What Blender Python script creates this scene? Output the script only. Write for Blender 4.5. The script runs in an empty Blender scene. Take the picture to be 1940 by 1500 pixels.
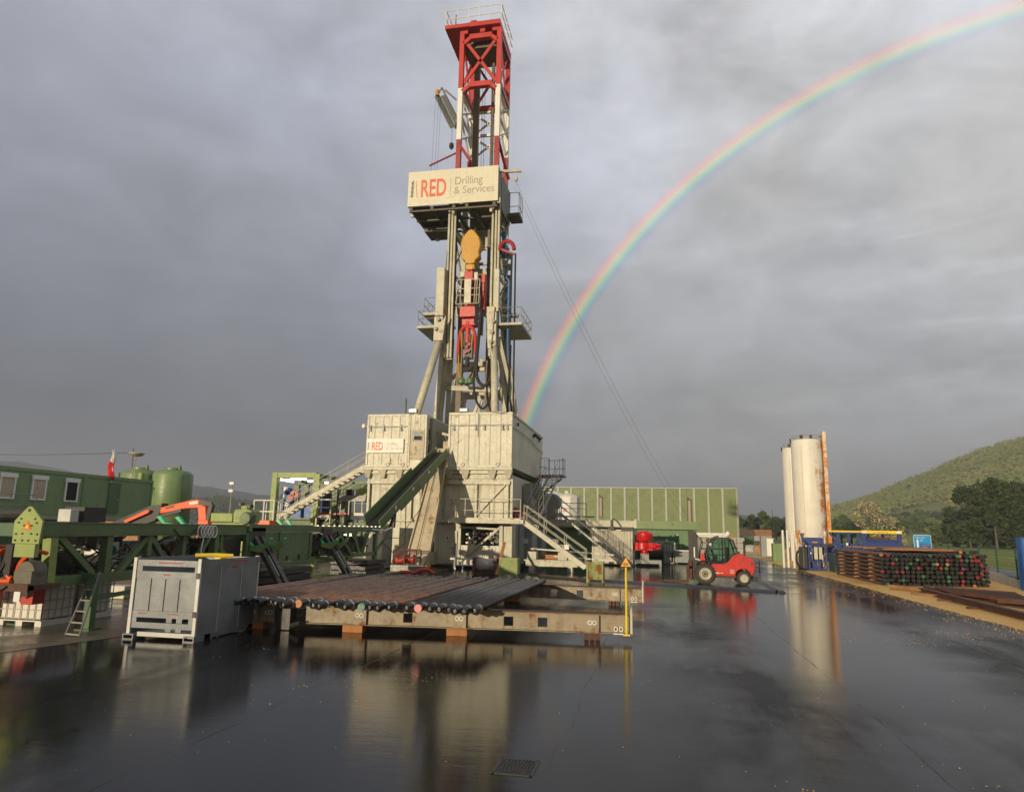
import bpy, bmesh, math, random
from mathutils import Vector, Matrix, noise as mnoise
R=math.radians; PI=math.pi
sc=bpy.context.scene; col=sc.collection
rnd=random.Random(7)
V=Vector
WL={}
# ------------------------------------------------------------------ mesh builder
class B:
    def __init__(s): s.bm=bmesh.new()
    def face(s,vs,smooth=False):
        try:
            f=s.bm.faces.new(vs); f.smooth=smooth; return f
        except ValueError: return None
    def hexa(s,P):
        v=[s.bm.verts.new(p) for p in P]
        for q in ((0,3,2,1),(4,5,6,7),(0,1,5,4),(1,2,6,5),(2,3,7,6),(3,0,4,7)): s.face([v[i] for i in q])
        return s
    def box(s,x0,x1,y0,y1,z0,z1):
        x0,x1=min(x0,x1),max(x0,x1);y0,y1=min(y0,y1),max(y0,y1);z0,z1=min(z0,z1),max(z0,z1)
        return s.hexa([(x0,y0,z0),(x1,y0,z0),(x1,y1,z0),(x0,y1,z0),(x0,y0,z1),(x1,y0,z1),(x1,y1,z1),(x0,y1,z1)])
    def bar(s,p,q,w,h=None,up=(0,0,1)):
        p=V(p);q=V(q);h=h or w;d=(q-p)
        if d.length<1e-6: return s
        d.normalize();u=V(up)
        if abs(d.dot(u))>.98: u=V((0,1,0)) if abs(d.y)<.9 else V((1,0,0))
        a=d.cross(u).normalized();b=a.cross(d).normalized()
        a*=w/2;b*=h/2
        return s.hexa([p-a-b,p+a-b,p+a+b,p-a+b,q-a-b,q+a-b,q+a+b,q-a+b])
    def ibeam(s,p,q,w,h,t=.02,up=(0,0,1)):
        p=V(p);q=V(q);u=V(up)
        s.bar(p+u*(h/2-t/2),q+u*(h/2-t/2),w,t,up);s.bar(p-u*(h/2-t/2),q-u*(h/2-t/2),w,t,up)
        return s.bar(p,q,t,h-2*t,up)
    def tube(s,pts,r,n=8,caps=True,closed=False):
        pts=[V(p) for p in pts];k=len(pts)
        rs=r if isinstance(r,(list,tuple)) else [r]*k
        rings=[];prev=None
        for i,p in enumerate(pts):
            if closed: d=pts[(i+1)%k]-pts[i-1]
            else: d=pts[min(i+1,k-1)]-pts[max(i-1,0)]
            if d.length<1e-9: d=V((0,0,1))
            d.normalize()
            if prev is None:
                u=V((0,0,1)) if abs(d.z)<.9 else V((1,0,0))
                a=d.cross(u).normalized()
            else:
                a=prev-d*prev.dot(d)
                if a.length<1e-6: a=d.orthogonal()
                a.normalize()
            prev=a;b=d.cross(a)
            rings.append([s.bm.verts.new(p+(a*math.cos(2*PI*j/n)+b*math.sin(2*PI*j/n))*rs[i]) for j in range(n)])
        m=k if closed else k-1
        for i in range(m):
            A_=rings[i];B_=rings[(i+1)%k]
            for j in range(n): s.face([A_[j],A_[(j+1)%n],B_[(j+1)%n],B_[j]],True)
        if caps and not closed:
            s.face(list(reversed(rings[0])));s.face(rings[-1])
        return s
    def cyl(s,p,q,r,r2=None,n=16,caps=True):
        return s.tube([p,q],[r,r if r2 is None else r2],n,caps)
    def lathe(s,prof,c,n=24,axis='z',a0=0,a1=2*PI,caps=True):
        c=V(c);full=abs(a1-a0-2*PI)<1e-6;m=n if full else n+1
        rings=[]
        for (r,h) in prof:
            ring=[]
            for j in range(m):
                t=a0+(a1-a0)*j/n;x=r*math.cos(t);y=r*math.sin(t)
                if axis=='z': o=V((x,y,h))
                elif axis=='x': o=V((h,x,y))
                else: o=V((y,h,x))
                ring.append(s.bm.verts.new(c+o))
            rings.append(ring)
        for i in range(len(rings)-1):
            for j in range(n):
                j2=(j+1)%m
                s.face([rings[i][j],rings[i][j2],rings[i+1][j2],rings[i+1][j]],True)
        if caps:
            if prof[0][0]>1e-4: s.face(list(reversed(rings[0])))
            if prof[-1][0]>1e-4: s.face(rings[-1])
        return s
    def prism(s,poly,off):
        off=V(off);a=[s.bm.verts.new(V(p)) for p in poly];b=[s.bm.verts.new(V(p)+off) for p in poly]
        n=len(a);s.face(list(reversed(a)));s.face(b)
        for i in range(n): s.face([a[i],a[(i+1)%n],b[(i+1)%n],b[i]])
        return s
    def sheet(s,pts):
        s.face([s.bm.verts.new(V(p)) for p in pts]);return s
    def corr(s,o,u,L,H,nrm,pitch=.25,depth=.04,up=(0,0,1)):
        # trapezoid-profiled wall panel: origin o, along u for L, up for H, ribs standing out along nrm
        o=V(o);u=V(u).normalized();nn=V(nrm).normalized();w=V(up)
        k=max(1,int(round(L/pitch)));p=L/k;prof=[]
        for i in range(k):
            x=i*p;prof+=[(x,0),(x+p*.5,0),(x+p*.6,depth),(x+p*.9,depth)]
        prof.append((L,0))
        lo=[s.bm.verts.new(o+u*a+nn*b) for a,b in prof];hi=[s.bm.verts.new(o+u*a+nn*b+w*H) for a,b in prof]
        for i in range(len(prof)-1): s.face([lo[i],lo[i+1],hi[i+1],hi[i]])
        return s
    def rail(s,pts,h=1.1,step=1.2,r=.022,mids=(.55,),toe=0):
        pts=[V(p) for p in pts]
        for lv in (1.0,)+tuple(m/h for m in mids):
            for a,b in zip(pts[:-1],pts[1:]): s.tube([a+V((0,0,h*lv)),b+V((0,0,h*lv))],r,6)
        for i,(a,b) in enumerate(zip(pts[:-1],pts[1:])):
            n=max(1,int(round((b-a).length/step)))
            for j in range(n+1):
                if i>0 and j==0: continue
                p=a.lerp(b,j/n);s.tube([p,p+V((0,0,h))],r,6)
            if toe: s.bar(a+V((0,0,toe/2)),b+V((0,0,toe/2)),.012,toe)
        return s
    def pieces(s):
        bm=s.bm;bm.verts.ensure_lookup_table();bm.verts.index_update();seen=set();isl=[]
        for v in bm.verts:
            if v.index in seen: continue
            st=[v];seen.add(v.index);g=[]
            while st:
                x=st.pop();g.append(x)
                for e in x.link_edges:
                    y=e.other_vert(x)
                    if y.index not in seen: seen.add(y.index);st.append(y)
            lo=[min(q.co[i] for q in g) for i in range(3)];hi=[max(q.co[i] for q in g) for i in range(3)]
            isl.append((g,lo,hi,max(hi[i]-lo[i] for i in range(3))))
        k=len(isl)
        if k<2 or k>500: return None
        par=list(range(k))
        def fd(i):
            while par[i]!=i: par[i]=par[par[i]];i=par[i]
            return i
        for i in range(k):
            for j in range(i):
                if fd(i)==fd(j): continue
                _,l1,h1,z1=isl[i];_,l2,h2,z2=isl[j]
                gp=math.sqrt(sum(max(0,l1[a]-h2[a],l2[a]-h1[a])**2 for a in range(3)))
                if gp<=max(.019,.48*max(z1,z2)): par[fd(i)]=fd(j)
        out={}
        for i in range(k): out.setdefault(fd(i),[]).extend(isl[i][0])
        return list(out.values()) if len(out)>1 else None
    def build(s,name,mat,parent=None,local=False,bevel=0,recalc=True,split=True):
        bm=s.bm
        if parent is not None and split:
            ps=s.pieces()
            if ps and len(ps)<=40:
                first=None
                for g in ps:
                    t=B();mp={v:t.bm.verts.new(v.co) for v in g}
                    for f in {f for v in g for f in v.link_faces}:
                        q=t.face([mp[v] for v in f.verts],f.smooth)
                    o=t.build(name,mat,parent,local,bevel,recalc,False)
                    first=first or o
                bm.free();return first
        if recalc and bm.faces: bmesh.ops.recalc_face_normals(bm,faces=bm.faces[:])
        me=bpy.data.meshes.new(name)
        if parent is None and not local:
            xs=[v.co for v in bm.verts]
            if xs:
                c=V(((min(v.x for v in xs)+max(v.x for v in xs))/2,(min(v.y for v in xs)+max(v.y for v in xs))/2,min(v.z for v in xs)))
            else: c=V((0,0,0))
        elif parent is not None and not local: c=WL[parent.name]
        else: c=V((0,0,0))
        if c.length>0: bmesh.ops.translate(bm,verts=bm.verts[:],vec=-c)
        for e in bm.edges:
            if len(e.link_faces)==2 and e.link_faces[0].smooth and e.link_faces[1].smooth and e.calc_face_angle(0)>R(34): e.smooth=False
        bm.to_mesh(me);bm.free()
        me.materials.append(mat)
        o=bpy.data.objects.new(name,me);col.objects.link(o)
        if parent is None:
            o.location=c;WL[o.name]=V(c)
        else:
            o.parent=parent;WL[o.name]=V(WL.get(parent.name,(0,0,0)))
        if bevel:
            m=o.modifiers.new('edge','BEVEL');m.width=bevel;m.segments=2;m.limit_method='ANGLE';m.angle_limit=R(50)
        return o
def tag(o,label=None,cat=None,group=None,kind=None):
    if label: o['label']=label
    if cat: o['category']=cat
    if group: o['group']=group
    if kind: o['kind']=kind
    return o
def thing(name,label,cat,loc=(0,0,0),rz=0,group=None):
    o=bpy.data.objects.new(name,None);col.objects.link(o);o.empty_display_size=.3
    o.location=loc;o.rotation_euler=(0,0,rz);WL[o.name]=V(loc)
    return tag(o,label,cat,group)
def dup(root,loc,rz=None,label=None,group=None):
    r=root.copy();col.objects.link(r);r.location=loc
    if rz is not None: r.rotation_euler=(r.rotation_euler.x,r.rotation_euler.y,rz)
    if label: r['label']=label
    if group: r['group']=group
    for ch in list(root.children):
        c=ch.copy();col.objects.link(c);c.parent=r
        for gch in list(ch.children):
            d=gch.copy();col.objects.link(d);d.parent=c
    return r
def text(name,s,size,mat,parent,loc,rot,sx=1.0,bold=0.0,depth=.004,align='LEFT',shear=0,width=None):
    cu=bpy.data.curves.new(name,'FONT');cu.body=s;cu.size=size;cu.extrude=depth;cu.offset=bold;cu.align_x=align;cu.shear=shear
    t=bpy.data.objects.new(name,cu);col.objects.link(t)
    dg=bpy.context.evaluated_depsgraph_get();me=bpy.data.meshes.new_from_object(t.evaluated_get(dg))
    bpy.data.objects.remove(t)
    if width:
        xs=[v.co.x for v in me.vertices];sx=width/max(1e-6,max(xs)-min(xs))
    m=Matrix.Translation(V(loc)-WL[parent.name])@rot.to_4x4()@Matrix.Diagonal((sx,1,1,1))
    me.transform(m);me.materials.clear();me.materials.append(mat)
    o=bpy.data.objects.new(name,me);col.objects.link(o);o.parent=parent;WL[o.name]=V(WL.get(parent.name,(0,0,0)))
    return o
FRONT=Matrix(((1,0,0),(0,0,-1),(0,1,0)))   # text lying in a wall that faces -Y
# ------------------------------------------------------------------ materials
def sm(pts,k=6):
    P=[V(p) for p in pts];P=[P[0]*2-P[1]]+P+[P[-1]*2-P[-2]];out=[]
    for i in range(1,len(P)-2):
        a,b,c,d=P[i-1:i+3]
        for j in range(k):
            t=j/k;out.append(.5*((2*b)+(c-a)*t+(2*a-5*b+4*c-d)*t*t+(3*b-a-3*c+d)*t**3))
    out.append(P[-2]);return out
class N:
    def __init__(s,nt): s.nt=nt
    def n(s,t,inp=None,**kw):
        x=s.nt.nodes.new(t)
        for k,v in kw.items(): setattr(x,k,v)
        for k,v in (inp or {}).items():
            if isinstance(v,bpy.types.NodeSocket): s.nt.links.new(v,x.inputs[k])
            else: x.inputs[k].default_value=v
        return x
    def math(s,op,a,b=None,clamp=False,c=None):
        x=s.nt.nodes.new('ShaderNodeMath');x.operation=op;x.use_clamp=clamp
        for i,v in enumerate((a,b,c)):
            if v is None: continue
            if isinstance(v,bpy.types.NodeSocket): s.nt.links.new(v,x.inputs[i])
            else: x.inputs[i].default_value=v
        return x.outputs[0]
    def mix(s,f,a,b,mode='MIX'):
        x=s.nt.nodes.new('ShaderNodeMix');x.data_type='RGBA';x.blend_type=mode;x.clamp_factor=True
        for k,v in ((0,f),(6,a),(7,b)):
            if isinstance(v,bpy.types.NodeSocket): s.nt.links.new(v,x.inputs[k])
            else: x.inputs[k].default_value=v if k==0 else (tuple(v)+(1,) if len(v)==3 else v)
        return x.outputs[2]
    def ramp(s,f,els,interp='LINEAR'):
        x=s.nt.nodes.new('ShaderNodeValToRGB');x.color_ramp.interpolation=interp
        r=x.color_ramp
        while len(r.elements)<len(els): r.elements.new(.5)
        for e,(p,c) in zip(r.elements,els):
            e.position=p;e.color=tuple(c)+(1,) if hasattr(c,'__len__') else (c,c,c,1)
        s.nt.links.new(f,x.inputs[0]);return x.outputs[0]
    def noise(s,vec,scale,detail=4,rough=.55,out=0,dist=0):
        x=s.n('ShaderNodeTexNoise',{'Vector':vec,'Scale':scale,'Detail':detail,'Roughness':rough,'Distortion':dist});return x.outputs[out]
    def map(s,vec,scale=(1,1,1),loc=(0,0,0),rot=(0,0,0)):
        return s.n('ShaderNodeMapping',{'Vector':vec,'Scale':scale,'Location':loc,'Rotation':rot}).outputs[0]
    def rng(s,v,a,b,c=0,d=1):
        x=s.n('ShaderNodeMapRange',{'Value':v,'From Min':a,'From Max':b,'To Min':c,'To Max':d});return x.outputs[0]
def newmat(name):
    m=bpy.data.materials.new(name);m.use_nodes=True;nt=m.node_tree
    bs=nt.nodes['Principled BSDF'];return m,N(nt),bs
def mat(name,c,rough=.5,metal=0,var=.18,sc_=.9,streak=0,rust=0,rustc=(.20,.075,.025),dirt=0,bump=0,bscale=40,spec=.5,coat=0,rustscale=1.6,rside=0):
    m,n,bs=newmat(name);L=n.nt.links
    tc=n.n('ShaderNodeTexCoord').outputs['Object'];oi=n.n('ShaderNodeObjectInfo').outputs['Random']
    off=n.n('ShaderNodeVectorMath',{0:tc,1:n.n('ShaderNodeCombineXYZ',{'X':n.math('MULTIPLY',oi,37.),'Y':n.math('MULTIPLY',oi,91.)}).outputs[0]},operation='ADD').outputs[0]
    n1=n.noise(off,sc_,5,.6)
    f=n.rng(n1,.3,.7,1-var,1+var)
    colr=n.n('ShaderNodeVectorMath',{0:tuple(c),'Scale':f},operation='SCALE').outputs[0]
    n2=n.noise(off,sc_*9,4,.65)
    colr=n.mix(n.rng(n2,.45,.75,0,.35),colr,tuple(x*.72 for x in c))
    if streak:
        ns=n.noise(n.map(off,(4.5,4.5,.25)),1.0,4,.6)
        colr=n.mix(n.rng(ns,.5,.8,0,streak),colr,tuple(x*.35 for x in c))
    if dirt:
        nd=n.noise(off,2.3,6,.7)
        colr=n.mix(n.rng(nd,.48,.72,0,dirt),colr,(.06,.048,.035))
    rg=n.rng(n2,.3,.7,max(.03,rough-.1),min(1,rough+.12))
    if rust:
        nr=n.noise(off,rustscale,7,.72);ns2=n.noise(n.map(off,(5,5,.5)),1.0,5,.65)
        k=n.math('ADD',n.math('MULTIPLY',nr,.65),n.math('MULTIPLY',ns2,.35))
        if rside:
            k=n.math('ADD',k,n.math('MULTIPLY',n.n('ShaderNodeSeparateXYZ',{0:tc}).outputs[0],rside));k=n.math('SUBTRACT',k,.06)
        fr=n.rng(k,.62-.3*rust,.70-.3*rust,0,1)
        rc=n.mix(n.noise(off,25,3),tuple(x*.6 for x in rustc),tuple(min(1,x*1.5) for x in rustc))
        colr=n.mix(fr,colr,rc)
        rg=n.mix(fr,rg,(.85,.85,.85))
    L.new(colr,bs.inputs['Base Color']);L.new(rg,bs.inputs['Roughness'])
    bs.inputs['Metallic'].default_value=metal;bs.inputs['Specular IOR Level'].default_value=spec
    bs.inputs['Coat Weight'].default_value=coat
    if bump:
        bp=n.n('ShaderNodeBump',{'Strength':bump,'Distance':.01,'Height':n.noise(off,bscale,4,.6)})
        L.new(bp.outputs[0],bs.inputs['Normal'])
    return m
def emis(name,c,s):
    m,n,bs=newmat(name);bs.inputs['Base Color'].default_value=tuple(c)+(1,)
    bs.inputs['Emission Color'].default_value=tuple(c)+(1,);bs.inputs['Emission Strength'].default_value=s;return m
def glass(name,c,rough=.05):
    m,n,bs=newmat(name);bs.inputs['Base Color'].default_value=tuple(c)+(1,);bs.inputs['Roughness'].default_value=rough
    bs.inputs['Specular IOR Level'].default_value=.8;return m
def clearglass(name,c,k=.75):
    m,n,bs=newmat(name);nt=n.nt
    tr=n.n('ShaderNodeBsdfTransparent',{'Color':tuple(c)+(1,)});gl=n.n('ShaderNodeBsdfGlossy',{'Color':(1,1,1,1),'Roughness':.03})
    fr=n.n('ShaderNodeFresnel',{'IOR':1.5})
    mx=n.n('ShaderNodeMixShader',{0:fr.outputs[0],1:tr.outputs[0],2:gl.outputs[0]})
    nt.links.new(mx.outputs[0],nt.nodes['Material Output'].inputs['Surface']);return m
MT=dict(
 cream=mat('cream_paint',(.54,.515,.395),.5,streak=.38,dirt=.2,rust=.16,rustc=(.22,.11,.05),var=.13),
 cream_box=mat('cream_panel_paint',(.61,.585,.465),.5,streak=.34,var=.12,rust=.15,rustc=(.24,.13,.06),dirt=.14),
 ramp=mat('worn_ramp_steel',(.47,.40,.28),.55,streak=.25,rust=.22,rustc=(.22,.10,.045)),
 greyc=mat('grey_steel',(.26,.27,.255),.5,dirt=.2,var=.15),
 mast=mat('mast_paint',(.46,.435,.32),.5,streak=.3,dirt=.22,rust=.1),
 mastdark=mat('dark_mast_steel',(.13,.115,.085),.6,dirt=.4,rust=.2),
 bronze=mat('brown_guide_rail',(.17,.13,.09),.6,rust=.3,streak=.3),
 white=mat('white_paint',(.78,.76,.70),.5,streak=.2,dirt=.06,var=.06),
 silo=mat('silo_white',(.74,.705,.62),.5,streak=.22,rust=.25,rustc=(.42,.17,.045),rustscale=.6,var=.07,rside=.17),
 rustorange=mat('rust_streaked_white',(.70,.60,.46),.7,rust=.52,rustc=(.55,.21,.045),rustscale=1.2),
 red=mat('red_paint',(.50,.036,.026),.42,dirt=.15,var=.12),
 redbright=mat('forklift_red',(.56,.032,.022),.34,dirt=.22,var=.12,coat=.4),
 reddark=mat('dark_red_paint',(.33,.022,.025),.45,dirt=.2),
 orange=mat('crane_orange',(.80,.11,.02),.38,dirt=.12,var=.08),
 yellow=mat('yellow_paint',(.54,.27,.008),.42,dirt=.15,var=.1),
 yellowb=mat('bright_yellow_paint',(.80,.58,.03),.4,dirt=.08,var=.08),
 green=mat('green_paint',(.105,.160,.066),.5,dirt=.3,streak=.3,rust=.12,var=.15),
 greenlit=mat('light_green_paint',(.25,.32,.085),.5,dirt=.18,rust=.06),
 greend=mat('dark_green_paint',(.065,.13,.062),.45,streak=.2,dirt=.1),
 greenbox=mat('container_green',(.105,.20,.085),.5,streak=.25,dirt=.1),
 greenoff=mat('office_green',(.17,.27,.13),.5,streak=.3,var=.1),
 tankgreen=mat('tank_green',(.17,.25,.10),.42,streak=.3,rust=.05),
 bingreen=mat('bin_green',(.25,.31,.09),.55,rust=.1,dirt=.2),
 binrust=mat('rusty_bin_green',(.25,.32,.10),.6,rust=.5,rustc=(.20,.07,.02),rustscale=1.1),
 mint=mat('mint_green_plastic',(.03,.48,.22),.4,var=.08),
 blue=mat('dark_blue_paint',(.022,.05,.19),.42,dirt=.2),
 bluem=mat('mid_blue_paint',(.02,.10,.34),.42,dirt=.2),
 bluepipe=mat('blue_pipe',(.03,.14,.36),.45,dirt=.1),
 bluesign=mat('blue_sign',(.02,.27,.62),.4,var=.04),
 bluecab=mat('pale_blue_panel',(.08,.24,.38),.5,dirt=.1),
 black=mat('black_rubber',(.018,.017,.016),.6,var=.2),
 blacks=mat('black_steel',(.028,.026,.025),.45,dirt=.3),
 tyre=mat('dusty_tyre',(.05,.045,.038),.85,dirt=.5,var=.3,bump=.4),
 rim=mat('pale_rim',(.50,.46,.36),.6,dirt=.35),
 galvb=mat('bright_galvanised_steel',(.46,.46,.44),.45,metal=.2,var=.15,sc_=2.),galv=mat('galvanised_steel',(.185,.20,.21),.45,metal=.3,var=.2,sc_=2.,bump=.12,bscale=120),
 galvrail=mat('galvanised_rail',(.34,.33,.29),.5,metal=.3,dirt=.2),
 steelgrey=mat('weathered_steel',(.22,.21,.19),.5,metal=.3,dirt=.25),
 beam=mat('rack_beam_steel',(.32,.265,.18),.55,streak=.5,rust=.33,rustc=(.19,.085,.03),dirt=.4),
 wood=mat('timber',(.40,.20,.085),.7,dirt=.25,var=.25),
 wood_o=mat('orange_timber',(.40,.165,.05),.7,var=.2,dirt=.1),
 spacer=mat('old_timber_spacer',(.34,.175,.07),.8,var=.35,dirt=.25),
 pipe_b=mat('rusty_drill_pipe',(.20,.115,.08),.5,sc_=2.2,rust=.3,rustc=(.20,.085,.04),dirt=.6,var=.4),
 pipe_d=mat('dark_drill_pipe',(.035,.03,.03),.33,rust=.12,var=.25),
 joint=mat('dark_tool_joint',(.022,.021,.022),.45,dirt=.3),
 ring=mat('pale_steel_band',(.55,.54,.52),.4,metal=.4),
 casing=mat('rusty_casing',(.10,.05,.032),.5,rust=.4,rustc=(.17,.07,.03),var=.25),
 rusty=mat('rusty_iron',(.085,.034,.02),.7,rust=.45,rustc=(.12,.045,.02),dirt=.3),
 ibc=mat('white_ibc_plastic',(.70,.67,.60),.45,var=.06,dirt=.08),
 cap_r=mat('red_cap',(.24,.018,.018),.5,dirt=.3),cap_o=mat('orange_cap',(.42,.16,.05),.5,dirt=.3),cap_g=mat('green_cap',(.02,.15,.065),.5,dirt=.3),cap_m=mat('magenta_cap',(.19,.02,.05),.5,dirt=.3),cap_p=mat('pink_cap',(.62,.20,.20),.5),cap_t=mat('teal_cap',(.02,.13,.09),.45),
 hallg=mat('hall_green_cladding',(.18,.225,.09),.55,var=.06,sc_=.15,streak=.12),
 hallr=mat('hall_pale_rib',(.40,.41,.36),.5,var=.1),
 brownf=mat('brown_window_frame',(.10,.045,.02),.5),
 pane=glass('pane_glass',(.38,.33,.24),.12),
 panedk=mat('dark_window_glass',(.015,.016,.018),.5,spec=.15),
 panewarm=mat('curtained_window',(.42,.36,.28),.25,var=.2),
 signw=mat('white_sign_sheet',(.68,.64,.50),.5,var=.05,sc_=.5,streak=.12),
 stencil=mat('red_stencil',(.36,.06,.04),.6),inkred=mat('red_ink',(.72,.13,.045),.5,var=.05),
 inkgrey=mat('grey_ink',(.36,.33,.265),.5,var=.05),
 inkdark=mat('dark_ink',(.07,.065,.055),.5,var=.05),
 inkfaint=mat('faded_ink',(.56,.53,.44),.5,var=.05),
 inkwhite=mat('white_ink',(.75,.78,.78),.5,var=.02),
 inkblue=mat('blue_ink',(.03,.08,.32),.5,var=.02),
 lamp=emis('lit_tube',(1,.97,.88),3.2),
 bulb=mat('lamp_glass',(.25,.36,.28),.2),
 cabglass=clearglass('cab_glass',(.70,.84,.79)),
 concrete=mat('concrete_block',(.38,.36,.32),.85,var=.2,sc_=2,dirt=.2),
 burlap=mat('pale_liner',(.40,.38,.34),.85,var=.2,bump=.5,bscale=8),
 purple=mat('purple_strap',(.14,.035,.09),.6),
 teald=mat('dark_teal_paint',(.02,.055,.06),.5,dirt=.3),redval=mat('valve_red',(.55,.01,.012),.3,dirt=.08,var=.08,coat=.3),fenceg=mat('fence_green',(.01,.07,.045),.5),orange_sign=mat('sign_amber',(.78,.36,.015),.4,var=.05),
 flagred=mat('flag_red',(.55,.03,.035),.7),flagwhite=mat('flag_white',(.72,.68,.62),.7),
)
# ------------------------------------------------------------------ camera
A=R(11.5);PT=R(10.55);RL=R(1.1)
CAM=V((8.556,-42.426,2.5))
def yaw(v): # camera-heading frame -> yard frame
    x,y,z=v;return V((x*math.cos(A)-y*math.sin(A),x*math.sin(A)+y*math.cos(A),z))
Fv=V((0,math.cos(PT),math.sin(PT)));U0=V((0,-math.sin(PT),math.cos(PT)));R0=V((1,0,0))
Rv=yaw(R0*math.cos(RL)+U0*math.sin(RL));Uv=yaw(U0*math.cos(RL)-R0*math.sin(RL));Fv=yaw(Fv)
cd=bpy.data.cameras.new('camera');cam=bpy.data.objects.new('camera',cd);col.objects.link(cam)
cam.matrix_world=Matrix(((Rv.x,Uv.x,-Fv.x,CAM.x),(Rv.y,Uv.y,-Fv.y,CAM.y),(Rv.z,Uv.z,-Fv.z,CAM.z),(0,0,0,1)))
cd.sensor_fit='HORIZONTAL';cd.sensor_width=36;cd.lens=36*1342/1940;cd.clip_end=12000;cd.clip_start=.1
sc.camera=cam
def polar(az,r,z=0):
    a=R(az);p=yaw((math.sin(a)*r,math.cos(a)*r,0));return V((CAM.x+p.x,CAM.y+p.y,z))
# ------------------------------------------------------------------ sun and sky
SUN_AZ,SUN_EL=31.0,7.0
ld=bpy.data.lights.new('sun','SUN');lo=bpy.data.objects.new('sun',ld);col.objects.link(lo)
ld.energy=3.9;ld.angle=R(.6);ld.color=(1,.83,.58)
sdir=yaw((math.sin(R(SUN_AZ))*math.cos(R(SUN_EL)),math.cos(R(SUN_AZ))*math.cos(R(SUN_EL)),-math.sin(R(SUN_EL))))
lo.rotation_euler=sdir.to_track_quat('-Z','Y').to_euler();lo.location=(-20,-80,40)
w=bpy.data.worlds.new('World');sc.world=w;w.use_nodes=True
n=N(w.node_tree);nt=w.node_tree;bg=nt.nodes['Background']
D=n.n('ShaderNodeTexCoord').outputs['Generated']
D=n.n('ShaderNodeVectorMath',{0:D},operation='NORMALIZE').outputs[0]
def dot(v): return n.n('ShaderNodeVectorMath',{0:D,1:tuple(v)},operation='DOT_PRODUCT').outputs['Value']
hx=dot(yaw((1,0,0)));hy=dot(yaw((0,1,0)));hz=dot((0,0,1))
hzc=n.math('MAXIMUM',hz,0.0)
side=n.rng(n.math('ADD',hx,n.math('MULTIPLY',hzc,.25)),-.55,.62,0,1)        # 0 on the left of the view, 1 on the right
inv=n.math('DIVIDE',1.0,n.math('ADD',hzc,.22))
cp=n.n('ShaderNodeCombineXYZ',{'X':n.math('MULTIPLY',hx,inv),'Y':n.math('MULTIPLY',hy,inv),'Z':0.0}).outputs[0]
el=n.ramp(hzc,[(0,0.0),(.06,.10),(.18,.33),(.36,.66),(.62,1.0)])
lowc=n.mix(side,(.093,.108,.146),(.36,.365,.37));highc=n.mix(side,(.39,.412,.492),(.70,.71,.75))
base=n.mix(el,lowc,highc)
# broad masses, wisps, low stratus bars
sph=n.n('ShaderNodeCombineXYZ',{'X':n.math('MULTIPLY',n.math('ARCTAN2',hx,hy),1.0),'Y':n.math('MULTIPLY',n.math('ARCSINE',hz),1.0),'Z':0.0}).outputs[0]
warp=n.noise(sph,3.2,4,.55,out=1)
wv=n.n('ShaderNodeVectorMath',{0:n.n('ShaderNodeVectorMath',{0:warp,1:(.5,.5,.5)},operation='SUBTRACT').outputs[0],'Scale':.34},operation='SCALE').outputs[0]
Dw=n.n('ShaderNodeVectorMath',{0:D,1:wv},operation='ADD').outputs[0]
def blob(az,elv,r0,r1,sy=1.0):
    a_=R(az);e_=R(elv);v=yaw((math.sin(a_)*math.cos(e_),math.cos(a_)*math.cos(e_),math.sin(e_)))
    dd=n.n('ShaderNodeVectorMath',{0:Dw,1:tuple(v)},operation='SUBTRACT').outputs[0]
    dd=n.n('ShaderNodeVectorMath',{0:dd,1:(1,1,sy)},operation='MULTIPLY').outputs[0]
    ln=n.n('ShaderNodeVectorMath',{0:dd},operation='LENGTH').outputs['Value']
    x=n.n('ShaderNodeMapRange',{'Value':ln,'From Min':R(r1),'From Max':R(r0),'To Min':0.0,'To Max':1.0});x.interpolation_type='SMOOTHSTEP';return x.outputs[0]
m1=n.noise(n.map(sph,(1,1.5,1),(3.1,1.7,0)),2.6,5,.5,dist=.3)
m2=n.noise(n.map(sph,(1,1.9,1),(5.3,2.2,0),(0,0,.25)),5.0,7,.55,dist=.5)
m4=n.noise(n.map(sph,(1,1.6,1),(1.3,7.2,0),(0,0,-.2)),13.0,6,.55,dist=.4)
m3=n.noise(n.map(sph,(1,4.2,1),(2.,3.3,0),(0,0,.08)),5.5,6,.6,dist=.5)
gain=1.0
for (az,elv,r0,r1,sy,k) in ((-22,15,3,21,1.3,-.17),(-9,8,2,15,1.4,-.16),(-33,6,2,18,1.5,-.12),(2,33,2,15,1.0,.13),(-8,20,1,9,.8,.12),(8,26,1,9,.9,.10),(35,38,1,12,1.2,.20),(24,28,1,9,1.3,.08),(30,11,1,8,1.8,-.08),(12,9,1,9,1.5,-.10),(30,23,1,8,2,-.07),(16,33,1,7,1.2,-.10)):
    f_=n.math('MULTIPLY',blob(az,elv,r0,r1,sy),k);gain=n.math('ADD',gain,f_)
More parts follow.
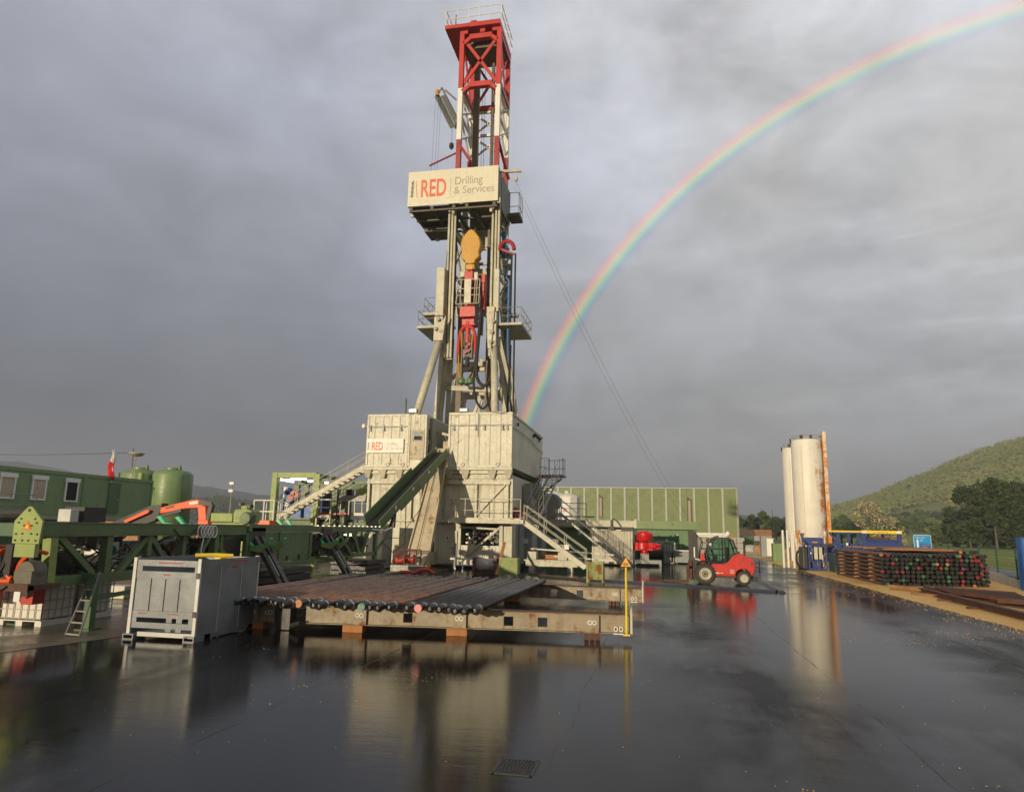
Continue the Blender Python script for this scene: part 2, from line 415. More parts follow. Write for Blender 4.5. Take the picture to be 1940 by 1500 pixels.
# lilac gaps and warm rain curtains
lil=n.math('MAXIMUM',n.math('MULTIPLY',blob(-7,20,2,14,.8),.8),n.math('MAXIMUM',n.math('MULTIPLY',blob(7,28,2,10,.9),.7),n.rng(m1,.54,.68,0,.6)))
base=n.mix(n.math('MULTIPLY',lil,.55),base,n.mix(1.0,base,(.975,1.01,1.15),'MULTIPLY'))
warm=n.math('MULTIPLY',n.rng(m1,.54,.40,0,1),n.rng(side,.40,.8,0,1))
base=n.mix(n.math('MULTIPLY',warm,.6),base,n.mix(1.0,base,(.985,.965,.90),'MULTIPLY'))
ctr=n.rng(side,.1,.75,.45,1.0)
g1=n.math('MULTIPLY',n.rng(m2,.30,.70,-.20,.20),ctr);g4=n.math('MULTIPLY',n.rng(m4,.3,.7,-.07,.07),ctr)
bars=n.math('MULTIPLY',n.rng(m3,.52,.68,0,.26),n.math('MAXIMUM',blob(33,16,2,15,1.2),n.math('MULTIPLY',blob(26,10,1,9,1.6),.6)))
g=n.math('ADD',n.math('ADD',gain,bars),n.math('ADD',g1,g4))
base=n.n('ShaderNodeVectorMath',{0:base,'Scale':g},operation='SCALE').outputs[0]
# brighter behind the camera where the sun breaks through
back=n.rng(dot(-sdir),.2,1.0,0,1)
base=n.mix(back,base,(.34,.32,.28))
zen=n.rng(hz,.66,.95,1.0,.5);zen=n.math('MULTIPLY',zen,n.rng(hy,-.15,-.75,1.0,.72))
base=n.n('ShaderNodeVectorMath',{0:base,'Scale':zen},operation='SCALE').outputs[0]
# rainbow: a circle round the point opposite the sun
ax=yaw((math.sin(R(36.22))*math.cos(R(4.01)),math.cos(R(36.22))*math.cos(R(4.01)),-math.sin(R(4.01))))
ang=n.math('MULTIPLY',n.math('ARCCOSINE',dot(ax)),180/PI)
insf=n.math('MULTIPLY',n.rng(ang,36.9,35.2,0,1),.10)
base=n.mix(insf,base,(.62,.58,.50))
bowf=n.rng(ang,36.1,37.95,0,1)
bow=n.ramp(bowf,[(0,(0,0,0)),(.10,(.015,.006,.03)),(.22,(.0,.035,.06)),(.36,(.005,.105,.075)),(.48,(.085,.145,.035)),(.60,(.20,.125,.02)),(.74,(.20,.05,.02)),(.88,(.085,.012,.012)),(1,(0,0,0))],'EASE')
bowstr=n.math('MULTIPLY',n.rng(hx,.0,.62,2.35,.85),n.rng(hz,-.02,.0,0,1))
bow=n.n('ShaderNodeVectorMath',{0:bow,'Scale':bowstr},operation='SCALE').outputs[0]
b2=n.ramp(n.rng(ang,44.0,47.0,0,1),[(0,(0,0,0)),(.35,(.018,.006,.004)),(.55,(.008,.014,.004)),(.75,(.002,.01,.012)),(1,(0,0,0))],'EASE')
bm_=n.rng(n.math('ABSOLUTE',n.math('SUBTRACT',ang,37.0)),.95,.35,0,.30)
base=n.n('ShaderNodeVectorMath',{0:base,'Scale':n.math('SUBTRACT',1.0,n.math('MULTIPLY',bm_,n.rng(hx,.1,.62,1.0,.25)))},operation='SCALE').outputs[0]
tot=n.mix(1.0,base,bow,'ADD');tot=n.mix(1.0,tot,b2,'ADD')
tot.node.clamp_factor=False
tot10=n.n('ShaderNodeVectorMath',{0:tot,'Scale':10.0},operation='SCALE').outputs[0]
sky=n.n('ShaderNodeTexSky');sky.sky_type='NISHITA';sky.sun_disc=False
sky.sun_elevation=R(SUN_EL);sd=-sdir;sky.sun_rotation=math.atan2(sd.x,sd.y)
fin=n.mix(.05,tot10,sky.outputs[0])
nt.links.new(fin,bg.inputs['Color']);bg.inputs['Strength'].default_value=.1
sc.view_settings.view_transform='Standard';sc.view_settings.look='None';sc.view_settings.exposure=0;sc.view_settings.gamma=1
sc.render.engine='CYCLES';sc.cycles.use_denoising=True;sc.cycles.max_bounces=6;sc.cycles.transparent_max_bounces=12
sc.cycles.volume_bounces=0
# ------------------------------------------------------------------ ground
def smooth(a,b,x):
    t=max(0,min(1,(x-a)/(b-a)));return t*t*(3-2*t)
def interp(tab,x):
    if x<=tab[0][0]: return tab[0][1]
    for (a,b),(c,d) in zip(tab[:-1],tab[1:]):
        if x<=c: return b+(d-b)*(x-a)/(c-a)
    return tab[-1][1]
RIDGE=[(a,e*.965) for a,e in [(9,0),(14,.35),(17.5,.8),(19,.95),(21,1.1),(23.5,1.6),(25,1.95),(26.9,2.6),(28.5,3.33),(30.2,4.05),(31.7,4.86),(33.3,5.45),(34.7,5.95),(35.9,6.25),(40,7.2),(48,7.6),(60,5.5),(75,0)]]
FAR=[(-80,3.4),(-36,3.9),(-33,3.55),(-30,3.0),(-27,2.75),(-24,2.8),(-21.5,2.45),(-19,2.2),(-16,1.9),(-12,1.7),(0,1.5),(12,1.45),(16,1.55),(18,1.35),(22,1.0),(30,.6),(60,1)]
def hill(az,r):
    h=0
    a=interp(RIDGE,az)
    if a>0 and r>180:
        top=math.tan(R(a))*1000
        h=top*(.10*smooth(230,480,r)+.90*smooth(470,1020,r))*(1-.5*smooth(1200,1800,r))
        h*=1+.06*mnoise.noise(V((az*.35,r*.006,0)))
    return h
def patchmat(name,nodes):
    m,n_,bs=newmat(name);tc=n_.n('ShaderNodeTexCoord').outputs['Object'];nodes(n_,bs,tc,n_.nt.links);return m
def _terr(n,bs,tc,L):
    a=n.noise(tc,.011,4,.55);b=n.noise(tc,.6,6,.7);c=n.noise(tc,.05,5,.6)
    q=n.ramp(a,[(.36,(.17,.21,.045)),(.47,(.27,.31,.07)),(.56,(.22,.245,.055)),(.66,(.30,.31,.085))])
    q=n.mix(n.rng(b,.35,.7,0,.35),q,(.14,.165,.04));q=n.mix(n.rng(c,.45,.65,0,.3),q,(.12,.13,.03))
    L.new(q,bs.inputs['Base Color']);bs.inputs['Roughness'].default_value=.9;bs.inputs['Specular IOR Level'].default_value=.15
terr=patchmat('meadow_grass',_terr)
b=B()
azs=[-180+i*6 for i in range(23)]+[-44+i*1.0 for i in range(124)]+[80+i*6 for i in range(17)]
azs=sorted(set(x for x in azs if -180<=x<180))
rs=[0,8,20,40,60,80,110,150,200,240,280,320,360,400,440,480,520,560,600,650,700,750,800,850,900,950,1000,1050,1100,1200,1350,1500,1800,2400,3500,5000]
grid=[]
for r in rs:
    row=[]
    for az in azs:
        p=polar(az,min(r,170+.0*r) if abs(az)>95 else r);h=hill(az,r) if -30<az<75 else 0
        if abs(az)>95 and r>170: p+= (p-V((CAM.x,CAM.y,0))).normalized()*(r*.001)
        p.z=-.05+h;row.append(b.bm.verts.new(p))
        if r==0: break
    grid.append(row)
for i in range(len(azs)): b.face([grid[0][0],grid[1][i],grid[1][(i+1)%len(azs)]],True)
for k in range(1,len(rs)-1):
    for i in range(len(azs)):
        j=(i+1)%len(azs);b.face([grid[k][i],grid[k][j],grid[k+1][j],grid[k+1][i]],True)
ground=b.build('ground',terr);tag(ground,kind='structure')
# far wooded ridge beyond the plain
def _ridge(n,bs,tc,L):
    a=n.noise(n.map(tc,(1,1,2.2)),.012,6,.65)
    L.new(n.ramp(a,[(.35,(.02,.032,.014)),(.55,(.05,.07,.028)),(.68,(.10,.12,.05))]),bs.inputs['Base Color']);bs.inputs['Roughness'].default_value=1;bs.inputs['Specular IOR Level'].default_value=0
rm=patchmat('far_woodland',_ridge)
b=B();rows=[]
for k,(r,f) in enumerate(((1700,0),(1950,.35),(2250,.8),(2500,1),(2900,.85),(3300,0))):
    row=[]
    for i in range(260):
        az=-80+i*.54
        h=math.tan(R(interp(FAR,az)))*2500*f*(1+.04*mnoise.noise(V((az*.9,k*.4,3))))+(5*mnoise.noise(V((az*9,k,9)))+3*mnoise.noise(V((az*31,k,2))))*(f>.5)
        p=polar(az,r,h-1.5 if f==0 else h);row.append(b.bm.verts.new(p))
    rows.append(row)
for a_,c_ in zip(rows[:-1],rows[1:]):
    for i in range(len(a_)-1): b.face([a_[i],a_[i+1],c_[i+1],c_[i]],True)
tag(b.build('hills',rm),kind='structure')
# wet asphalt yard
def sheet_obj(name,poly,z,m,kind='structure'):
    b=B();b.sheet([(x,y,z) for x,y in poly]);o=b.build(name,m);return tag(o,kind=kind)
# (ragged right edge against the gravel)
edge=[]
y=-60
while y<96:
    edge.append((18.45+.12*mnoise.noise(V((y*.35,0,1)))+.07*mnoise.noise(V((y*2.1,0,5))),y));y+=.5
edge2=[(19.5,98),(21.5,120),(27,160),(38,220)]
poly=[(-40,-60)]+edge+[(edge[-1][0]+.3,96.5)]+edge2+[(34,222),(22,160),(16,122),(12,108),(-40,108)]
ASPC=((min(x for x,y in poly)+max(x for x,y in poly))/2,(min(y for x,y in poly)+max(y for x,y in poly))/2)
PUDDLES=[(x-ASPC[0],y-ASPC[1],rx,ry) for x,y,rx,ry in ((5.2,-31.5,3.9,7.0),(12.6,-18.5,2.4,13.5),(15.5,-12,1.6,6.),(9.6,-12.5,2.6,5.),(-1.8,-30.5,1.6,3.2),(3.0,-26.8,6.5,1.8),(6.,2.,8.,10.))]
def _asph(n,bs,tc,L):
    big=n.noise(tc,.16,5,.6,dist=.4);mid=n.noise(n.map(tc,(1,.45,1)),.55,6,.65,dist=.6);fine=n.noise(tc,70,3,.6);med=n.noise(tc,7,4,.6);grn=n.noise(tc,230,2,.5)
    wet=n.rng(n.math('ADD',n.math('MULTIPLY',big,.6),n.math('MULTIPLY',mid,.4)),.44,.62,0,1)
    trk=n.noise(n.map(tc,(1.5,.045,1)),1.0,4,.6,dist=.2);wet=n.math('ADD',wet,n.rng(trk,.38,.64,-.16,.14),True)
    px_=n.n('ShaderNodeSeparateXYZ',{0:n.n('ShaderNodeVectorMath',{0:tc,1:n.n('ShaderNodeVectorMath',{0:n.noise(tc,.5,4,.6,out=1),'Scale':2.2},operation='SCALE').outputs[0]},operation='ADD').outputs[0]})
    def pud(cx,cy,rx,ry):
        a_=n.math('POWER',n.math('DIVIDE',n.math('SUBTRACT',px_.outputs[0],cx+1.1),rx),2.0);b_=n.math('POWER',n.math('DIVIDE',n.math('SUBTRACT',px_.outputs[1],cy+1.1),ry),2.0)
        return n.rng(n.math('ADD',a_,b_),1.5,.45,0,1)
    for q_ in PUDDLES: wet=n.math('MAXIMUM',wet,pud(*q_))
    c=n.mix(n.rng(med,.3,.7),(.003,.0029,.003),(.0075,.0071,.0071))
    c=n.mix(n.rng(fine,.55,.75,0,.4),c,(.022,.020,.018))
    c=n.mix(n.math('MULTIPLY',n.rng(mid,.56,.72,0,.6),n.rng(big,.42,.6)),c,(.030,.021,.013))
    vo=n.n('ShaderNodeTexVoronoi',{'Vector':tc,'Scale':5.0});vo.feature='F1'
    grit=n.math('MULTIPLY',n.rng(vo.outputs['Distance'],.05,.03,0,1),n.rng(n.noise(tc,.9,3,.6),.52,.64,0,1))
    c=n.mix(n.math('MULTIPLY',grit,.8),c,(.22,.13,.055))
    # paving joints between the laid strips
    sx=n.n('ShaderNodeSeparateXYZ',{0:n.n('ShaderNodeVectorMath',{0:tc,1:n.n('ShaderNodeVectorMath',{0:n.noise(tc,.25,3,.5,out=1),'Scale':.5},operation='SCALE').outputs[0]},operation='ADD').outputs[0]})
    jx=n.math('ABSOLUTE',n.math('SUBTRACT',n.math('FRACT',n.math('DIVIDE',n.math('ADD',sx.outputs[0],1.6),4.1)),.5))
    joint=n.math('MULTIPLY',n.rng(jx,.006,.002,0,1),n.rng(n.noise(tc,.6,3,.6),.40,.55,0,1))
    c=n.mix(n.math('MULTIPLY',joint,.7),c,(.002,.002,.002))
    agg=n.n('ShaderNodeTexVoronoi',{'Vector':tc,'Scale':85.0}).outputs['Color'];c=n.mix(n.math('MULTIPLY',n.rng(n.n('ShaderNodeSeparateColor',{0:agg}).outputs[0],.72,.95,0,.8),n.rng(wet,.1,.9,1,.25)),c,(.045,.041,.037))
    L.new(c,bs.inputs['Base Color'])
    rg=n.rng(wet,0,1,.27,.075);rg=n.math('ADD',rg,n.rng(mid,.35,.65,.035,-.015));rg=n.math('ADD',rg,n.math('MULTIPLY',joint,.2))
    L.new(n.math('MAXIMUM',rg,.015),bs.inputs['Roughness'])
    wave=n.noise(n.map(tc,(.8,2.6,1)),1.5,3,.5);wave2=n.noise(n.map(tc,(.30,2.5,1)),5.5,5,.66);wave3=n.noise(n.map(tc,(.8,1.8,1)),17.0,3,.6)
    hgt=n.math('ADD',n.math('MULTIPLY',wave,.012),n.math('MULTIPLY',wave2,.0085));hgt=n.math('ADD',hgt,n.math('MULTIPLY',wave3,.0058))
    dry=n.rng(wet,0,1,1.5,.42)
    hgt=n.math('ADD',hgt,n.math('MULTIPLY',n.math('ADD',n.math('MULTIPLY',fine,.0016),n.math('MULTIPLY',grn,.0006)),dry))
    hgt=n.math('SUBTRACT',hgt,n.math('MULTIPLY',joint,.004))
    bp=n.n('ShaderNodeBump',{'Strength':1.0,'Distance':.12,'Height':hgt});L.new(bp.outputs[0],bs.inputs['Normal'])
    bs.inputs['IOR'].default_value=1.33;L.new(n.rng(wet,0,1,.07,.40),bs.inputs['Specular IOR Level'])
asph=patchmat('wet_asphalt',_asph)
b=B();vs=[b.bm.verts.new((x,y,0)) for x,y in poly];f=b.face(vs);bmesh.ops.triangulate(b.bm,faces=[f])
tag(b.build('asphalt',asph),kind='structure')
# pale wet concrete pad on the left
def _pad(n,bs,tc,L):
    a=n.noise(tc,.5,6,.65);d=n.noise(tc,6,5,.6);
    c=n.ramp(a,[(.3,(.07,.055,.038)),(.5,(.15,.12,.08)),(.7,(.24,.19,.125))]);c=n.mix(n.rng(d,.4,.7,0,.4),c,(.05,.04,.03))
    L.new(c,bs.inputs['Base Color']);L.new(n.rng(a,.35,.6,.12,.45),bs.inputs['Roughness'])
    bp=n.n('ShaderNodeBump',{'Strength':1.0,'Distance':.1,'Height':n.math('MULTIPLY',n.noise(tc,2.5,4,.6),.02)});L.new(bp.outputs[0],bs.inputs['Normal'])
padm=patchmat('wet_concrete',_pad)
sheet_obj('concrete_pad',[(-40,-60),(-8.5,-60),(-3.9,-31.5),(-2.95,-28.1),(-2.1,-23.6),(-1.6,-20),(-2.2,-14),(-3.5,-4),(-3.5,7),(-40,7)],.005,padm)
# asphalt containment kerbs round the rig pad (low humps)
hump=mat('kerb_asphalt',(.022,.022,.024),.35,dirt=.1,bump=.2)
def kerb(pts,k=.8):
    b=B()
    for (x0,y0),(x1,y1) in zip(pts[:-1],pts[1:]):
        d=V((x1-x0,y1-y0,0)).normalized();s=V((d.y,-d.x,0))
        pr=[s*-.38*k,s*-.14*k+V((0,0,.10)),s*.14*k+V((0,0,.10)),s*.38*k]
        p=V((x0,y0,-.004))-d*.0;q=V((x1,y1,-.004))
        A_=[b.bm.verts.new(p+o) for o in pr];C_=[b.bm.verts.new(q+o) for o in pr]
        for i in range(3): b.face([A_[i],A_[i+1],C_[i+1],C_[i]],True)
        b.face(A_);b.face(C_)
    return tag(b.build('kerb',hump),kind='structure')
kerb([(2.6,-4.75),(13.6,-9.3)]);kerb([(13.78,-9.5),(13.78,60)],.5)
# gravel verge
def _grav(n,bs,tc,L):
    a=n.noise(tc,.35,5,.6);d=n.noise(tc,22,4,.7);vo=n.n('ShaderNodeTexVoronoi',{'Vector':tc,'Scale':26.0})
    c=n.ramp(a,[(.3,(.68,.38,.09)),(.5,(.84,.51,.145)),(.7,(.88,.58,.20))]);c=n.mix(n.rng(d,.45,.7,0,.6),c,(.20,.12,.05))
    c=n.mix(n.rng(n.noise(tc,3,3,.6),.58,.72,0,.5),c,(.70,.52,.28))
    L.new(c,bs.inputs['Base Color']);bs.inputs['Roughness'].default_value=.75
    bp=n.n('ShaderNodeBump',{'Strength':.9,'Distance':.03,'Height':vo.outputs['Distance']});L.new(bp.outputs[0],bs.inputs['Normal'])
gravm=patchmat('limestone_gravel',_grav)
b=B();rows=[]
yy=[-60+i*.5 for i in range(320)]
for y in yy:
    e=18.45+.12*mnoise.noise(V((y*.35,0,1)))+.10*mnoise.noise(V((y*1.7,0,15)))
    xs=[e-.12,e+.02,e+.16,e+.5]+[19.4+.5*i for i in range(20)]
    row=[]
    for i,x in enumerate(xs):
        z=(-.012,.022,.045,.055)[i] if i<4 else .06+.03*mnoise.noise(V((x*.8,y*.8,0)))+.02*mnoise.noise(V((x*3,y*3,4)))
        if x>28.4: z-=(x-28.4)*.2
        row.append(b.bm.verts.new((x,y,z)))
    rows.append(row)
for p_,q_ in zip(rows[:-1],rows[1:]):
    for i in range(len(p_)-1): b.face([p_[i],p_[i+1],q_[i+1],q_[i]],True)
tag(b.build('gravel',gravm),kind='structure')
# loose stones along the asphalt edge and scattered in the yard
def stones(nm,gen,m):
    b=B()
    for (x,y,r) in gen:
        q=[b.bm.verts.new((x+r*rnd.uniform(.7,1.2)*math.cos(t),y+r*rnd.uniform(.7,1.2)*math.sin(t),.004)) for t in (0,1.26,2.5,3.77,5.03)]
        t_=b.bm.verts.new((x+r*.2*rnd.uniform(-1,1),y,.004+r*rnd.uniform(.5,.9)))
        for i in range(5): b.face([q[i],q[(i+1)%5],t_])
    return tag(b.build(nm,m,recalc=False),kind='stuff')
gen=[]
for _ in range(1500):
    y=rnd.uniform(-24,40);gen.append((18.4-abs(rnd.gauss(0,.45))**1.3,y,rnd.uniform(.008,.028)))
for cx,cy,k,s in ((16.3,-21.5,130,.7),(14.2,-23.2,60,.6),(9.9,-34.6,45,.16),(10.6,-35.2,24,.2),(11.6,-33.5,14,.4),(4.6,-30.5,22,.35),(3.4,-32,18,.6),(0.6,-29.4,10,.7)):
    for _ in range(k): gen.append((cx+rnd.gauss(0,s),cy+rnd.gauss(0,s),rnd.uniform(.004,.014)))
for _ in range(260): gen.append((rnd.uniform(-1,17),rnd.uniform(-37,-12),rnd.uniform(.003,.010)))
stones('gravel_grit',gen,gravm)
# path and far verge strips beyond the fence
pathm=mat('grey_path',(.16,.15,.135),.6,dirt=.2,var=.2)
sheet_obj('path',[(31.5,-20),(36.5,-20),(36.5,70),(31.5,70)],-.03,pathm)
sheet_obj('road',[(-60,150),(70,158),(70,163),(-60,155)],-.03,pathm)
# ================================================================== TREES AND WOODS
def leafmat(name,c1,c2,c3=None,scale=.35):
    m,n_,bs=newmat(name);tc=n_.n('ShaderNodeTexCoord').outputs['Object'];oi=n_.n('ShaderNodeObjectInfo').outputs['Random']
    off=n_.n('ShaderNodeVectorMath',{0:tc,1:n_.n('ShaderNodeCombineXYZ',{'X':n_.math('MULTIPLY',oi,50.),'Y':oi}).outputs[0]},operation='ADD').outputs[0]
    a=n_.noise(off,scale,4,.6);d=n_.noise(off,scale*14,2,.5)
    q=n_.mix(n_.rng(a,.36,.64),c1,c2);q=n_.mix(n_.rng(d,.55,.75,0,.6),q,c3 or tuple(min(1,x*1.7) for x in c2))
    n_.nt.links.new(q,bs.inputs['Base Color']);bs.inputs['Roughness'].default_value=.75;bs.inputs['Specular IOR Level'].default_value=.2
    bs.inputs['Subsurface Weight'].default_value=0
    return m
LF=dict(dark=leafmat('dark_leaves',(.030,.046,.014),(.055,.075,.022)),mid=leafmat('mid_leaves',(.055,.085,.024),(.095,.125,.036)),  # dark: green deepened in its colour for cloud shadow over the big trees
 pale=leafmat('pale_leaves',(.10,.125,.040),(.16,.18,.06)),blossom=leafmat('blossom_leaves',(.16,.15,.07),(.44,.37,.24),(.62,.52,.36),scale=.9),
 wood=leafmat('hill_wood_leaves',(.18,.22,.05),(.28,.27,.085),(.31,.29,.10),scale=.010))
BARK=mat('grey_bark',(.11,.09,.07),.85,var=.3)
def pxd(x,D): # ground point in the direction of image column x, D metres ahead
    y=1000+.0192*(x-970);d=Fv+Rv*((x-970)/1342)-Uv*((y-750)/1342);d=V((d.x,d.y,0));f=V((Fv.x,Fv.y,0)).normalized();d*=D/d.dot(f);return V((CAM.x+d.x,CAM.y+d.y,0))
def pxh(x,y,D): return 2.5+(1000+.0192*(x-970)-y)*D/1342*1.0
tr_=random.Random(11)
def leaf(b,p,s):
    a=V((tr_.gauss(0,1),tr_.gauss(0,1),tr_.gauss(0,.8))).normalized();c=a.orthogonal().normalized();c=Matrix.Rotation(tr_.uniform(0,6.28),3,a)@c;e=a.cross(c)
    c*=s*tr_.uniform(.6,1.2);e*=s*tr_.uniform(.4,.9)
    b.face([b.bm.verts.new(p+c),b.bm.verts.new(p+e),b.bm.verts.new(p-c),b.bm.verts.new(p-e)])
def tree(x,D,h,w,kind,label,group,nl=1600,ls=.34,trunk_h=.25,zoff=0,cl=18,bark=BARK,shape=1.0):
    p=pxd(x,D);g=hillz(p);p.z=g
    t=thing('tree',label,'tree',tuple(p),group=group)
    b=B();th=h*trunk_h;lean=V((tr_.uniform(-.04,.04)*h,tr_.uniform(-.04,.04)*h,0))
    b.tube([p+V((0,0,-.3)),p+lean*.4+V((0,0,th)),p+lean+V((0,0,h*.62)),p+lean*1.2+V((0,0,h*.85))],[h*.022,h*.016,h*.009,h*.004],7)
    cs=[]
    for i in range(cl):
        u=tr_.random();zz=th+(h-th)*(.08+.9*u)
        prof=math.sin(PI*min(1,(.12+.88*u)**shape))**.65
        r=w*.5*prof*math.sqrt(tr_.uniform(.15,1));a=tr_.uniform(0,6.28)
        cs.append((p+lean*u+V((r*math.cos(a),r*math.sin(a),zz)),w*tr_.uniform(.11,.2)))
    cs.append((p+lean+V((0,0,h*.95)),w*.10))
    for c,r in cs[:10]:
        s0=p+lean*.5+V((0,0,tr_.uniform(th*.8,max(th,c.z-p.z)*.75)));b.tube([s0,s0.lerp(c,.55)+V((0,0,-.03*h)),c],[h*.008,h*.005,h*.002],5)
    b.build('trunk',bark,t,split=False)
    b=B()
    for i in range(nl):
        c,r=tr_.choice(cs);d=V((tr_.gauss(0,1),tr_.gauss(0,1),tr_.gauss(0,.8))).normalized()*r*tr_.uniform(.25,1.1)**.6
        leaf(b,c+d,ls)
    b.build('crown',LF[kind],t,recalc=False,split=False)
    return t
def hillz(p):
    d=V((p.x-CAM.x,p.y-CAM.y,0));r=d.length;q=V((d.x*math.cos(A)+d.y*math.sin(A),-d.x*math.sin(A)+d.y*math.cos(A),0));return hill(math.degrees(math.atan2(q.x,q.y)),r)-.05
def T(x,yt,wpx,D,kind,label,group,**k):
    h=pxh(x,yt,D)-hillz(pxd(x,D));return tree(x,D,max(2.5,h),wpx*D/1342,kind,label,group,**k)
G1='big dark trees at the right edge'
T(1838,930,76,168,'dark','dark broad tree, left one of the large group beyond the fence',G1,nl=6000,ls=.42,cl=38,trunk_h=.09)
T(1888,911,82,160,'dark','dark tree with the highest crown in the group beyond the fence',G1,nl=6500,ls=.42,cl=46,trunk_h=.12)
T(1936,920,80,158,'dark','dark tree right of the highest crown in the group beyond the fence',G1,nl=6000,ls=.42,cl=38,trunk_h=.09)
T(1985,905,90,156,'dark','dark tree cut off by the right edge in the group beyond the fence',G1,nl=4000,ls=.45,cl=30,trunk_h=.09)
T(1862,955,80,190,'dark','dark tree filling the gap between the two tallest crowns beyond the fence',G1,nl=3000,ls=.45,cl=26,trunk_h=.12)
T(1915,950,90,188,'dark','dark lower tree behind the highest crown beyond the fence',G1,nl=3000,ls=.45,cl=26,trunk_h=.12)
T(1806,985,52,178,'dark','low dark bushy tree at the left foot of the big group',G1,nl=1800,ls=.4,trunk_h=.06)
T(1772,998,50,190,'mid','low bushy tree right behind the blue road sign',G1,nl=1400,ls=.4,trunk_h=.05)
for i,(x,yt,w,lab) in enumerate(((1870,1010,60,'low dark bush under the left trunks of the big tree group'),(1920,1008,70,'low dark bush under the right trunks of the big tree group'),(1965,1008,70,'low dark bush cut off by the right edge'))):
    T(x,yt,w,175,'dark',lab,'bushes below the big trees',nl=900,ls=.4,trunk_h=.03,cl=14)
T(1648,955,62,115,'blossom','pale blossoming tree rising behind the yellow railed blue frame','blossoming trees',nl=1100,ls=.22,cl=30,trunk_h=.2)
T(1690,983,48,112,'blossom','lower blossoming shrub right of the taller blossoming tree','blossoming trees',nl=600,ls=.2,cl=20,trunk_h=.1)
G2='valley trees beyond the meadow'
vt=[(1403,984,24,250,'mid'),(1424,978,30,255,'dark'),(1446,974,36,260,'mid'),(1470,981,30,250,'dark'),(1489,984,26,265,'mid'),
 (1585,990,30,300,'mid'),(1608,993,32,290,'dark'),(1628,994,34,300,'mid'),(1665,990,36,320,'mid'),(1700,985,40,330,'dark'),(1722,988,34,300,'mid'),(1745,982,44,330,'mid'),(1768,986,36,310,'pale'),(1795,984,40,320,'mid'),
 (1600,978,30,430,'mid'),(1700,976,30,470,'mid'),(1722,974,34,480,'dark'),(1748,970,38,480,'mid'),(1775,976,30,470,'dark'),(1795,974,30,480,'mid'),(1672,978,28,450,'dark')]
words_='just right of the hall corner|dark and round, second right of the hall|tall and rounded left of the utility pole|dark, behind the utility pole|at the left edge of the silos|just right of the rusty ladder trunk|dark, left of the blossoming tree|behind the left side of the blossoming tree|behind the right side of the blossoming tree|dark, left above the blue sign|small, above the left edge of the blue sign|broad, above the blue sign|pale, right above the blue sign|between the sign and the big dark group|higher on the slope right of the silos|on the slope, below the bright field at its left end|dark, on the slope below the bright field, second|broad, on the slope below the middle of the bright field|dark, on the slope below the right of the bright field|on the slope beside the big dark crown|dark, on the slope above the blossoming tree'.split('|')
for (x,yt,w,D,kd),wd in zip(vt,words_):
    T(x,yt,w,D,kd,'valley tree '+wd,G2,nl=700,ls=.5+D*.0012,cl=14,trunk_h=.08)
# wooded hillside: one mass of countless trees
b=B();hr=random.Random(21)
k=0
while k<5200:
    az=hr.uniform(21.5,47);r=hr.uniform(610,1100)
    edge_=655+40*math.sin(az*.9)+25*mnoise.noise(V((az*.8,0,0)))
    if az<28.5: edge_-=110*(28.5-az)/5
    if r<edge_: 
        if hr.random()>.012: continue
    p=polar(az,r);p.z=hill(az,r)-.4;s=hr.uniform(3.2,5.4);hh=hr.uniform(5.5,10.5);k+=1
    for i in range(13):
        u=hr.random();q=p+V((hr.gauss(0,s*.42)*(1.05-u*.75),hr.gauss(0,s*.42)*(1.05-u*.75),hh*(.1+.9*u)))
        a=(V((hr.gauss(0,.55),hr.gauss(0,.55),hr.gauss(0,.5)+.5))-sdir*.7).normalized();c=a.orthogonal().normalized();e=a.cross(c);c=c*hr.uniform(.8,1.7);e=e*hr.uniform(.7,1.4)
        b.face([b.bm.verts.new(q+c),b.bm.verts.new(q+e),b.bm.verts.new(q-c),b.bm.verts.new(q-e)])
hf=b.build('hill_forest',LF['wood'],recalc=False);tag(hf,kind='stuff')
# hedgerows and copses across the valley floor
b=B();k=0
while k<900:
    ty=hr.random()
    if ty<.5: az=hr.uniform(16,47);r=450+18*math.sin(az*.7)+hr.gauss(0,5)
    elif ty<.8: az=hr.uniform(24,47);r=560+15*math.sin(az)+hr.gauss(0,6)
    else: az=hr.uniform(13,22);r=hr.uniform(330,620)
    if mnoise.noise(V((az*.9,r*.01,2)))<-.12: continue
    p=polar(az,r);p.z=hill(az,r)-.3;s=hr.uniform(2.,4.2);hh=hr.uniform(3,8.5);k+=1
    for i in range(16):
        u=hr.random();q=p+V((hr.gauss(0,s*.45)*(1.05-u*.7),hr.gauss(0,s*.45)*(1.05-u*.7),hh*(.05+.95*u)));leaf_s=hr.uniform(.6,1.2)
        a=V((hr.gauss(0,1),hr.gauss(0,1),hr.gauss(0,1)+.4)).normalized();c=a.orthogonal().normalized();e=a.cross(c)
        b.face([b.bm.verts.new(q+c*leaf_s),b.bm.verts.new(q+e*leaf_s),b.bm.verts.new(q-c*leaf_s),b.bm.verts.new(q-e*leaf_s)])
tag(b.build('hedgerow_woods',LF['mid'],recalc=False),kind='stuff')
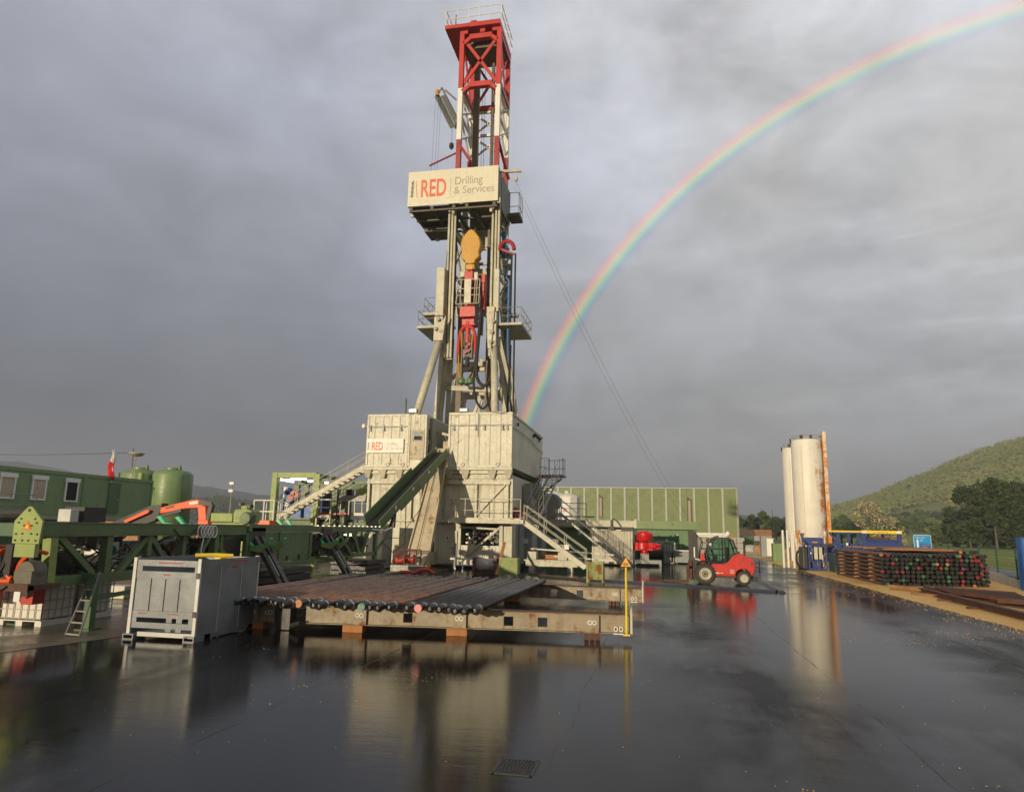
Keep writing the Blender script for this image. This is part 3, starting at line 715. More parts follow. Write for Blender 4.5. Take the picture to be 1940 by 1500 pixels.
# nearer wooded ridge on the left
b=B();k=0
while k<3600:
    az=hr.uniform(-38,-12);r=hr.uniform(880,1060);top=interp([(-38,20),(-30,22),(-24,27),(-22,30),(-19.5,24),(-17,19),(-12,12)],az)
    t=(r-880)/180;p=polar(az,r,-.1+top*t);k+=1
    for i in range(9):
        u=hr.random();q=p+V((hr.gauss(0,2.0),hr.gauss(0,2.0),11*u*hr.uniform(.6,1)));s=hr.uniform(1.2,2.4)
        a=V((hr.gauss(0,1),hr.gauss(0,1),hr.gauss(0,1)+.4)).normalized();c=a.orthogonal().normalized();e=a.cross(c)
        b.face([b.bm.verts.new(q+c*s),b.bm.verts.new(q+e*s),b.bm.verts.new(q-c*s),b.bm.verts.new(q-e*s)])
tag(b.build('far_woods',LF['mid'],recalc=False),kind='stuff')
# meadow grass near the fence: short tufts
b=B()
for _ in range(9000):
    x=29.9+abs(hr.gauss(0,1))*1.0 if hr.random()<.25 else hr.uniform(37,75);y=hr.uniform(-18,75)
    h=hr.uniform(.06,.2);a=hr.uniform(0,6.28);d=V((math.cos(a),math.sin(a),0))*.03;o=V((hr.gauss(0,.04),hr.gauss(0,.04),h))
    p=V((x,y,-.06));b.face([b.bm.verts.new(p-d),b.bm.verts.new(p+d),b.bm.verts.new(p+o)])
tag(b.build('meadow_grass',LF['pale'],recalc=False),kind='stuff')
# ================================================================== DRILLING RIG
rig=thing('drilling_rig','tall drilling rig with cream substructure boxes and red and white lattice mast','drilling rig',(-4.7,6,0))
C_=MT['cream'];CB=MT['cream_box']
def logo(parent,x,y,z,h,fade=False):
    # drill-bit emblem, slanted bar and lettering on a sign facing -Y; (x,z) is the emblem's lower left corner, h the letter height
    b=B()
    for i in range(4):
        zz=z+h*i/4;w_=.155*h
        pts=[(0,.02),(.5,.0),(1,.10),(.95,.16),(.6,.10),(.2,.12),(.5,.17),(.95,.205),(.85,.25),(.35,.23),(0,.15)]
        b.prism([(x+.03*h*i/4+px_*w_,y,zz+pz_*h) for px_,pz_ in pts],(0,-.006,0))
    b.build('drill_emblem',MT['inkdark'],parent,split=False)
    b=B();xx=x+.26*h
    b.prism([(xx+.09*h,y,z-.02*h),(xx+.13*h,y,z-.02*h),(xx+.03*h,y,z+.98*h),(xx-.0*h,y,z+.98*h)],(0,-.006,0));b.build('slanted_bar',MT['inkred'],parent)
    text('lettering','RED',h*1.44,MT['inkred'],parent,(x+.54*h,y-.004,z),FRONT,bold=.022*h,width=1.44*h)
    g_=MT['inkfaint'] if fade else MT['inkgrey']
    b=B();b.box(x+2.28*h,x+2.30*h,y-.006,y,z-.05*h,z+.98*h);b.build('divider_line',g_,parent)
    text('lettering','Drilling',h*.66,g_,parent,(x+2.5*h,y-.004,z+.57*h),FRONT,width=1.55*h)
    text('lettering','& Services',h*.64,g_,parent,(x+2.47*h,y-.004,z+.02*h),FRONT,width=2.28*h)
# ---- lower substructure
def wallbox(name,x0,x1,y0,y1,z0,z1,m,rib=True,parent=rig,pitch=.62,depth=.05,flat=False):
    b=B();b.box(x0+.06,x1-.06,y0+.06,y1-.06,z0,z1)
    if rib:
        b.corr((x0,y0+.055,z0+.12),(1,0,0),x1-x0,z1-z0-.24,(0,-1,0),pitch,depth)
        b.corr((x1-.055,y0,z0+.12),(0,1,0),y1-y0,z1-z0-.24,(1,0,0),pitch,.01 if flat else depth)
        b.corr((x0+.055,y1,z0+.12),(0,-1,0),y1-y0,z1-z0-.24,(-1,0,0),pitch,depth)
    for (zz,h) in ((z0,.14),(z1-.14,.14)):
        b.box(x0-.004,x1+.004,y0-.004,y0+.12,zz,zz+h);b.box(x1-.12,x1+.006,y0+.125,y1,zz,zz+h);b.box(x0-.006,x0+.12,y0+.125,y1,zz,zz+h)
    for xx in (x0,x1-.13): b.box(xx-.002,xx+.132,y0-.008,y0+.11,z0+.145,z1-.145)
    return b.build(name,m,parent,bevel=.012)
lowL=wallbox('substructure_box',-9.35,-5.75,.15,12.6,.25,5.7,C_,pitch=.9,depth=.03)
# right-hand lower box: doorway side, machine recess and plain upper part
b=B()
b.box(-4.75,-.1,.2,12.6,2.95,5.72);b.box(-4.75,-3.2,.2,12.6,.25,2.945);b.box(-3.198,-.1,1.5,12.6,.25,2.945);b.box(-.55,-.1,.2,1.49,.25,2.945)
b.corr((-4.75,.195,3.1),(1,0,0),4.65,2.3,(0,-1,0),.93,.03);b.corr((-.095,.2,.3),(0,1,0),12.4,5.3,(1,0,0),.93,.03)
b.box(-4.8,0,.13,.3,2.72,2.93);b.box(-4.8,0,.13,.3,5.45,5.72);b.box(-4.8,-4.62,.12,.3,.25,2.71);b.box(-3.3,-3.12,.12,.3,.25,2.71);b.box(-.72,-.5,.08,.3,.25,2.71);b.box(-.1,.06,.13,.3,.25,2.71);b.box(-.1,.06,.13,.3,2.94,5.44)
b.build('substructure_box',C_,rig,bevel=.012)
b=B();b.box(-3.11,-.73,.2,.32,.28,1.42)
for i in range(7): b.box(-3.05+i*.34,-2.99+i*.34,.165,.199,.34,1.36)
b.build('recess_panel',CB,rig)
b=B();b.box(-3.1,-.74,1.35,1.49,1.2,2.7);b.build('machine_recess',MT['blacks'],rig)
b=B();b2=B();b3=B()
for r_ in range(3):
    for i in range(7):
        x=-2.95+i*.26+rnd.uniform(-.04,.04);z=1.52+r_*.26+rnd.uniform(-.03,.03)
        t=(b,b2)[(i+r_)%2]
        t.box(x,x+.13,.75,1.0,z,z+.11);t.tube([(x+.06,.74,z+.05),(x+.06,.66,z+.05)],.035,8);t.tube([(x+.17,.8,z-.08),(x+.17,.8,z+.2)],.018,6);t.box(x-.03,x+.03,.72,.78,z+.06,z+.15)
b3.tube([(-.98,.7,1.72),(-.98,1.1,1.72)],.16,16)
for z in (1.46,1.76,2.06): b3.box(-3.05,-.8,1.02,1.1,z-.05,z-.02)
b.build('valve_bank',MT['ring'],rig);b2.build('valve_bank',MT['bronze'],rig);b3.build('valve_shelf',MT['blacks'],rig)
b=B();b.bar((-3.25,.06,.35),(-.7,.06,2.5),.09,.13);b.bar((-3.3,.04,2.5),(-.85,.04,2.42),.12,.10);b.build('diagonal_brace',C_,rig)
b=B();b.box(-4.6,-3.36,.1,.17,.34,2.28)
b.box(-4.52,-3.44,.085,.099,.42,2.2);b.build('door',MT['cream'],rig)
d=[o for o in rig.children if o.name.startswith('door')][0]
b=B();b.tube([(-3.52,.05,1.25),(-3.72,.05,1.25)],.018,6);b.tube([(-3.52,.1,1.25),(-3.52,.05,1.25)],.018,6);b.build('handle',MT['blacks'],d)
b=B();b.box(-4.05,-3.86,.07,.084,1.72,1.96);b.build('notice',MT['inkwhite'],d)
b=B();b.box(-4.0,-3.91,.06,.069,1.75,1.93);b.build('notice',MT['inkblue'],d)
# plinth / ledges and lifting eyes
b=B();b.box(-9.4,-5.7,-.02,.14,5.72,5.95);b.box(-9.5,-5.5,-.18,.1,5.96,6.12)
b.box(-4.85,.04,-.02,.12,5.74,5.95);b.box(-4.2,.05,-.2,.1,5.96,6.12)
for x in (-9.3,-8.3,-7.2,-6.2,-3.95,-2.9,-1.2,-.2):
    b.prism([(x-.28,-.2,5.95),(x+.28,-.2,5.95),(x+.1,-.02,5.45),(x-.1,-.02,5.45)],(0,.15,0))
for x0,x1 in ((-9.3,-6.2),(-4.6,-.1)):
    b.box(x0,x1,-.04,.12,5.1,5.3);b.box(x0,x1,-.03,.12,2.78,2.92)
for x in (-9.2,-7.6,-6.4,-4.5,-2.2,-.25): b.box(x-.07,x+.07,-.02,.13,2.95,5.08)
b.build('ledge',C_,rig,bevel=.01)
b=B()
for x in (-8.0,-7.0,-3.1,-.9): b.tube([V((x+.11*math.cos(t),-.22,6.3+.11*math.sin(t))) for t in [i*PI/6 for i in range(12)]],.022,6,closed=True)
b.build('lifting_eye',MT['white'],rig)
b=B();b.bar((-8.3,.07,3.1),(-6.5,.07,5.0),.05,.09);b.bar((-2.3,.06,3.1),(-.4,.06,5.1),.05,.09);b.build('diagonal_brace',C_,rig)
# ---- upper boxes
upL=wallbox('driller_cabin_wall',-9.48,-6.68,-.12,12.2,6.13,9.5,CB,pitch=.56,depth=.04)
b=B();b.box(-6.66,-5.5,-.04,5.2,6.13,9.46)
b.corr((-6.64,-.045,8.55),(1,0,0),1.1,.85,(0,-1,0),.37,.035)
b.box(-6.68,-6.58,-.1,-.04,6.2,9.45);b.box(-5.6,-5.5,-.1,-.04,6.2,9.45);b.build('cabin_corner',CB,rig,bevel=.01)
b=B();b.prism([(-6.55,-.1,6.6),(-5.72,-.1,6.6),(-5.62,-.1,6.75),(-5.62,-.1,8.5),(-6.55,-.1,8.5)],(0,.05,0));dr=b.build('cabin_door',MT['ramp'],rig,bevel=.02)
b=B();b.box(-6.45,-5.72,-.125,-.101,7.78,8.4);b.build('window_frame',MT['greyc'],dr)
b=B();b.box(-6.3,-5.8,-.14,-.126,7.84,8.08);b.build('pane',MT['panedk'],dr)
upR=wallbox('wind_wall_box',-4.06,.0,-.12,12.2,6.13,9.55,CB,pitch=.66,depth=.04,flat=True)
b=B()
for x in (-9.25,-8.35,-7.2,-3.7,-2.3,-1.75,-.6,-.3):
    b.box(x-.04,x+.04,-.2,-.12,8.42,8.8);b.box(x-.07,x+.07,-.22,-.19,8.42,8.52)
b.box(-9.4,-6.75,-.175,-.155,8.66,8.72);b.box(-4.0,-.05,-.175,-.155,8.7,8.76)
b.tube([(-2.15,-.19,9.5),(-2.15,-.19,8.0)],.018,6)
b.build('wall_latch',MT['greyc'],rig)
b=B();b.tube([(.03,-.1,8.6),(.06,3,8.62),(.05,6,8.55),(.06,9,8.3),(.04,12,8.25)],.022,6);b.tube([(-1.4,-.17,9.6),(-.8,-.2,9.45),(-.3,-.18,9.52),(.03,.5,9.5)],.018,6)
for y in (1.5,7.5,10): b.box(0,.1,y,y+.12,8.9,9.1)
b.tube([(.02,7.7,9.2),(.5,7.9,8.8)],.1,8);b.build('wall_cable',MT['blacks'],rig)
# sign on the left cabin
b=B();b.box(-9.4,-6.95,-.215,-.185,7.02,7.92);sg=b.build('sign_board',MT['white'],rig);logo(sg,-9.34,-.22,7.2,.5,True)
# floor, gap between the boxes, inner machinery
b=B();b.box(-9.3,-.2,.4,12.2,5.98,6.12);b.box(-5.7,-4.8,1.2,12.4,.3,5.97);b.build('drill_floor',MT['mastdark'],rig)
b=B();b.box(-5.49,-5.3,.5,6,6.13,9.3);b.box(-5.45,-4.1,4.8,5,6.13,8.1);b.build('inner_wall',MT['greyc'],rig)
b=B();b.box(-5.52,-5.495,.35,2.2,7.9,8.6);b.box(-5.52,-5.495,.35,2.2,6.9,7.6);b.build('cabin_side_window',MT['panedk'],rig)
b=B();b.box(-4.9,-4.1,1.6,1.75,6.2,7.95);b.build('back_plate',MT['ramp'],rig)
b=B();b.bar((-5.45,1.5,8.55),(-4.1,1.5,8.25),.12,.16);b.bar((-5.45,2.4,8.2),(-4.6,2.4,9.0),.1,.14);b.tube([(-4.7,1.2,8.3),(-4.5,1.1,7.9),(-4.2,1.2,8.35)],.02,6);b.build('gap_beam',MT['mast'],rig)
# ---- V-door ramp (slide) with bent lip
b=B()
def slide(b,p0,p1,w0,w1,th=.12,lip=.16):
    a=[V(p0)+V((-w0,0,0)),V(p0)+V((w0,0,0)),V(p1)+V((w1,0,0)),V(p1)+V((-w1,0,0))]
    nn=(a[1]-a[0]).cross(a[3]-a[0]).normalized()
    if nn.y>0: nn=-nn
    b.hexa([a[0],a[1],a[2],a[3]]+[q-nn*th for q in a])
    for i,j in ((0,3),(1,2)):
        sx=V((.06 if i==0 else -.06,0,0));b.hexa([a[i],a[j],a[j]+nn*lip,a[i]+nn*lip,a[i]+sx,a[j]+sx,a[j]+nn*lip+sx,a[i]+nn*lip+sx])
slide(b,(-4.42,-.05,7.3),(-4.92,-2.2,1.15),.42,.68);slide(b,(-4.92,-2.2,1.15),(-4.95,-3.2,.22),.68,.45,lip=.02)
b.box(-4.8,-4.62,-2.1,.1,.25,1.0);b.build('pipe_slide',MT['ramp'],rig)
b=B();b.bar((-4.55,-.28,6.9),(-5.02,-2.35,1.2),.02,.06);b.build('slide_scrape',MT['bronze'],rig)
# ---- floodlights and small mast on the roof
for x in (-6.5,-3.15):
    b=B();b.box(x-.27,x+.27,-.05,.25,9.62,9.83);b.tube([(x,.12,9.5),(x,.12,9.63)],.04,6);f=b.build('floodlight',MT['greyc'],rig)
    b=B();b.box(x-.22,x+.22,-.075,-.051,9.65,9.80);b.build('lens',MT['bulb'],f)
b=B();b.tube([(-7.35,1,9.5),(-7.35,1,10.7)],.06,8);b.build('roof_post',MT['green'],rig)
b=B();b.tube([(-9.5,.4,8.75),(-9.8,.2,8.8)],.09,8);b.tube([(-9.85,.1,8.8),(-9.75,.35,8.8)],.14,10);b.build('side_horn',MT['white'],rig)
b=B();b.tube([(-4.05,-.14,5.3),(-4.05,-.02,5.3)],.13,12);b.build('yellow_button',MT['yellow'],rig)
# ---- gallery at mid height with guard rails
b=B();b.box(-3.55,.9,-1.0,.1,2.78,2.93);b.box(-3.6,.95,-1.03,-.97,2.75,2.99);gal=b.build('gallery_deck',C_,rig)
b=B();b.rail([(-3.5,-.9,2.95),(.0,-.9,2.95),(.75,-.9,2.95)],1.22,.95,.026,toe=.12);b.rail([(-3.5,-.9,2.95),(-3.5,.1,2.95)],1.22,.9,.026);b.build('guard_rail',MT['cream'],gal)
b=B();b.box(.05,.7,.9,1.2,3.1,3.16);b.box(.05,.7,1.3,1.6,3.4,3.46);b.box(.05,.12,.7,1.8,3,3.75);b.build('red_step',MT['reddark'],rig)
# ---- lower right stair from the gallery to the ground
def stair(name,p0,p1,wdir,width,m,mt,parent,n_,railsides=(0,1),sw=.28,rh=1.0):
    p0=V(p0);p1=V(p1);w=V(wdir).normalized()*width
    st=B()
    for o in (V((0,0,0)),w): st.bar(p0+o,p1+o,.06,sw)
    s=st.build(name,m,parent)
    tr=B()
    for i in range(1,n_):
        c=p0.lerp(p1,i/n_);d=V((p1.x-p0.x,p1.y-p0.y,0)).normalized()*.13
        tr.hexa([c-d,c+d,c+d+w,c-d+w,c-d+V((0,0,.035)),c+d+V((0,0,.035)),c+d+w+V((0,0,.035)),c-d+w+V((0,0,.035))])
    tr.build('tread',mt,s)
    rl=B()
    for k in railsides:
        o=w*k
        for lv in (rh,rh*.55): rl.tube([p0+o+V((0,0,lv)),p1+o+V((0,0,lv))],.022,6)
        L_=(p1-p0).length;m_=max(2,int(L_/1.3))
        for i in range(m_+1):
            q=p0.lerp(p1,i/m_)+o;nn=V((0,0,1));rl.tube([q,q+V((0,0,rh))],.02,6)
    rl.build('handrail',m,s)
    return s
stair('stair',(.95,-.8,2.85),(4.55,-.8,.35),(0,1,0),.95,MT['cream'],MT['steelgrey'],rig,13)
b=B();b.box(3.35,3.62,-.9,-.82,1.35,1.62);b.build('white_notice',MT['white'],rig)
b=B()
for t in (.18,.5,.62): 
    p=V((.95,-.86,2.85)).lerp(V((4.55,-.86,.35)),t)+V((0,0,.2));b.tube([p+V((.1*math.cos(a_),0,.1*math.sin(a_))) for a_ in [i*PI/5 for i in range(10)]],.016,6,closed=True);b.tube([p+V((.16+.08*math.cos(a_),0,.08*math.sin(a_))) for a_ in [i*PI/5 for i in range(10)]],.016,6,closed=True)
b.build('coiled_rope',MT['white'],rig)
# second stair further back and its landing, and the steep stair to the drill floor
stair('stair',(2.0,7.2,3.55),(6.3,7.2,.15),(0,1,0),.8,MT['galvrail'],MT['steelgrey'],rig,16,sw=.13)
b=B();b.box(-.1,2.1,7.1,8.3,3.45,3.58);gl2=b.build('landing_deck',MT['galvrail'],rig)
b=B();b.rail([(0,8.2,3.58),(2.0,8.2,3.58),(2.0,8.1,3.58)],1.05,1.0);b.build('guard_rail',MT['galvrail'],gl2)
stair('stair',(.95,9.3,6.4),(.55,2.4,3.0),(1,0,0),.75,MT['galvrail'],MT['steelgrey'],rig,15,rh=1.15,sw=.22)
b=B();b.box(.15,2.0,9.2,11.0,6.28,6.4);gl3=b.build('landing_deck',MT['galvrail'],rig)
b=B();b.rail([(1.9,9.3,6.4),(1.9,10.9,6.4),(.3,10.9,6.4)],1.2,.8);b.rail([(.25,9.25,6.4),(.9,9.25,6.4)],1.2,.7);b.build('guard_rail',MT['galvrail'],gl3)
b=B();b.box(.2,1.1,9.0,9.2,6.12,6.34);b.build('red_step',MT['reddark'],rig)
b=B();b.bar((.1,9.5,6.2),(.1,9.5,3.2),.15,.15);b.bar((1.7,10.6,6.2),(.1,10.6,5.0),.1,.12);b.box(.06,.5,4,4.6,3.6,5.4);b.box(.02,.7,6.2,7.0,4.5,5.6);b.box(.02,.45,10.4,11.6,2.2,5.2)
for i in range(5): b.tube([(.15,2.2+i*.4,.3),(.15,2.2+i*.4,2.7+.2*(i%2))],.06+.03*(i%3),8)
b.build('side_machinery',MT['greyc'],rig)
b=B();b.box(.04,.75,3.3,5.2,.3,2.5);b.box(.04,.9,6.4,8.4,.3,2.4);cab=b.build('side_cabinet',MT['greyc'],rig)
b=B();b.box(.2,.5,3.265,3.298,1.55,1.85);b.build('notice',MT['white'],cab)
b=B();b.lathe([(.0,0),(.55,.02),(.66,.12),(.66,1.3),(.6,1.45),(0,1.5)],(.55,13.2,4.6),20,'y');b.box(.2,.9,13.0,14.6,2.5,4.6);b.build('ventilation_duct',MT['greyc'],rig)
# ---- left stair up to the driller's cabin with its landing
stair('stair',(-10.45,2.2,6.38),(-16.6,2.2,2.95),(0,1,0),.9,MT['cream'],MT['bronze'],rig,17,sw=.3)
b=B();b.box(-10.5,-9.4,2.0,3.4,6.22,6.42);ld_=b.build('landing_deck',MT['cream'],rig)
b=B();b.rail([(-10.45,2.05,6.42),(-9.5,2.05,6.42)],1.15,.9,.024);b.rail([(-10.45,3.35,6.42),(-9.5,3.35,6.42)],1.15,.9,.024);b.build('guard_rail',MT['galvrail'],ld_)
b=B();b.bar((-10.4,2.6,6.15),(-9.4,2.6,4.9),.09,.12);b.box(-10.35,-10.05,2.3,2.6,5.7,6.2);b.build('landing_bracket',MT['mast'],rig)
b=B();b.bar((-9.62,2.02,6.45),(-9.62,2.02,7.6),.08,.08);b.build('red_post',MT['reddark'],rig)
# ================================================================== mast
MX0,MX1,MY0,MY1=-6.1,-2.72,6.0,9.3
ms=MT['mast'];rd=MT['red'];wh=MT['white']
def leg(b,x,y,z0,z1,w=.42,d=.42): b.box(x-w/2,x+w/2,y-d/2,y+d/2,z0,z1)
def lattice(b,z0,z1,k,face,bw=.17,horiz=True):
    h=(z1-z0)/k
    for i in range(k):
        a=z0+i*h;c=a+h
        if face=='front': P=lambda x,z:(x,MY0+.02,z);x0,x1=MX0+.2,MX1-.2
        elif face=='back': P=lambda x,z:(x,MY1-.02,z);x0,x1=MX0+.2,MX1-.2
        elif face=='right': P=lambda y,z:(MX1-.02,y,z);x0,x1=MY0+.2,MY1-.2
        else: P=lambda y,z:(MX0+.02,y,z);x0,x1=MY0+.2,MY1-.2
        nrm=(0,1,0) if face in('front','back') else (1,0,0)
        b.bar(P(x0,a+.1),P(x1,c-.1),bw,.12,nrm);b.bar(P(x1,a+.1),P(x0,c-.1),bw,.12,nrm)
        if horiz: b.bar(P(x0,c),P(x1,c),bw*1.5,.16,nrm)
SX0,SX1=MX0,MX1;MX0,MX1=-5.86,-2.84
# top red section 36.4 - 41.2
b=B()
for x in (MX0,MX1):
    for y in (MY0,MY1): leg(b,x,y,36.3,41.3,.36,.36)
lattice(b,36.6,40.6,1,'front',.24,False);lattice(b,36.4,41,1,'back',.2,False);lattice(b,36.4,41,1,'right',.2,False);lattice(b,36.4,41,1,'left',.2,False)
for y in (MY0,MY1):
    for z in (36.5,40.7):
        b.bar((MX0+.6,y,z),(MX1-.6,y,z),.42,.42,(0,1,0));b.bar((MX0+.15,y,z-.5),(MX0+.75,y,z),.3,.36,(0,1,0));b.bar((MX1-.15,y,z-.5),(MX1-.75,y,z),.3,.36,(0,1,0))
for x in (MX0,MX1):
    for z in (36.5,40.7): b.bar((x,MY0,z),(x,MY1,z),.4,.4)
b.build('mast_top_section',rd,rig)
b=B()
for x in (MX0,MX1):
    for y in (MY0,MY1): leg(b,x,y,31.9,36.28,.36,.36)
lattice(b,32.0,36.2,2,'back',.15);lattice(b,32.0,36.2,2,'right',.15)
lattice(b,32.0,36.2,2,'left',.15)
b.build('mast_white_section',wh,rig)
b=B()
for x in (MX0,MX1):
    for y in (MY0,MY1): leg(b,x,y,28.6,31.88,.36,.36)
b.bar((MX0,MY0-.1,31.6),(MX0+.95,MY0,30.1),.2,.2);b.bar((MX1+.1,MY0,31.6),(MX1+.25,MY1,30.1),.2,.2);b.bar((MX0-.1,MY0,30.9),(MX0-1.9,MY0-1.2,29.3),.11,.11)
b.bar((MX0+1.2,MY1,29.2),(MX1-.3,MY1,30.6),.2,.2);b.build('mast_red_section',MT['reddark'],rig)
MX0,MX1=SX0,SX1
# lower mast: grey-beige legs from the drill floor to the racking platform
b=B()
for x in (MX0,MX1):
    leg(b,x,MY1,12,28.6,.4,.4);s_=1 if x>-4 else -1
    for dx in (-.25,0.0,.22): b.box(x+dx*1.0-.07,x+dx+.07,MY0-.25,MY0+.3,14.6,28.6)
    b.box(x-.30,x+.29,MY0-.0,MY0+.26,14.5,28.58)
lattice(b,17.5,28.5,4,'back',.15);lattice(b,17.5,28.5,3,'right',.16);lattice(b,17.5,28.5,3,'left',.16)
b.bar((MX0+.2,MY0,24.2),(MX0+1.2,MY1,22.6),.25,.3);b.bar((MX0+.4,MY1,28),(MX0+1.3,MY1,22.5),.14,.14)
b.bar((MX0,MY1,22.3),(MX1,MY1,22.3),.3,.5);b.bar((MX0,MY1,14.6),(MX1,MY1,14.6),.3,.6)
b.box(MX0+.9,MX1-.5,MY1+.1,MY1+.4,24.3,28.4)
b.build('mast_lower_section',ms,rig)
b=B()
for x in (-5.52,-3.32): b.box(x-.2,x+.2,MY0+.9,MY0+1.2,6.2,19)
b.box(-5.35,-4.9,MY0+2.0,MY0+2.3,19,41);b.box(-3.95,-3.72,MY0+2.3,MY0+2.5,19,41)
b.build('guide_rail',MT['bronze'],rig)
# A-frame struts below the mast
b=B()
b.bar((MX0-.1,MY0+.2,16.2),(-7.35,MY0+1.5,6.2),.34,.3);b.bar((MX0+.2,MY1-.3,16.8),(-6.4,MY1-2.0,6.2),.42,.36);b.bar((MX0+.5,MY1,12.6),(-6.1,MY1-1.5,6.2),.24,.24)
b.bar((MX1+.2,MY0+.6,16.2),(-1.2,MY0+1.8,6.2),.36,.3);b.bar((MX1+.1,MY1,16.8),(-1.2,MY1+1.5,6.2),.4,.34);b.bar((-3.9,MY1,12),(-3.9,MY1,6.2),.22,.22)
b.bar((MX0+.3,MY1,12.4),(MX1+.1,MY1,12.4),.34,.5);b.bar((MX0+.5,MY1,13.2),(MX0+1.8,MY1,15.2),.3,.34);b.bar((-4.3,MY1,12.0),(-5.6,MY1,9.0),.2,.24);b.bar((-3.2,MY1,11.5),(-1.8,MY1,9.0),.16,.2)
b.bar((-5.4,MY1-.2,14.8),(-3.4,MY1-.2,14.8),.5,.34);b.bar((-2.45,MY0+.0,16.0),(-1.0,MY0+.5,6.2),.3,.3);b.bar((-6.55,MY0+.2,16.0),(-6.9,MY0+1.2,6.2),.26,.26);b.bar((-6.05,MY0+.6,16.2),(-6.75,MY0+2.2,6.2),.3,.3);b.bar((-2.5,MY0+.4,16.0),(-1.55,MY0+1.4,6.2),.3,.3);b.bar((-2.2,MY0+1.4,16.2),(-1.05,MY0+2.2,6.2),.24,.24);b.bar((-6.5,MY0+.7,12.9),(-5.0,MY0+2.4,14.6),.28,.3);b.bar((-6.8,MY0+1,12.6),(-2.0,MY0+1,12.3),.24,.36);b.bar((-3.6,MY0+1.2,12.2),(-2.1,MY0+1.4,8.0),.14,.18);b.bar((-5.3,MY0+1.2,8.2),(-3.9,MY0+1.2,11.8),.16,.2);b.bar((-4.2,MY0+2,6.2),(-4.2,MY0+2,12.2),.2,.2)
b.build('a_frame_strut',ms,rig)
b=B()
for p in ((-6.95,MY0+.95,11.4),(-7.2,MY0+1.35,7.7),(-1.95,MY0+1.1,11.5),(-1.4,MY0+1.6,8.0)): b.box(p[0]-.24,p[0]+.24,p[1]-.2,p[1]+.2,p[2]-.05,p[2]+.14)
for p in ((MX0-.22,MY0-.3,18.0),(MX1+.02,MY0-.32,18.2)): b.tube([(p[0],p[1],p[2]-.25),(p[0],p[1]-.1,p[2]+.25)],.1,8)
b.build('yellow_clamp',MT['yellow'],rig)
# hydraulic raising rams (cream tubes)
b=B();b.tube([(-6.62,MY0-.55,15.9),(-7.75,3.6,9.2)],.27,16);b.tube([(-2.62,MY0-.35,15.4),(-1.95,3.6,9.2)],.24,16);b.bar((-2.35,MY0+.0,15.9),(-.75,MY0+.4,9.0),.3,.3);b.bar((-6.5,MY0-.1,15.9),(-7.15,MY0+.6,9.2),.28,.28);b.build('raising_ram',MT['cream'],rig)
b=B();b.box(-6.98,-6.38,MY0-.8,MY0-.3,17.6,21.3);b.box(-7.05,-6.4,MY0-.75,MY0-.3,15.6,17.55);b.prism([(-7.0,MY0-.95,15.7),(-6.3,MY0-.95,15.7),(-6.1,MY0-.95,17.6),(-6.5,MY0-.95,16.9)],(0,.18,0))
b.box(-2.62,-2.28,MY0-.7,MY0-.3,17.8,21.0);b.box(-3.0,-2.4,MY0-.75,MY0-.3,15.2,17.75);b.prism([(-3.1,MY0-.9,18.1),(-2.5,MY0-.9,18.1),(-2.7,MY0-.9,15.0),(-2.95,MY0-.9,15.0)],(0,.15,0))
b.bar((-3.05,MY0-.8,17.4),(-2.5,MY0-.8,13.3),.1,.1)
b.build('ram_housing',MT['cream'],rig,bevel=.02)
b=B()
for x,z in ((-6.7,17.3),(-6.85,16.6),(-6.45,16.4),(-2.6,17.0),(-2.7,16.2),(-2.75,15.5)): b.tube([(x,MY0-.8,z),(x,MY0-1.0,z)],.14,10)
b.tube([(MX0-.35,MY0-.3,21.3),(MX0-.3,MY0-.2,23.3)],.03,6);b.build('ram_fitting',MT['steelgrey'],rig)
# access platforms on the mast
def plat(name,x0,x1,y0,y1,z,side):
    b=B();b.box(x0,x1,y0,y1,z-.18,z);p=b.build(name,ms,rig)
    b=B()
    xo=x0+.05 if side<0 else x1-.05;xi=x1-.05 if side<0 else x0+.05
    b.rail([(xi,y0+.05,z),(xo,y0+.05,z),(xo,y1-.05,z),(xi,y1-.05,z)],1.15,1.1,.024);b.build('guard_rail',MT['galvrail'],p)
plat('mast_platform',-8.05,-6.65,5.6,9.6,18.0,-1);plat('mast_platform',-8.4,-6.8,5.4,9.6,16.95,-1);plat('mast_platform',-2.35,-.6,5.6,9.8,17.0,1)
MX0,MX1=-5.86,-2.84
# crown block platform
b=B();b.box(MX0-1.35,MX0+.6,MY0-.5,MY1+.3,41.4,41.7);b.box(MX0+.62,MX1+.12,MY0-.5,MY1+.6,41.36,41.74)
for x in (-5.6,-4.2,-3.2): b.box(x-.2,x+.2,MY0-.2,MY1+.2,41.0,41.29)
cr=b.build('crown_platform',rd,rig)
b=B();b.rail([(MX0-1.3,MY1+.2,41.75),(MX0-1.3,MY0-.45,41.75),(MX0+.55,MY0-.45,41.75),(MX1+.2,MY0-.45,41.8),(MX1+.2,MY1+.55,41.8)],1.3,1.0,.035);b.build('guard_rail',wh,cr)
b=B();b.lathe([(.0,-.2),(.45,-.2),(.45,.2),(0,.2)],(-5.0,MY0+.3,41.95),20,'x');b.build('sheave',rd,cr)
b=B();b.tube([(-6.6,MY0+.4,41.8),(-6.6,MY0+.4,43.3)],.04,6);b.build('rod',MT['blacks'],cr)
b=B();b.box(-5.9,-2.9,MY0+.6,MY1-.3,40.2,40.95);b.build('crown_block',MT['mastdark'],cr)
MX0,MX1=SX0,SX1
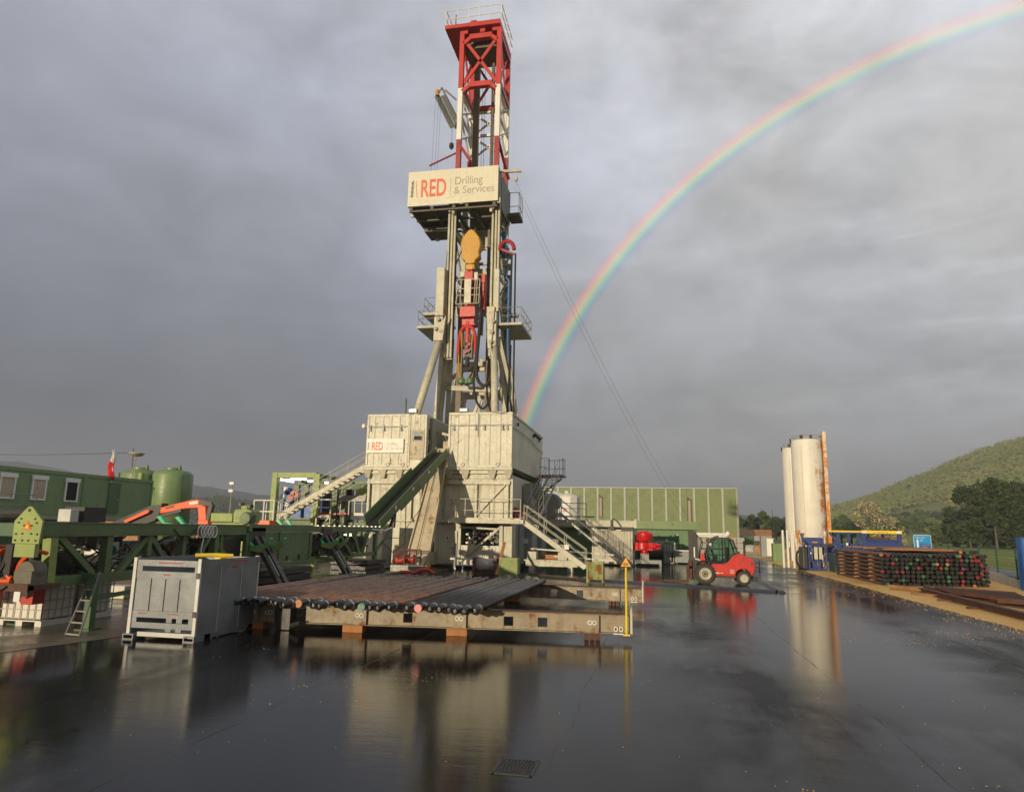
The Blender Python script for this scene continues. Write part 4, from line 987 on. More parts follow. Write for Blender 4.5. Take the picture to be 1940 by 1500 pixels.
# tugger arm left of the mast
b=B();a0=V((-7.35,MY0-.6,35.5));a1=V((-6.35,MY0+.6,33.4))
b.bar(a0+V((-.25,0,0)),a1+V((-.25,0,0)),.1,.5);b.bar(a0+V((.25,0,0)),a1+V((.25,0,0)),.1,.5);b.bar(a0+V((.1,0,.7)),a1+V((0,0,1.0)),.1,.1);b.bar(a0+V((.1,0,.7)),a0+V((-.2,0,.1)),.1,.1);b.bar(a0+V((.3,.3,.65)),(MX0-.1,MY0,35.4),.1,.12);b.bar(a1,(MX0,MY0,33.6),.2,.3)
arm=b.build('tugger_arm',MT['greyc'],rig)
b=B();b.tube([a0+V((-.2,-.1,-.05)),a0+V((-.2,-.1,.4))],.15,10);b.build('winch_drum',MT['yellow'],arm)
b=B()
for dx,z in ((-.35,29.0),(-.1,29.0),(.1,29.0)): b.tube([a0+V((dx,0,0)),V((a0.x+dx-.1,a0.y,z))],.009,4)
b.tube([a1+V((-.3,0,0)),V((a1.x-.3,a1.y,32.0))],.014,4);b.build('hoist_line',MT['blacks'],rig)
b=B();b.lathe([(.02,.35),(.16,.25),(.2,.0),(.1,-.2),(.0,-.25)],(a1.x-.3,a1.y,31.8),10);b.build('hook_weight',MT['blacks'],rig)
# drill line bundle
b=B()
for x in (-4.6,-4.35,-4.15,-3.5): b.tube([(x,MY0+1.2,24.4),(x*.9-.45,MY0+1.0,41)],.016,4)
for x in (-5.9,-3.55,-2.9): b.tube([(x,MY0+2.9,6.2),(x,MY0+2.9,14)],.025,4)
b.build('drill_line',MT['blacks'],rig)
# ---- racking platform with its big sign
X0,X1,Y0,Y1,Z0,Z1=-9.45,-2.45,5.0,9.6,26.2,29.0
b=B();b.box(X0+.05,X1-.05,Y0+.06,Y0+.12,Z0+.05,Z1-.02);b.corr((X1-.06,Y0+.1,Z0),(0,1,0),Y1-Y0-.1,Z1-Z0,(1,0,0),.5,.05);b.corr((X0+.06,Y1,Z0),(0,-1,0),Y1-Y0-.1,Z1-Z0,(-1,0,0),.5,.05)
b.box(X1-.16,X1-.07,Y0+.1,Y1,Z0,Z1);b.box(X0+.07,X0+.16,Y0+.1,Y1,Z0,Z1);b.build('platform_side_wall',MT['greyc'],rig)
b=B();b.box(X0,X1,Y0-.0,Y0+.055,Z0+.0,Z1);ps=b.build('sign_sheet',MT['signw'],rig);logo(ps,X0+.24,Y0-.006,Z0+.72,1.36)
b=B()
for p,q in (((X0+2.9,Z0+.42),(X0+3.9,Z0+.62)),((X0+4.2,Z0+.5),(X0+5.3,Z0+.72)),((X0+1.2,Z0+.3),(X0+1.7,Z0+.36))): b.bar((p[0],Y0-.002,p[1]),(q[0],Y0-.002,q[1]),.02,.03)
b.build('sheet_crease',MT['inkfaint'],ps)
b=B()
for x in (X0+.25,X0+1.9,X0+3.6,X0+4.6,X1-.3): b.bar((x,Y0+.15,Z0-.14),(x,Y1,Z0-.14),.22,.26)
for y in (Y0+.3,Y0+2.0,Y1-.3): b.bar((X0+.1,y,Z0-.3),(X1-.1,y,Z0-.3),.2,.12)
b.box(X0+.1,X0+3.2,Y0+.2,Y1-.2,Z0-.02,Z0+.02);b.box(X1-2.0,X1-.1,Y0+.2,Y1-.2,Z0-.02,Z0+.02);b.box(X0+3.2,X1-2,Y0+.2,Y0+1.5,Z0-.02,Z0+.02)
b.box(X0+.4,X0+2.6,Y1-1.6,Y1+.2,Z0-.75,Z0-.35)
b.build('platform_floor_frame',MT['mastdark'],rig)
b=B();b.box(X1+.05,X1+1.0,Y0+3.3,Y0+4.8,Z0+.25,Z0+.5);ba=b.build('side_balcony',MT['mastdark'],rig)
b=B();b.rail([(X1+.1,Y0+3.35,Z0+.5),(X1+.95,Y0+3.35,Z0+.5),(X1+.95,Y0+4.7,Z0+.5)],1.7,.7,.025);b.build('guard_rail',MT['galvrail'],ba)
b=B();b.bar((X1-.05,Y0+.9,Z1-.05),(X1+1.5,Y0+1.3,Z1+.1),.16,.2);b.lathe([(.03,.3),(.12,.1),(.14,-.15),(.02,-.3)],(X1+1.1,Y0+1.2,Z1-.55),10);b.tube([(X1+1.1,Y0+1.2,Z1),(X1+1.1,Y0+1.2,Z1-.3)],.02,5);b.build('guy_davit',MT['cream'],rig)
b=B();b.box(X0+.0,X0+.2,Y0+.9,Y0+1.1,Z0-.4,Z0-.05);b.box(X0+.8,X0+1.1,Y1-.2,Y1+.25,Z0-.8,Z0-.6);b.box(X1-.1,X1+.15,Y0+.2,Y0+.4,Z0-.1,Z0+.3);b.box(X1-.7,X1-.5,Y0+.4,Y0+.6,Z0-.65,Z0-.3);b.tube([(X0+3.5,Y0+.5,Z0-.35),(X0+3.5,Y0+.5,Z0-.6)],.12,8);b.build('work_lamp',MT['cream'],rig)
# hoses and the mud hose gooseneck
b=B();gx=-1.85
arc=[V((gx+.55*math.cos(t),MY0-.2,22.55+.75*math.sin(t))) for t in [PI*(.98-i*.96/10) for i in range(11)]]
b.tube(arc,.15,8);b.bar((gx-.6,MY0-.2,22.75),(gx+.55,MY0-.2,22.25),.12,.16);b.bar((gx-.5,MY0-.3,23.0),(gx-.5,MY0+.4,22.6),.2,.2);b.build('hose_saddle',MT['reddark'],rig)
b=B();b.tube([(gx+.38,MY0-.2,22.3),(gx+.36,MY0-.2,18),(gx+.36,MY0-.2,13),(gx+.2,MY0-.1,9.4)],.075,8);b.tube([(gx+.64,MY0-.15,22.3),(gx+.66,MY0-.15,17),(gx+.68,MY0-.15,11.5),(gx+.8,MY0,9.4)],.065,8)
b.tube([(gx+.3,MY0+.3,15.5),(gx+.25,MY0+.3,12.5),(gx+.1,MY0+.2,9.4)],.10,8)
b.tube(sm([(-3.62,MY0-.3,18.2),(-3.7,MY0-.6,16),(-3.78,MY0-.7,13.6),(-3.6,MY0-.7,12.7),(-3.15,MY0-.7,12.35),(-2.75,MY0-.7,12.8),(-2.6,MY0-.6,14),(-2.62,MY0-.5,15.5)]),.12,10)
b.tube(sm([(-3.72,MY0-.6,16.2),(-3.92,MY0-.75,13.4),(-3.86,MY0-.75,11.8),(-3.5,MY0-.75,10.9),(-3.1,MY0-.75,10.75),(-2.75,MY0-.75,11.4),(-2.55,MY0-.7,12.8),(-2.5,MY0-.6,14.6)]),.085,8);b.build('mud_hose',MT['black'],rig)
b=B();b.tube([(-2.35,MY0+.2,21.2),(-1.75,MY0+.3,20.4),(-1.75,MY0+.3,15.8),(-1.55,MY0+.3,12.6),(-1.35,MY0+.3,10.6)],.085,8);b.box(-2.5,-2.2,MY0+.9,MY0+1.2,22.5,24.6);b.build('blue_standpipe',MT['bluepipe'],rig)
b=B()
for i in range(9): z=15.5+i*.9;b.tube([(-2.25+rnd.uniform(-.1,.1),MY0+1.0,z),(-2.05,MY0+1.4,z+rnd.uniform(.5,1.2))],.09,6);b.box(-2.3,-1.9,MY0+1.5,MY0+1.9,z,z+.4)
b.box(-1.75,-1.2,MY0+1.2,MY0+1.5,17.9,18.2);b.build('service_loom',MT['steelgrey'],rig)
# ---- travelling block and top drive hanging in the mast
tb=thing('travelling_block','yellow pear shaped travelling block hanging inside the mast above the top drive','hoist block',(-4.55,MY0-.1,22.1))
b=B();pr=[(0,24.3),(.22,24.2),(.46,23.9),(.66,23.6),(.77,23.2),(.75,22.85),(.66,22.5),(.71,22.15),(.62,22.0),(.42,21.85),(.36,21.6),(0,21.55)]
poly=[(-4.55+x,MY0-.55,z) for x,z in pr]+[(-4.55-x,MY0-.55,z) for x,z in reversed(pr[1:-1])]
b.prism(poly,(0,.75,0));b.build('block_housing',MT['yellow'],tb,bevel=.08)
b=B();b.box(-4.75,-4.35,MY0-.5,MY0+.1,21.15,21.54);b.box(-4.86,-4.72,MY0-.45,MY0,21.2,21.54);b.box(-4.38,-4.24,MY0-.45,MY0,21.2,21.54);b.build('hook_eye',MT['yellow'],tb)
td=thing('top_drive','red top drive with cream panel and yellow bail arms hanging below the yellow block','top drive',(-4.55,MY0,14.8))
b=B();b.box(-4.95,-4.3,MY0-.5,MY0+.3,19.6,21.0);b.box(-5.2,-4.0,MY0-.6,MY0+.5,17.5,18.3);b.box(-5.05,-4.0,MY0-.45,MY0+.4,16.9,17.4);b.box(-4.9,-4.2,MY0-.3,MY0+.3,18.36,19.55);b.box(-3.75,-3.45,MY0-.1,MY0+.5,17.9,20.9)
b.tube([(-4.9,MY0-.3,20.95),(-4.6,MY0-.3,21.2),(-4.3,MY0-.3,20.95)],.1,8);b.build('gearbox',MT['red'],td,bevel=.04)
b=B();b.box(-4.85,-4.35,MY0-.75,MY0-.62,18.5,20.3);b.box(-5.35,-4.95,MY0-.5,MY0-.1,20.6,21.0);b.box(-4.2,-3.95,MY0-.5,MY0-.1,20.3,20.9);b.box(-5.3,-5.1,MY0-.6,MY0-.4,19.4,19.9);b.build('control_panel',MT['cream_box'],td)
b=B()
for x in (-5.45,-5.15,-3.95,-4.1,-3.75): b.bar((x,MY0-.7,18.45),(x+.05,MY0-.7,20.3),.05,.05)
for z in (18.45,19.1,19.6,20.3): b.bar((-5.45,MY0-.7,z),(-3.75,MY0-.7,z),.05,.05)
b.bar((-5.35,MY0-.6,17.2),(-5.45,MY0-.6,18.3),.08,.08);b.build('cage',MT['mast'],td)
b=B()
yk=sm([(-.66,14.75),(-.60,15.9),(-.42,16.6),(0,16.85),(.42,16.6),(.60,15.9),(.66,14.75)],4)
b.tube([(-4.6+x,MY0-.4,z) for x,z in yk],.13,10);b.tube([(-4.6,MY0-.3,15.6),(-4.6,MY0-.3,17.2)],.2,12);b.build('yoke',MT['red'],td)
b=B()
for s_ in (-1,1): b.tube([(-4.6+s_*.62,MY0-.4,15.0),(-4.6+s_*.58,MY0-.4,13.4),(-4.6+s_*.35,MY0-.4,12.85)],.06,8)
for s_ in (-1,1): b.tube([(-4.6+s_*.35,MY0-.5,15.2),(-4.6+s_*.45,MY0-.5,16.4)],.05,8)
b.build('bail_arm',MT['yellow'],td)
b=B()
for s_ in (-1,1): b.lathe([(.1,-.2),(.28,-.15),(.3,.1),(.18,.25)],(-4.6+s_*.32,MY0-.4,12.75),12)
b.box(-4.75,-4.45,MY0-.5,MY0-.3,12.6,12.9);b.build('elevator_clamp',MT['mint'] if False else MT['greenbox'],td)
b=B();b.tube([(-5.2,MY0-.4,20.1),(-5.2,MY0-.4,20.55)],.13,10);b.tube([(-5.25,MY0-.4,19.9),(-5.0,MY0-.2,19.4)],.08,8)
for i in range(6): b.tube([(-4.7+.12*i-.2,MY0-.35,15.2+.1*(i%3)),(-4.6+.1*i-.2,MY0-.45,16.2)],.04,6)
b.tube([(-3.6,MY0,17.9),(-3.62,MY0-.1,16.2)],.1,8);b.build('motor',MT['steelgrey'],td)
b=B();b.box(-4.95,-4.25,MY0-.25,MY0+.2,14.5,16.3);b.box(-5.5,-3.7,MY0+.1,MY0+.6,18.4,21.0);b.tube([(-4.6,MY0-.2,13.9),(-4.6,MY0-.2,14.6)],.16,10)
for i in range(7): b.tube([(-5.35+.07*i,MY0-.4,18.5+.1*i),(-5.4+.09*i,MY0-.55,19.4),(-5.2+.05*i,MY0-.3,20.6)],.035,6)
for i in range(5): b.tube([(-4.1+.06*i,MY0-.45,17.0),(-4.0+.07*i,MY0-.65,18.6),(-4.1+.05*i,MY0-.5,20.2)],.035,6)
b.build('black_fittings',MT['blacks'],td,split=False)
b=B()
for dx,z in ((-.12,14.9),(.1,15.0),(-.02,15.3),(.14,15.5)): b.tube([(-4.6+dx,MY0-.3,z),(-4.6+dx,MY0-.45,z)],.12,10)
b.build('red_valve',MT['reddark'],td,split=False)
# guy lines
def guy(p,q):
    pts=[V(p).lerp(V(q),i/14)+V((0,0,-1.1*math.sin(PI*i/14))) for i in range(15)]
    b=B();b.tube(pts,.010,5);return b
g0=V((X1+1.1,Y0+1.2,Z1-.8))
b=guy(g0,(11.5,24.8,3.6));tag(b.build('guy_line',MT['steelgrey']),'thin steel guy line running down from the racking platform, right one of the two','guy line',group='guy lines from the mast')
b=guy(g0+V((-.1,0,-.4)),(11.0,24.5,3.6));tag(b.build('guy_line',MT['steelgrey']),'thin steel guy line running down from the racking platform, left one of the two','guy line',group='guy lines from the mast')
# ================================================================== LEFT SIDE OF THE YARD
def at(x,y,Y):
    d=Fv+Rv*((x-970)/1342)-Uv*((y-750)/1342);t=(Y-CAM.y)/d.y;return CAM+d*t
# ---- galvanised crate in front
cr_=thing('steel_crate','open topped galvanised steel crate standing on the wet asphalt in front of the green catwalk','crate',(-1.85,-27.2,0))
x0,x1,y0,y1,zt=-2.69,-1.03,-28.4,-26.08,1.70
b=B();b.box(x1-.035,x1-.012,y0+.06,y1-.06,.10,zt-.01);b.box(x1-.011,x1+.0,y0+.03,y1-.03,zt-.14,zt);b.box(x1-.011,x1,y0+.03,y1-.03,.03,.14)
b.build('side_panel',MT['galv'],cr_)
b=B()
for y in (y0+.75,y0+1.58): b.box(x1-.0115,x1-.001,y-.010,y+.010,.145,zt-.145)
b.build('panel_seam',MT['galvb'],cr_)
b=B();b.box(x0+.012,x0+.035,y0+.06,y1-.06,.10,zt-.01);b.box(x0,x0+.011,y0+.03,y1-.03,zt-.14,zt);b.build('side_panel',MT['galv'],cr_)
b=B();b.box(x0+.08,x1-.08,y1-.04,y1-.02,.1,zt-.02);b.build('end_panel',MT['galv'],cr_)
b=B()
ya=y0+.012
b.box(x0+.09,x1-.10,ya,ya+.04,zt-.16,zt-.03);b.box(x0+.09,x0+.22,ya,ya+.04,zt-.27,zt-.162);b.box(x1-.16,x1-.10,ya,ya+.04,zt-.27,zt-.162)
b.box(x0+.09,x1-.10,ya,ya+.04,zt-.42,zt-.272);b.box(x0+.09,x1-.10,ya+.02,ya+.04,.60,zt-.422);b.box(x0+.09,x1-.10,ya,ya+.04,.46,.598)
b.box(x0+.09,x0+.2,ya,ya+.04,.36,.458);b.box(x1-.2,x1-.10,ya,ya+.04,.36,.458);b.box(x0+.09,x1-.10,ya,ya+.04,.24,.358)
for x in (x0+.43,x0+.78,x0+1.13): b.box(x-.03,x+.03,ya-.004,ya+.018,.602,zt-.424)
b.build('end_door',MT['galv'],cr_)
b=B()
for x,xx in ((x0,x0+.075),(x1-.085,x1-.012)): b.box(x,xx,y0-.004,y0+.05,.12,zt+.015)
for x in (x0,x1-.09): b.box(x,x+.09,y1-.06,y1,.12,zt+.01)
b.build('corner_post',MT['galvb'],cr_)
b=B();b.box(x1-.10,x1-.02,y0-.02,y0-.005,1.30,1.42);b.box(x1-.10,x1-.02,y0-.02,y0-.005,.50,.62);b.build('hinge',MT['blacks'],cr_)
b=B();b.box(x0+.25,x1-.06,y0+.02,y0+.09,.07,.16);b.box(x0+.06,x1-.06,y0+.3,y1-.1,.1,.12)
b.build('floor_frame',MT['galvb'],cr_)
b=B()
for x in (x0-.04,x1-.24):
    b.box(x,x+.26,y0-.06,y0+.3,.0,.025);b.box(x,x+.26,y0-.06,y0+.3,.095,.12);b.box(x,x+.025,y0-.06,y0+.3,.025,.095);b.box(x+.235,x+.26,y0-.06,y0+.3,.025,.095)
for y in (y0+.55,y1-.7): b.box(x1-.02,x1+.012,y,y+.04,0,.12);b.box(x1-.02,x1+.012,y+.24,y+.28,0,.12);b.box(x1-.02,x1+.012,y+.04,y+.24,.1,.12)
b.box(x1-.06,x1-.0,y0+.31,y0+.54,.03,.12);b.box(x1-.06,x1,y1-.3,y1,.03,.12);b.box(x0,x0+.2,y1-.3,y1,0,.12);b.build('fork_pocket',MT['galv'],cr_)
b=B()
for x in (x0+.75,x0+1.0,x0+1.42): b.box(x,x+.14,y0+.25,y0+.29,.121,.55)
b.build('inner_stay',MT['galv'],cr_)
b=B();b.box(x0+.6,x0+1.2,ya-.006,ya-.001,zt-.10,zt-.075);b.box(x0+.75,x0+.92,ya-.006,ya-.001,zt-.35,zt-.325);b.box(x0+.22,x0+.45,ya-.006,ya-.001,.535,.555);b.box(x0+.95,x0+1.2,ya-.006,ya-.001,.535,.555);b.box(x1+.001,x1+.006,y0+1.1,y0+1.75,zt-.09,zt-.05);b.box(x1-.001,x1+.006,y0+1.2,y0+1.38,zt-.21,zt-.18);b.build('red_stencil_mark',MT['stencil'],cr_,split=False)
# yellow tool lying in the crate
b=B();b.tube([(-1.9,-27.4,1.74),(-1.55,-27.1,1.75),(-1.25,-26.9,1.73)],.045,8);b.box(-1.5,-1.35,-27.25,-27.0,1.52,1.7);b.box(-1.48,-1.36,-27.2,-27.05,1.2,1.519)
yt=b.build('yellow_bar',MT['yellowb']);tag(yt,'yellow padded bar lying across the top of the galvanised crate','bar')
# ---- IBC totes
def tote(loc,label):
    t=thing('ibc_tote',label,'tote',loc,group='white plastic totes under the catwalk')
    x,y,z=loc
    b=B();b.box(x-.56,x+.56,y-.47,y+.47,.16,1.0);b.lathe([(.11,0),(.11,.05),(0,.05)],(x,y,1.0),12);b.build('bottle',MT['ibc'],t,bevel=.06)
    b=B()
    for i in range(7):
        xx=x-.6+i*.2
        for yy in (y-.5,y+.5): b.bar((xx,yy,.14),(xx,yy,1.02),.016,.016)
    for i in range(6):
        yy=y-.5+i*.2
        for xx in (x-.6,x+.6): b.bar((xx,yy,.14),(xx,yy,1.02),.016,.016)
    for zz in (.18,.38,.6,.82,1.02):
        for yy in (y-.5,y+.5): b.bar((x-.6,yy,zz),(x+.6,yy,zz),.018,.018)
        for xx in (x-.6,x+.6): b.bar((xx,y-.5,zz),(xx,y+.5,zz),.018,.018)
    b.build('cage',MT['galvrail'],t,split=False)
    b=B();b.box(x-.62,x+.62,y-.52,y+.52,.115,.14)
    for xx in (x-.62,x-.09,x+.44): b.box(xx,xx+.18,y-.5,y+.5,0,.114)
    b.build('pallet',MT['ibc'],t)
    return t
t_=tote((-6.3,-27.05,0),'white caged plastic tote with a yellow and white label below the green catwalk')
b=B();b.box(-6.62,-6.35,-27.575,-27.565,.55,.98);p_=b.build('label_plate',MT['inkwhite'],t_)
b=B();b.box(-6.62,-6.40,-27.585,-27.576,.78,.95);b.build('yellow_label',MT['yellowb'],p_)
tote((-6.35,-25.75,0),'white caged plastic tote standing directly behind the one with the yellow label')
tote((-7.75,-26.9,0),'white caged plastic tote cut off by the left edge, beside the labelled one')
# ---- catwalk machine
cw=thing('catwalk_machine','long green pipe catwalk on trestle legs with mint cradles and a steep conveyor trough','catwalk',(-5.3,-18,0))
G=MT['green'];GL=MT['greenlit'];GD=MT['greend']
def H(x): return x
b=B();b.box(-4.95,-4.6,-29.2,-20.95,2.15,2.42);b.box(-4.598,-4.57,-29.2,-20.95,2.12,2.15);b.box(-4.598,-4.57,-29.2,-20.95,2.421,2.44);b.build('main_beam',G,cw,bevel=.01)
b=B();b.box(-6.6,-6.3,-29.2,-9.4,2.1,2.4);b.build('main_beam',G,cw,bevel=.01)
b=B()
for y in (-28.9,-26.9,-24.9,-22.9): b.box(-6.3,-4.95,y-.1,y+.1,2.12,2.38)
b.box(-4.9,-4.62,-28.9,-21,1.02,1.24);b.box(-6.5,-6.3,-28.9,-21,1.02,1.22)
for y in (-28.8,-25.2,-22.2): b.box(-6.3,-4.9,y,y+.15,1.04,1.2)
b.build('lower_chord',G,cw,bevel=.01)
def strut(ya,za,yb,zb,w=.13,x=-4.72,m=G): b=B();b.bar((x,ya,za),(x,yb,zb),w,w*1.1,(1,0,0));b.build('brace',m,cw)
strut(-28.55,1.05,-28.6,2.2,.2,m=GL);strut(-26.9,1.2,-26.9,2.15,.19)
strut(-28.45,2.15,-27.3,1.25,.14);strut(-25.45,2.15,-26.45,1.2,.13);strut(-25.45,2.15,-24.5,1.25,.13);strut(-25.45,1.6,-25.45,2.15,.16)
strut(-22.75,2.15,-23.45,1.2,.13);strut(-22.7,2.15,-21.7,1.3,.12);strut(-22.5,1.1,-22.5,2.15,.2);strut(-22.2,1.4,-22.2,2.15,.14);strut(-24.0,1.2,-24.0,2.1,.14)
for ya,za,yb,zb in ((-28.5,1.1,-26.5,2.1),(-26.4,2.1,-24.5,1.1),(-24.4,1.1,-22,2.1)): strut(ya,za,yb,zb,.11,-6.45,GL)
b=B()
for x,y in ((-4.35,-27.6),(-6.5,-27.3),(-4.6,-23.0),(-6.5,-23.0)):
    b.box(x-.09,x+.09,y-.09,y+.09,.03,1.02 if x<-4.5 else 1.25);b.box(x-.2,x+.2,y-.2,y+.2,.006,.04)
b.build('trestle_leg',GD,cw)
b=B();b.bar((-4.35,-27.6,.7),(-4.75,-25.5,.72),.08,.1);b.bar((-4.35,-27.6,1.2),(-4.72,-27.6,1.22),.12,.12);b.build('leg_tie',GD,cw)
# head plate at the near end
hy=-29.45
b=B();pl_=[(-4.86,1.98),(-4.19,1.98),(-4.16,2.45),(-4.42,2.70),(-4.49,2.76),(-4.56,2.76),(-4.63,2.70),(-4.87,2.45)]
b.prism([(x,hy,z) for x,z in pl_],(0,.05,0));b.box(-4.78,-4.27,hy+.004,hy+.12,1.70,1.978);hp=b.build('head_plate',GL,cw,bevel=.008)
b=B()
for (x,z) in ((-4.78,2.05),(-4.6,2.05),(-4.45,2.05),(-4.27,2.05),(-4.78,2.18),(-4.62,2.19),(-4.4,2.19),(-4.25,2.18),(-4.6,2.36),(-4.42,2.36),(-4.7,2.5),(-4.35,2.5),(-4.75,2.42),(-4.3,2.42)): b.tube([(x,hy,z),(x,hy-.018,z)],.022,6)
b.tube([(-4.525,hy-.005,2.68),(-4.525,hy-.012,2.68)],.035,10);b.build('bolt',MT['blacks'],hp,split=False)
b=B();b.prism([(-4.62,hy-.003,2.28),(-4.42,hy-.003,2.28),(-4.52,hy-.003,2.46)],(0,-.008,0));wm=b.build('warning_triangle',MT['orange'],hp)
b=B();b.prism([(-4.57,hy-.012,2.305),(-4.47,hy-.012,2.305),(-4.52,hy-.012,2.39)],(0,-.004,0));b.build('triangle_mark',MT['yellowb'],wm)
b=B();b.box(-6.4,-4.88,-29.1,-28.95,2.12,2.4);b.build('end_frame',GD,cw)
b=B();b.box(-5.0,-4.66,-28.2,-27.95,2.445,2.74);jb=b.build('junction_box',MT['galvb'],cw,bevel=.015)
b=B();b.box(-5.3,-4.75,-27.7,-27.0,2.445,2.80);b.tube([(-6.3,-28.4,2.6),(-5.5,-28.4,2.6)],.14,10);b.build('black_motor',MT['blacks'],cw)
# inside of the trestle: hydraulic units, boxes and hose bundles
b=B();b.box(-5.6,-5.2,-26.6,-25.9,1.45,1.95);f=b.build('hydraulic_unit',MT['white'],cw)
b=B();b.tube([(-5.19,-26.15,1.72),(-5.16,-26.15,1.72)],.14,14);b.build('fan_grille',MT['cap_t'],f)
b=B();b.box(-6.1,-5.6,-25.6,-22.2,1.35,1.95);b.build('grey_tank',MT['greyc'],cw)
b=B();b.box(-5.9,-5.0,-28.6,-27.5,1.25,1.75);b.box(-5.6,-5.0,-24.8,-23.4,1.25,1.4);b.box(-5.8,-4.8,-22.4,-20.9,1.1,2.0);b.build('machinery',MT['blacks'],cw)
b=B()
for i in range(18):
    y=rnd.uniform(-28.4,-21.5);z=rnd.uniform(1.4,2.1);b.tube(sm([(-5.0,y,z),(-4.92,y+rnd.uniform(.2,.4),z-rnd.uniform(.1,.35)),(-4.95,y+rnd.uniform(.5,.8),z-rnd.uniform(.1,.3)),(-5.1,y+rnd.uniform(.9,1.6),z+rnd.uniform(-.1,.1))],5),.02,5)
b.tube(sm([(-4.58,-24.6,2.3),(-4.52,-24.35,2.05),(-4.53,-24.1,2.0),(-4.52,-23.8,2.2),(-4.55,-23.6,2.35)],5),.018,5)
b.build('hose_bundle',MT['black'],cw,split=False)
b=B()
for k in range(5): 
    c=V((-4.45,-23.6+.12*k,2.28));b.tube([c+V((.03*k,.14*math.cos(t),.17*math.sin(t)-.05)) for t in [i*PI/6 for i in range(12)]],.018,5,closed=True)
b.tube([(-4.45,-23.4,2.2),(-4.45,-23.5,1.7),(-4.45,-23.45,1.45)],.02,5);b.build('white_hose_coil',MT['white'],cw,split=False)
cl_=random.Random(33)
for k,(mm,cnt) in enumerate((('blacks',16),('mastdark',12),('green',10),('rusty',9),('bronze',6),('steelgrey',8))):
    b=B()
    for i in range(cnt):
        y=cl_.uniform(-28.3,-21.2);z=cl_.uniform(1.25,1.9);x=cl_.uniform(-6.2,-4.95);w_,d_,h_=cl_.uniform(.06,.35),cl_.uniform(.08,.5),cl_.uniform(.05,.4)
        if cl_.random()<.5: b.box(x,x+w_,y,y+d_,z,min(2.1,z+h_))
        else: b.tube(sm([(x,y,z),(x+.2,y+cl_.uniform(-.4,.4),z+.2),(x+.1,y+cl_.uniform(-.8,.8),z-.1)],4),cl_.uniform(.02,.07),6)
    b.build('pipework',MT[mm],cw)
for k,(mm,cnt) in enumerate((('blacks',14),('green',10),('mastdark',10),('ring',4))):
    b=B()
    for i in range(cnt):
        y=cl_.uniform(-16.0,-9.8);z=cl_.uniform(1.2,2.0);x=cl_.uniform(-6.0,-4.8);w_,d_,h_=cl_.uniform(.06,.3),cl_.uniform(.08,.5),cl_.uniform(.05,.35)
        if cl_.random()<.5: b.box(x,x+w_,y,y+d_,z,min(2.15,z+h_))
        else: b.tube(sm([(x,y,z),(x+.2,y+cl_.uniform(-.4,.4),z+.2),(x+.1,y+cl_.uniform(-.8,.8),z-.1)],4),cl_.uniform(.02,.06),6)
    b.build('pipework',MT[mm],cw)
# solid side skirt
b=B();b.box(-4.75,-4.6,-20.9,-16.3,1.18,2.2);b.box(-4.62,-4.55,-20.9,-16.3,2.22,2.46)
for y in (-20.7,-18.8,-16.5): b.box(-4.598,-4.56,y-.05,y+.05,1.2,2.215)
b.box(-4.6,-4.5,-20.9,-12.6,1.0,1.17);b.box(-6.3,-4.76,-20.9,-16.3,2.0,2.2);b.build('side_skirt',G,cw,bevel=.012)
b=B()
for x,y,z in ((-4.59,-19.6,1.35),(-4.59,-17.3,1.3),(-4.59,-18.2,1.28)): b.box(x-.02,x+.03,y-.05,y+.05,z-.09,z+.09)
b.build('side_bracket',MT['blacks'],cw)
# open far frame
b=B();b.box(-4.75,-4.6,-16.28,-9.4,2.2,2.42);b.box(-6.1,-4.65,-9.5,-9.3,2.1,2.42);b.box(-6.1,-4.6,-12.5,-12.3,1.1,1.3);b.box(-4.75,-4.6,-12.4,-9.6,1.1,1.28)
b.bar((-4.67,-13.9,2.2),(-4.67,-12.4,1.2),.14,.12,(1,0,0));b.bar((-4.67,-12.3,2.2),(-4.67,-11.6,1.2),.2,.12,(1,0,0));b.bar((-4.67,-11.2,1.2),(-4.67,-10.6,2.2),.14,.12,(1,0,0));b.box(-4.75,-4.6,-9.8,-9.55,.3,2.2);b.bar((-4.67,-9.5,1.3),(-4.4,-8.4,2.35),.09,.1);b.box(-4.8,-4.5,-13.3,-13.1,.2,1.2)
b.build('end_frame',G,cw,bevel=.01)
b=B();b.box(-6.0,-5.2,-15.8,-13.2,1.2,2.1);b.box(-5.8,-5.0,-12.2,-10.2,1.3,2.0)
for i in range(8): b.tube([(-4.9,-15.8+i*.75,1.3),(-4.8,-15.6+i*.75,1.9),(-4.95,-15.2+i*.75,2.2)],.05,6)
b.build('machinery',MT['blacks'],cw)
b=B()
for i in range(14): y=-16+i*.5;b.box(-4.6,-4.52,y,y+.10,2.43,2.465)
b.tube([(-4.5,-10.6,2.3),(-4.4,-9.2,2.25),(-4.3,-8.6,2.4)],.05,6);b.build('roller',MT['ring'],cw,split=False)
# dark timber mats and steel stands under it
b=B()
for k in range(4): b.box(-6.4,-4.35+.06*(k%2),-20.4,-16.8,.02+k*.24,.22+k*.24)
for k in range(4): b.box(-6.0,-4.3+.08*(k%2),-11.6,-9.3,.02+k*.24,.22+k*.24)
b.box(-4.3,-3.6,-12.8,-8.6,.02,.32);b.build('support_mat',MT['blacks'],cw,bevel=.01)
b=B();b.box(-4.9,-4.35,-16.6,-14.4,.36,.5);b.box(-4.6,-4.1,-17.3,-16.2,.16,.24);b.bar((-4.5,-16.6,.3),(-4.5,-16.2,1.1),.14,.1);b.build('support_stand',GL,cw)
b=B();b.box(-4.2,-2.7,-18.5,-10.5,.01,.16);b.tube([(-3.6,-16.4,.26),(-3.4,-16.2,.26)],.13,10);b.build('skid',MT['steelgrey'],cw)
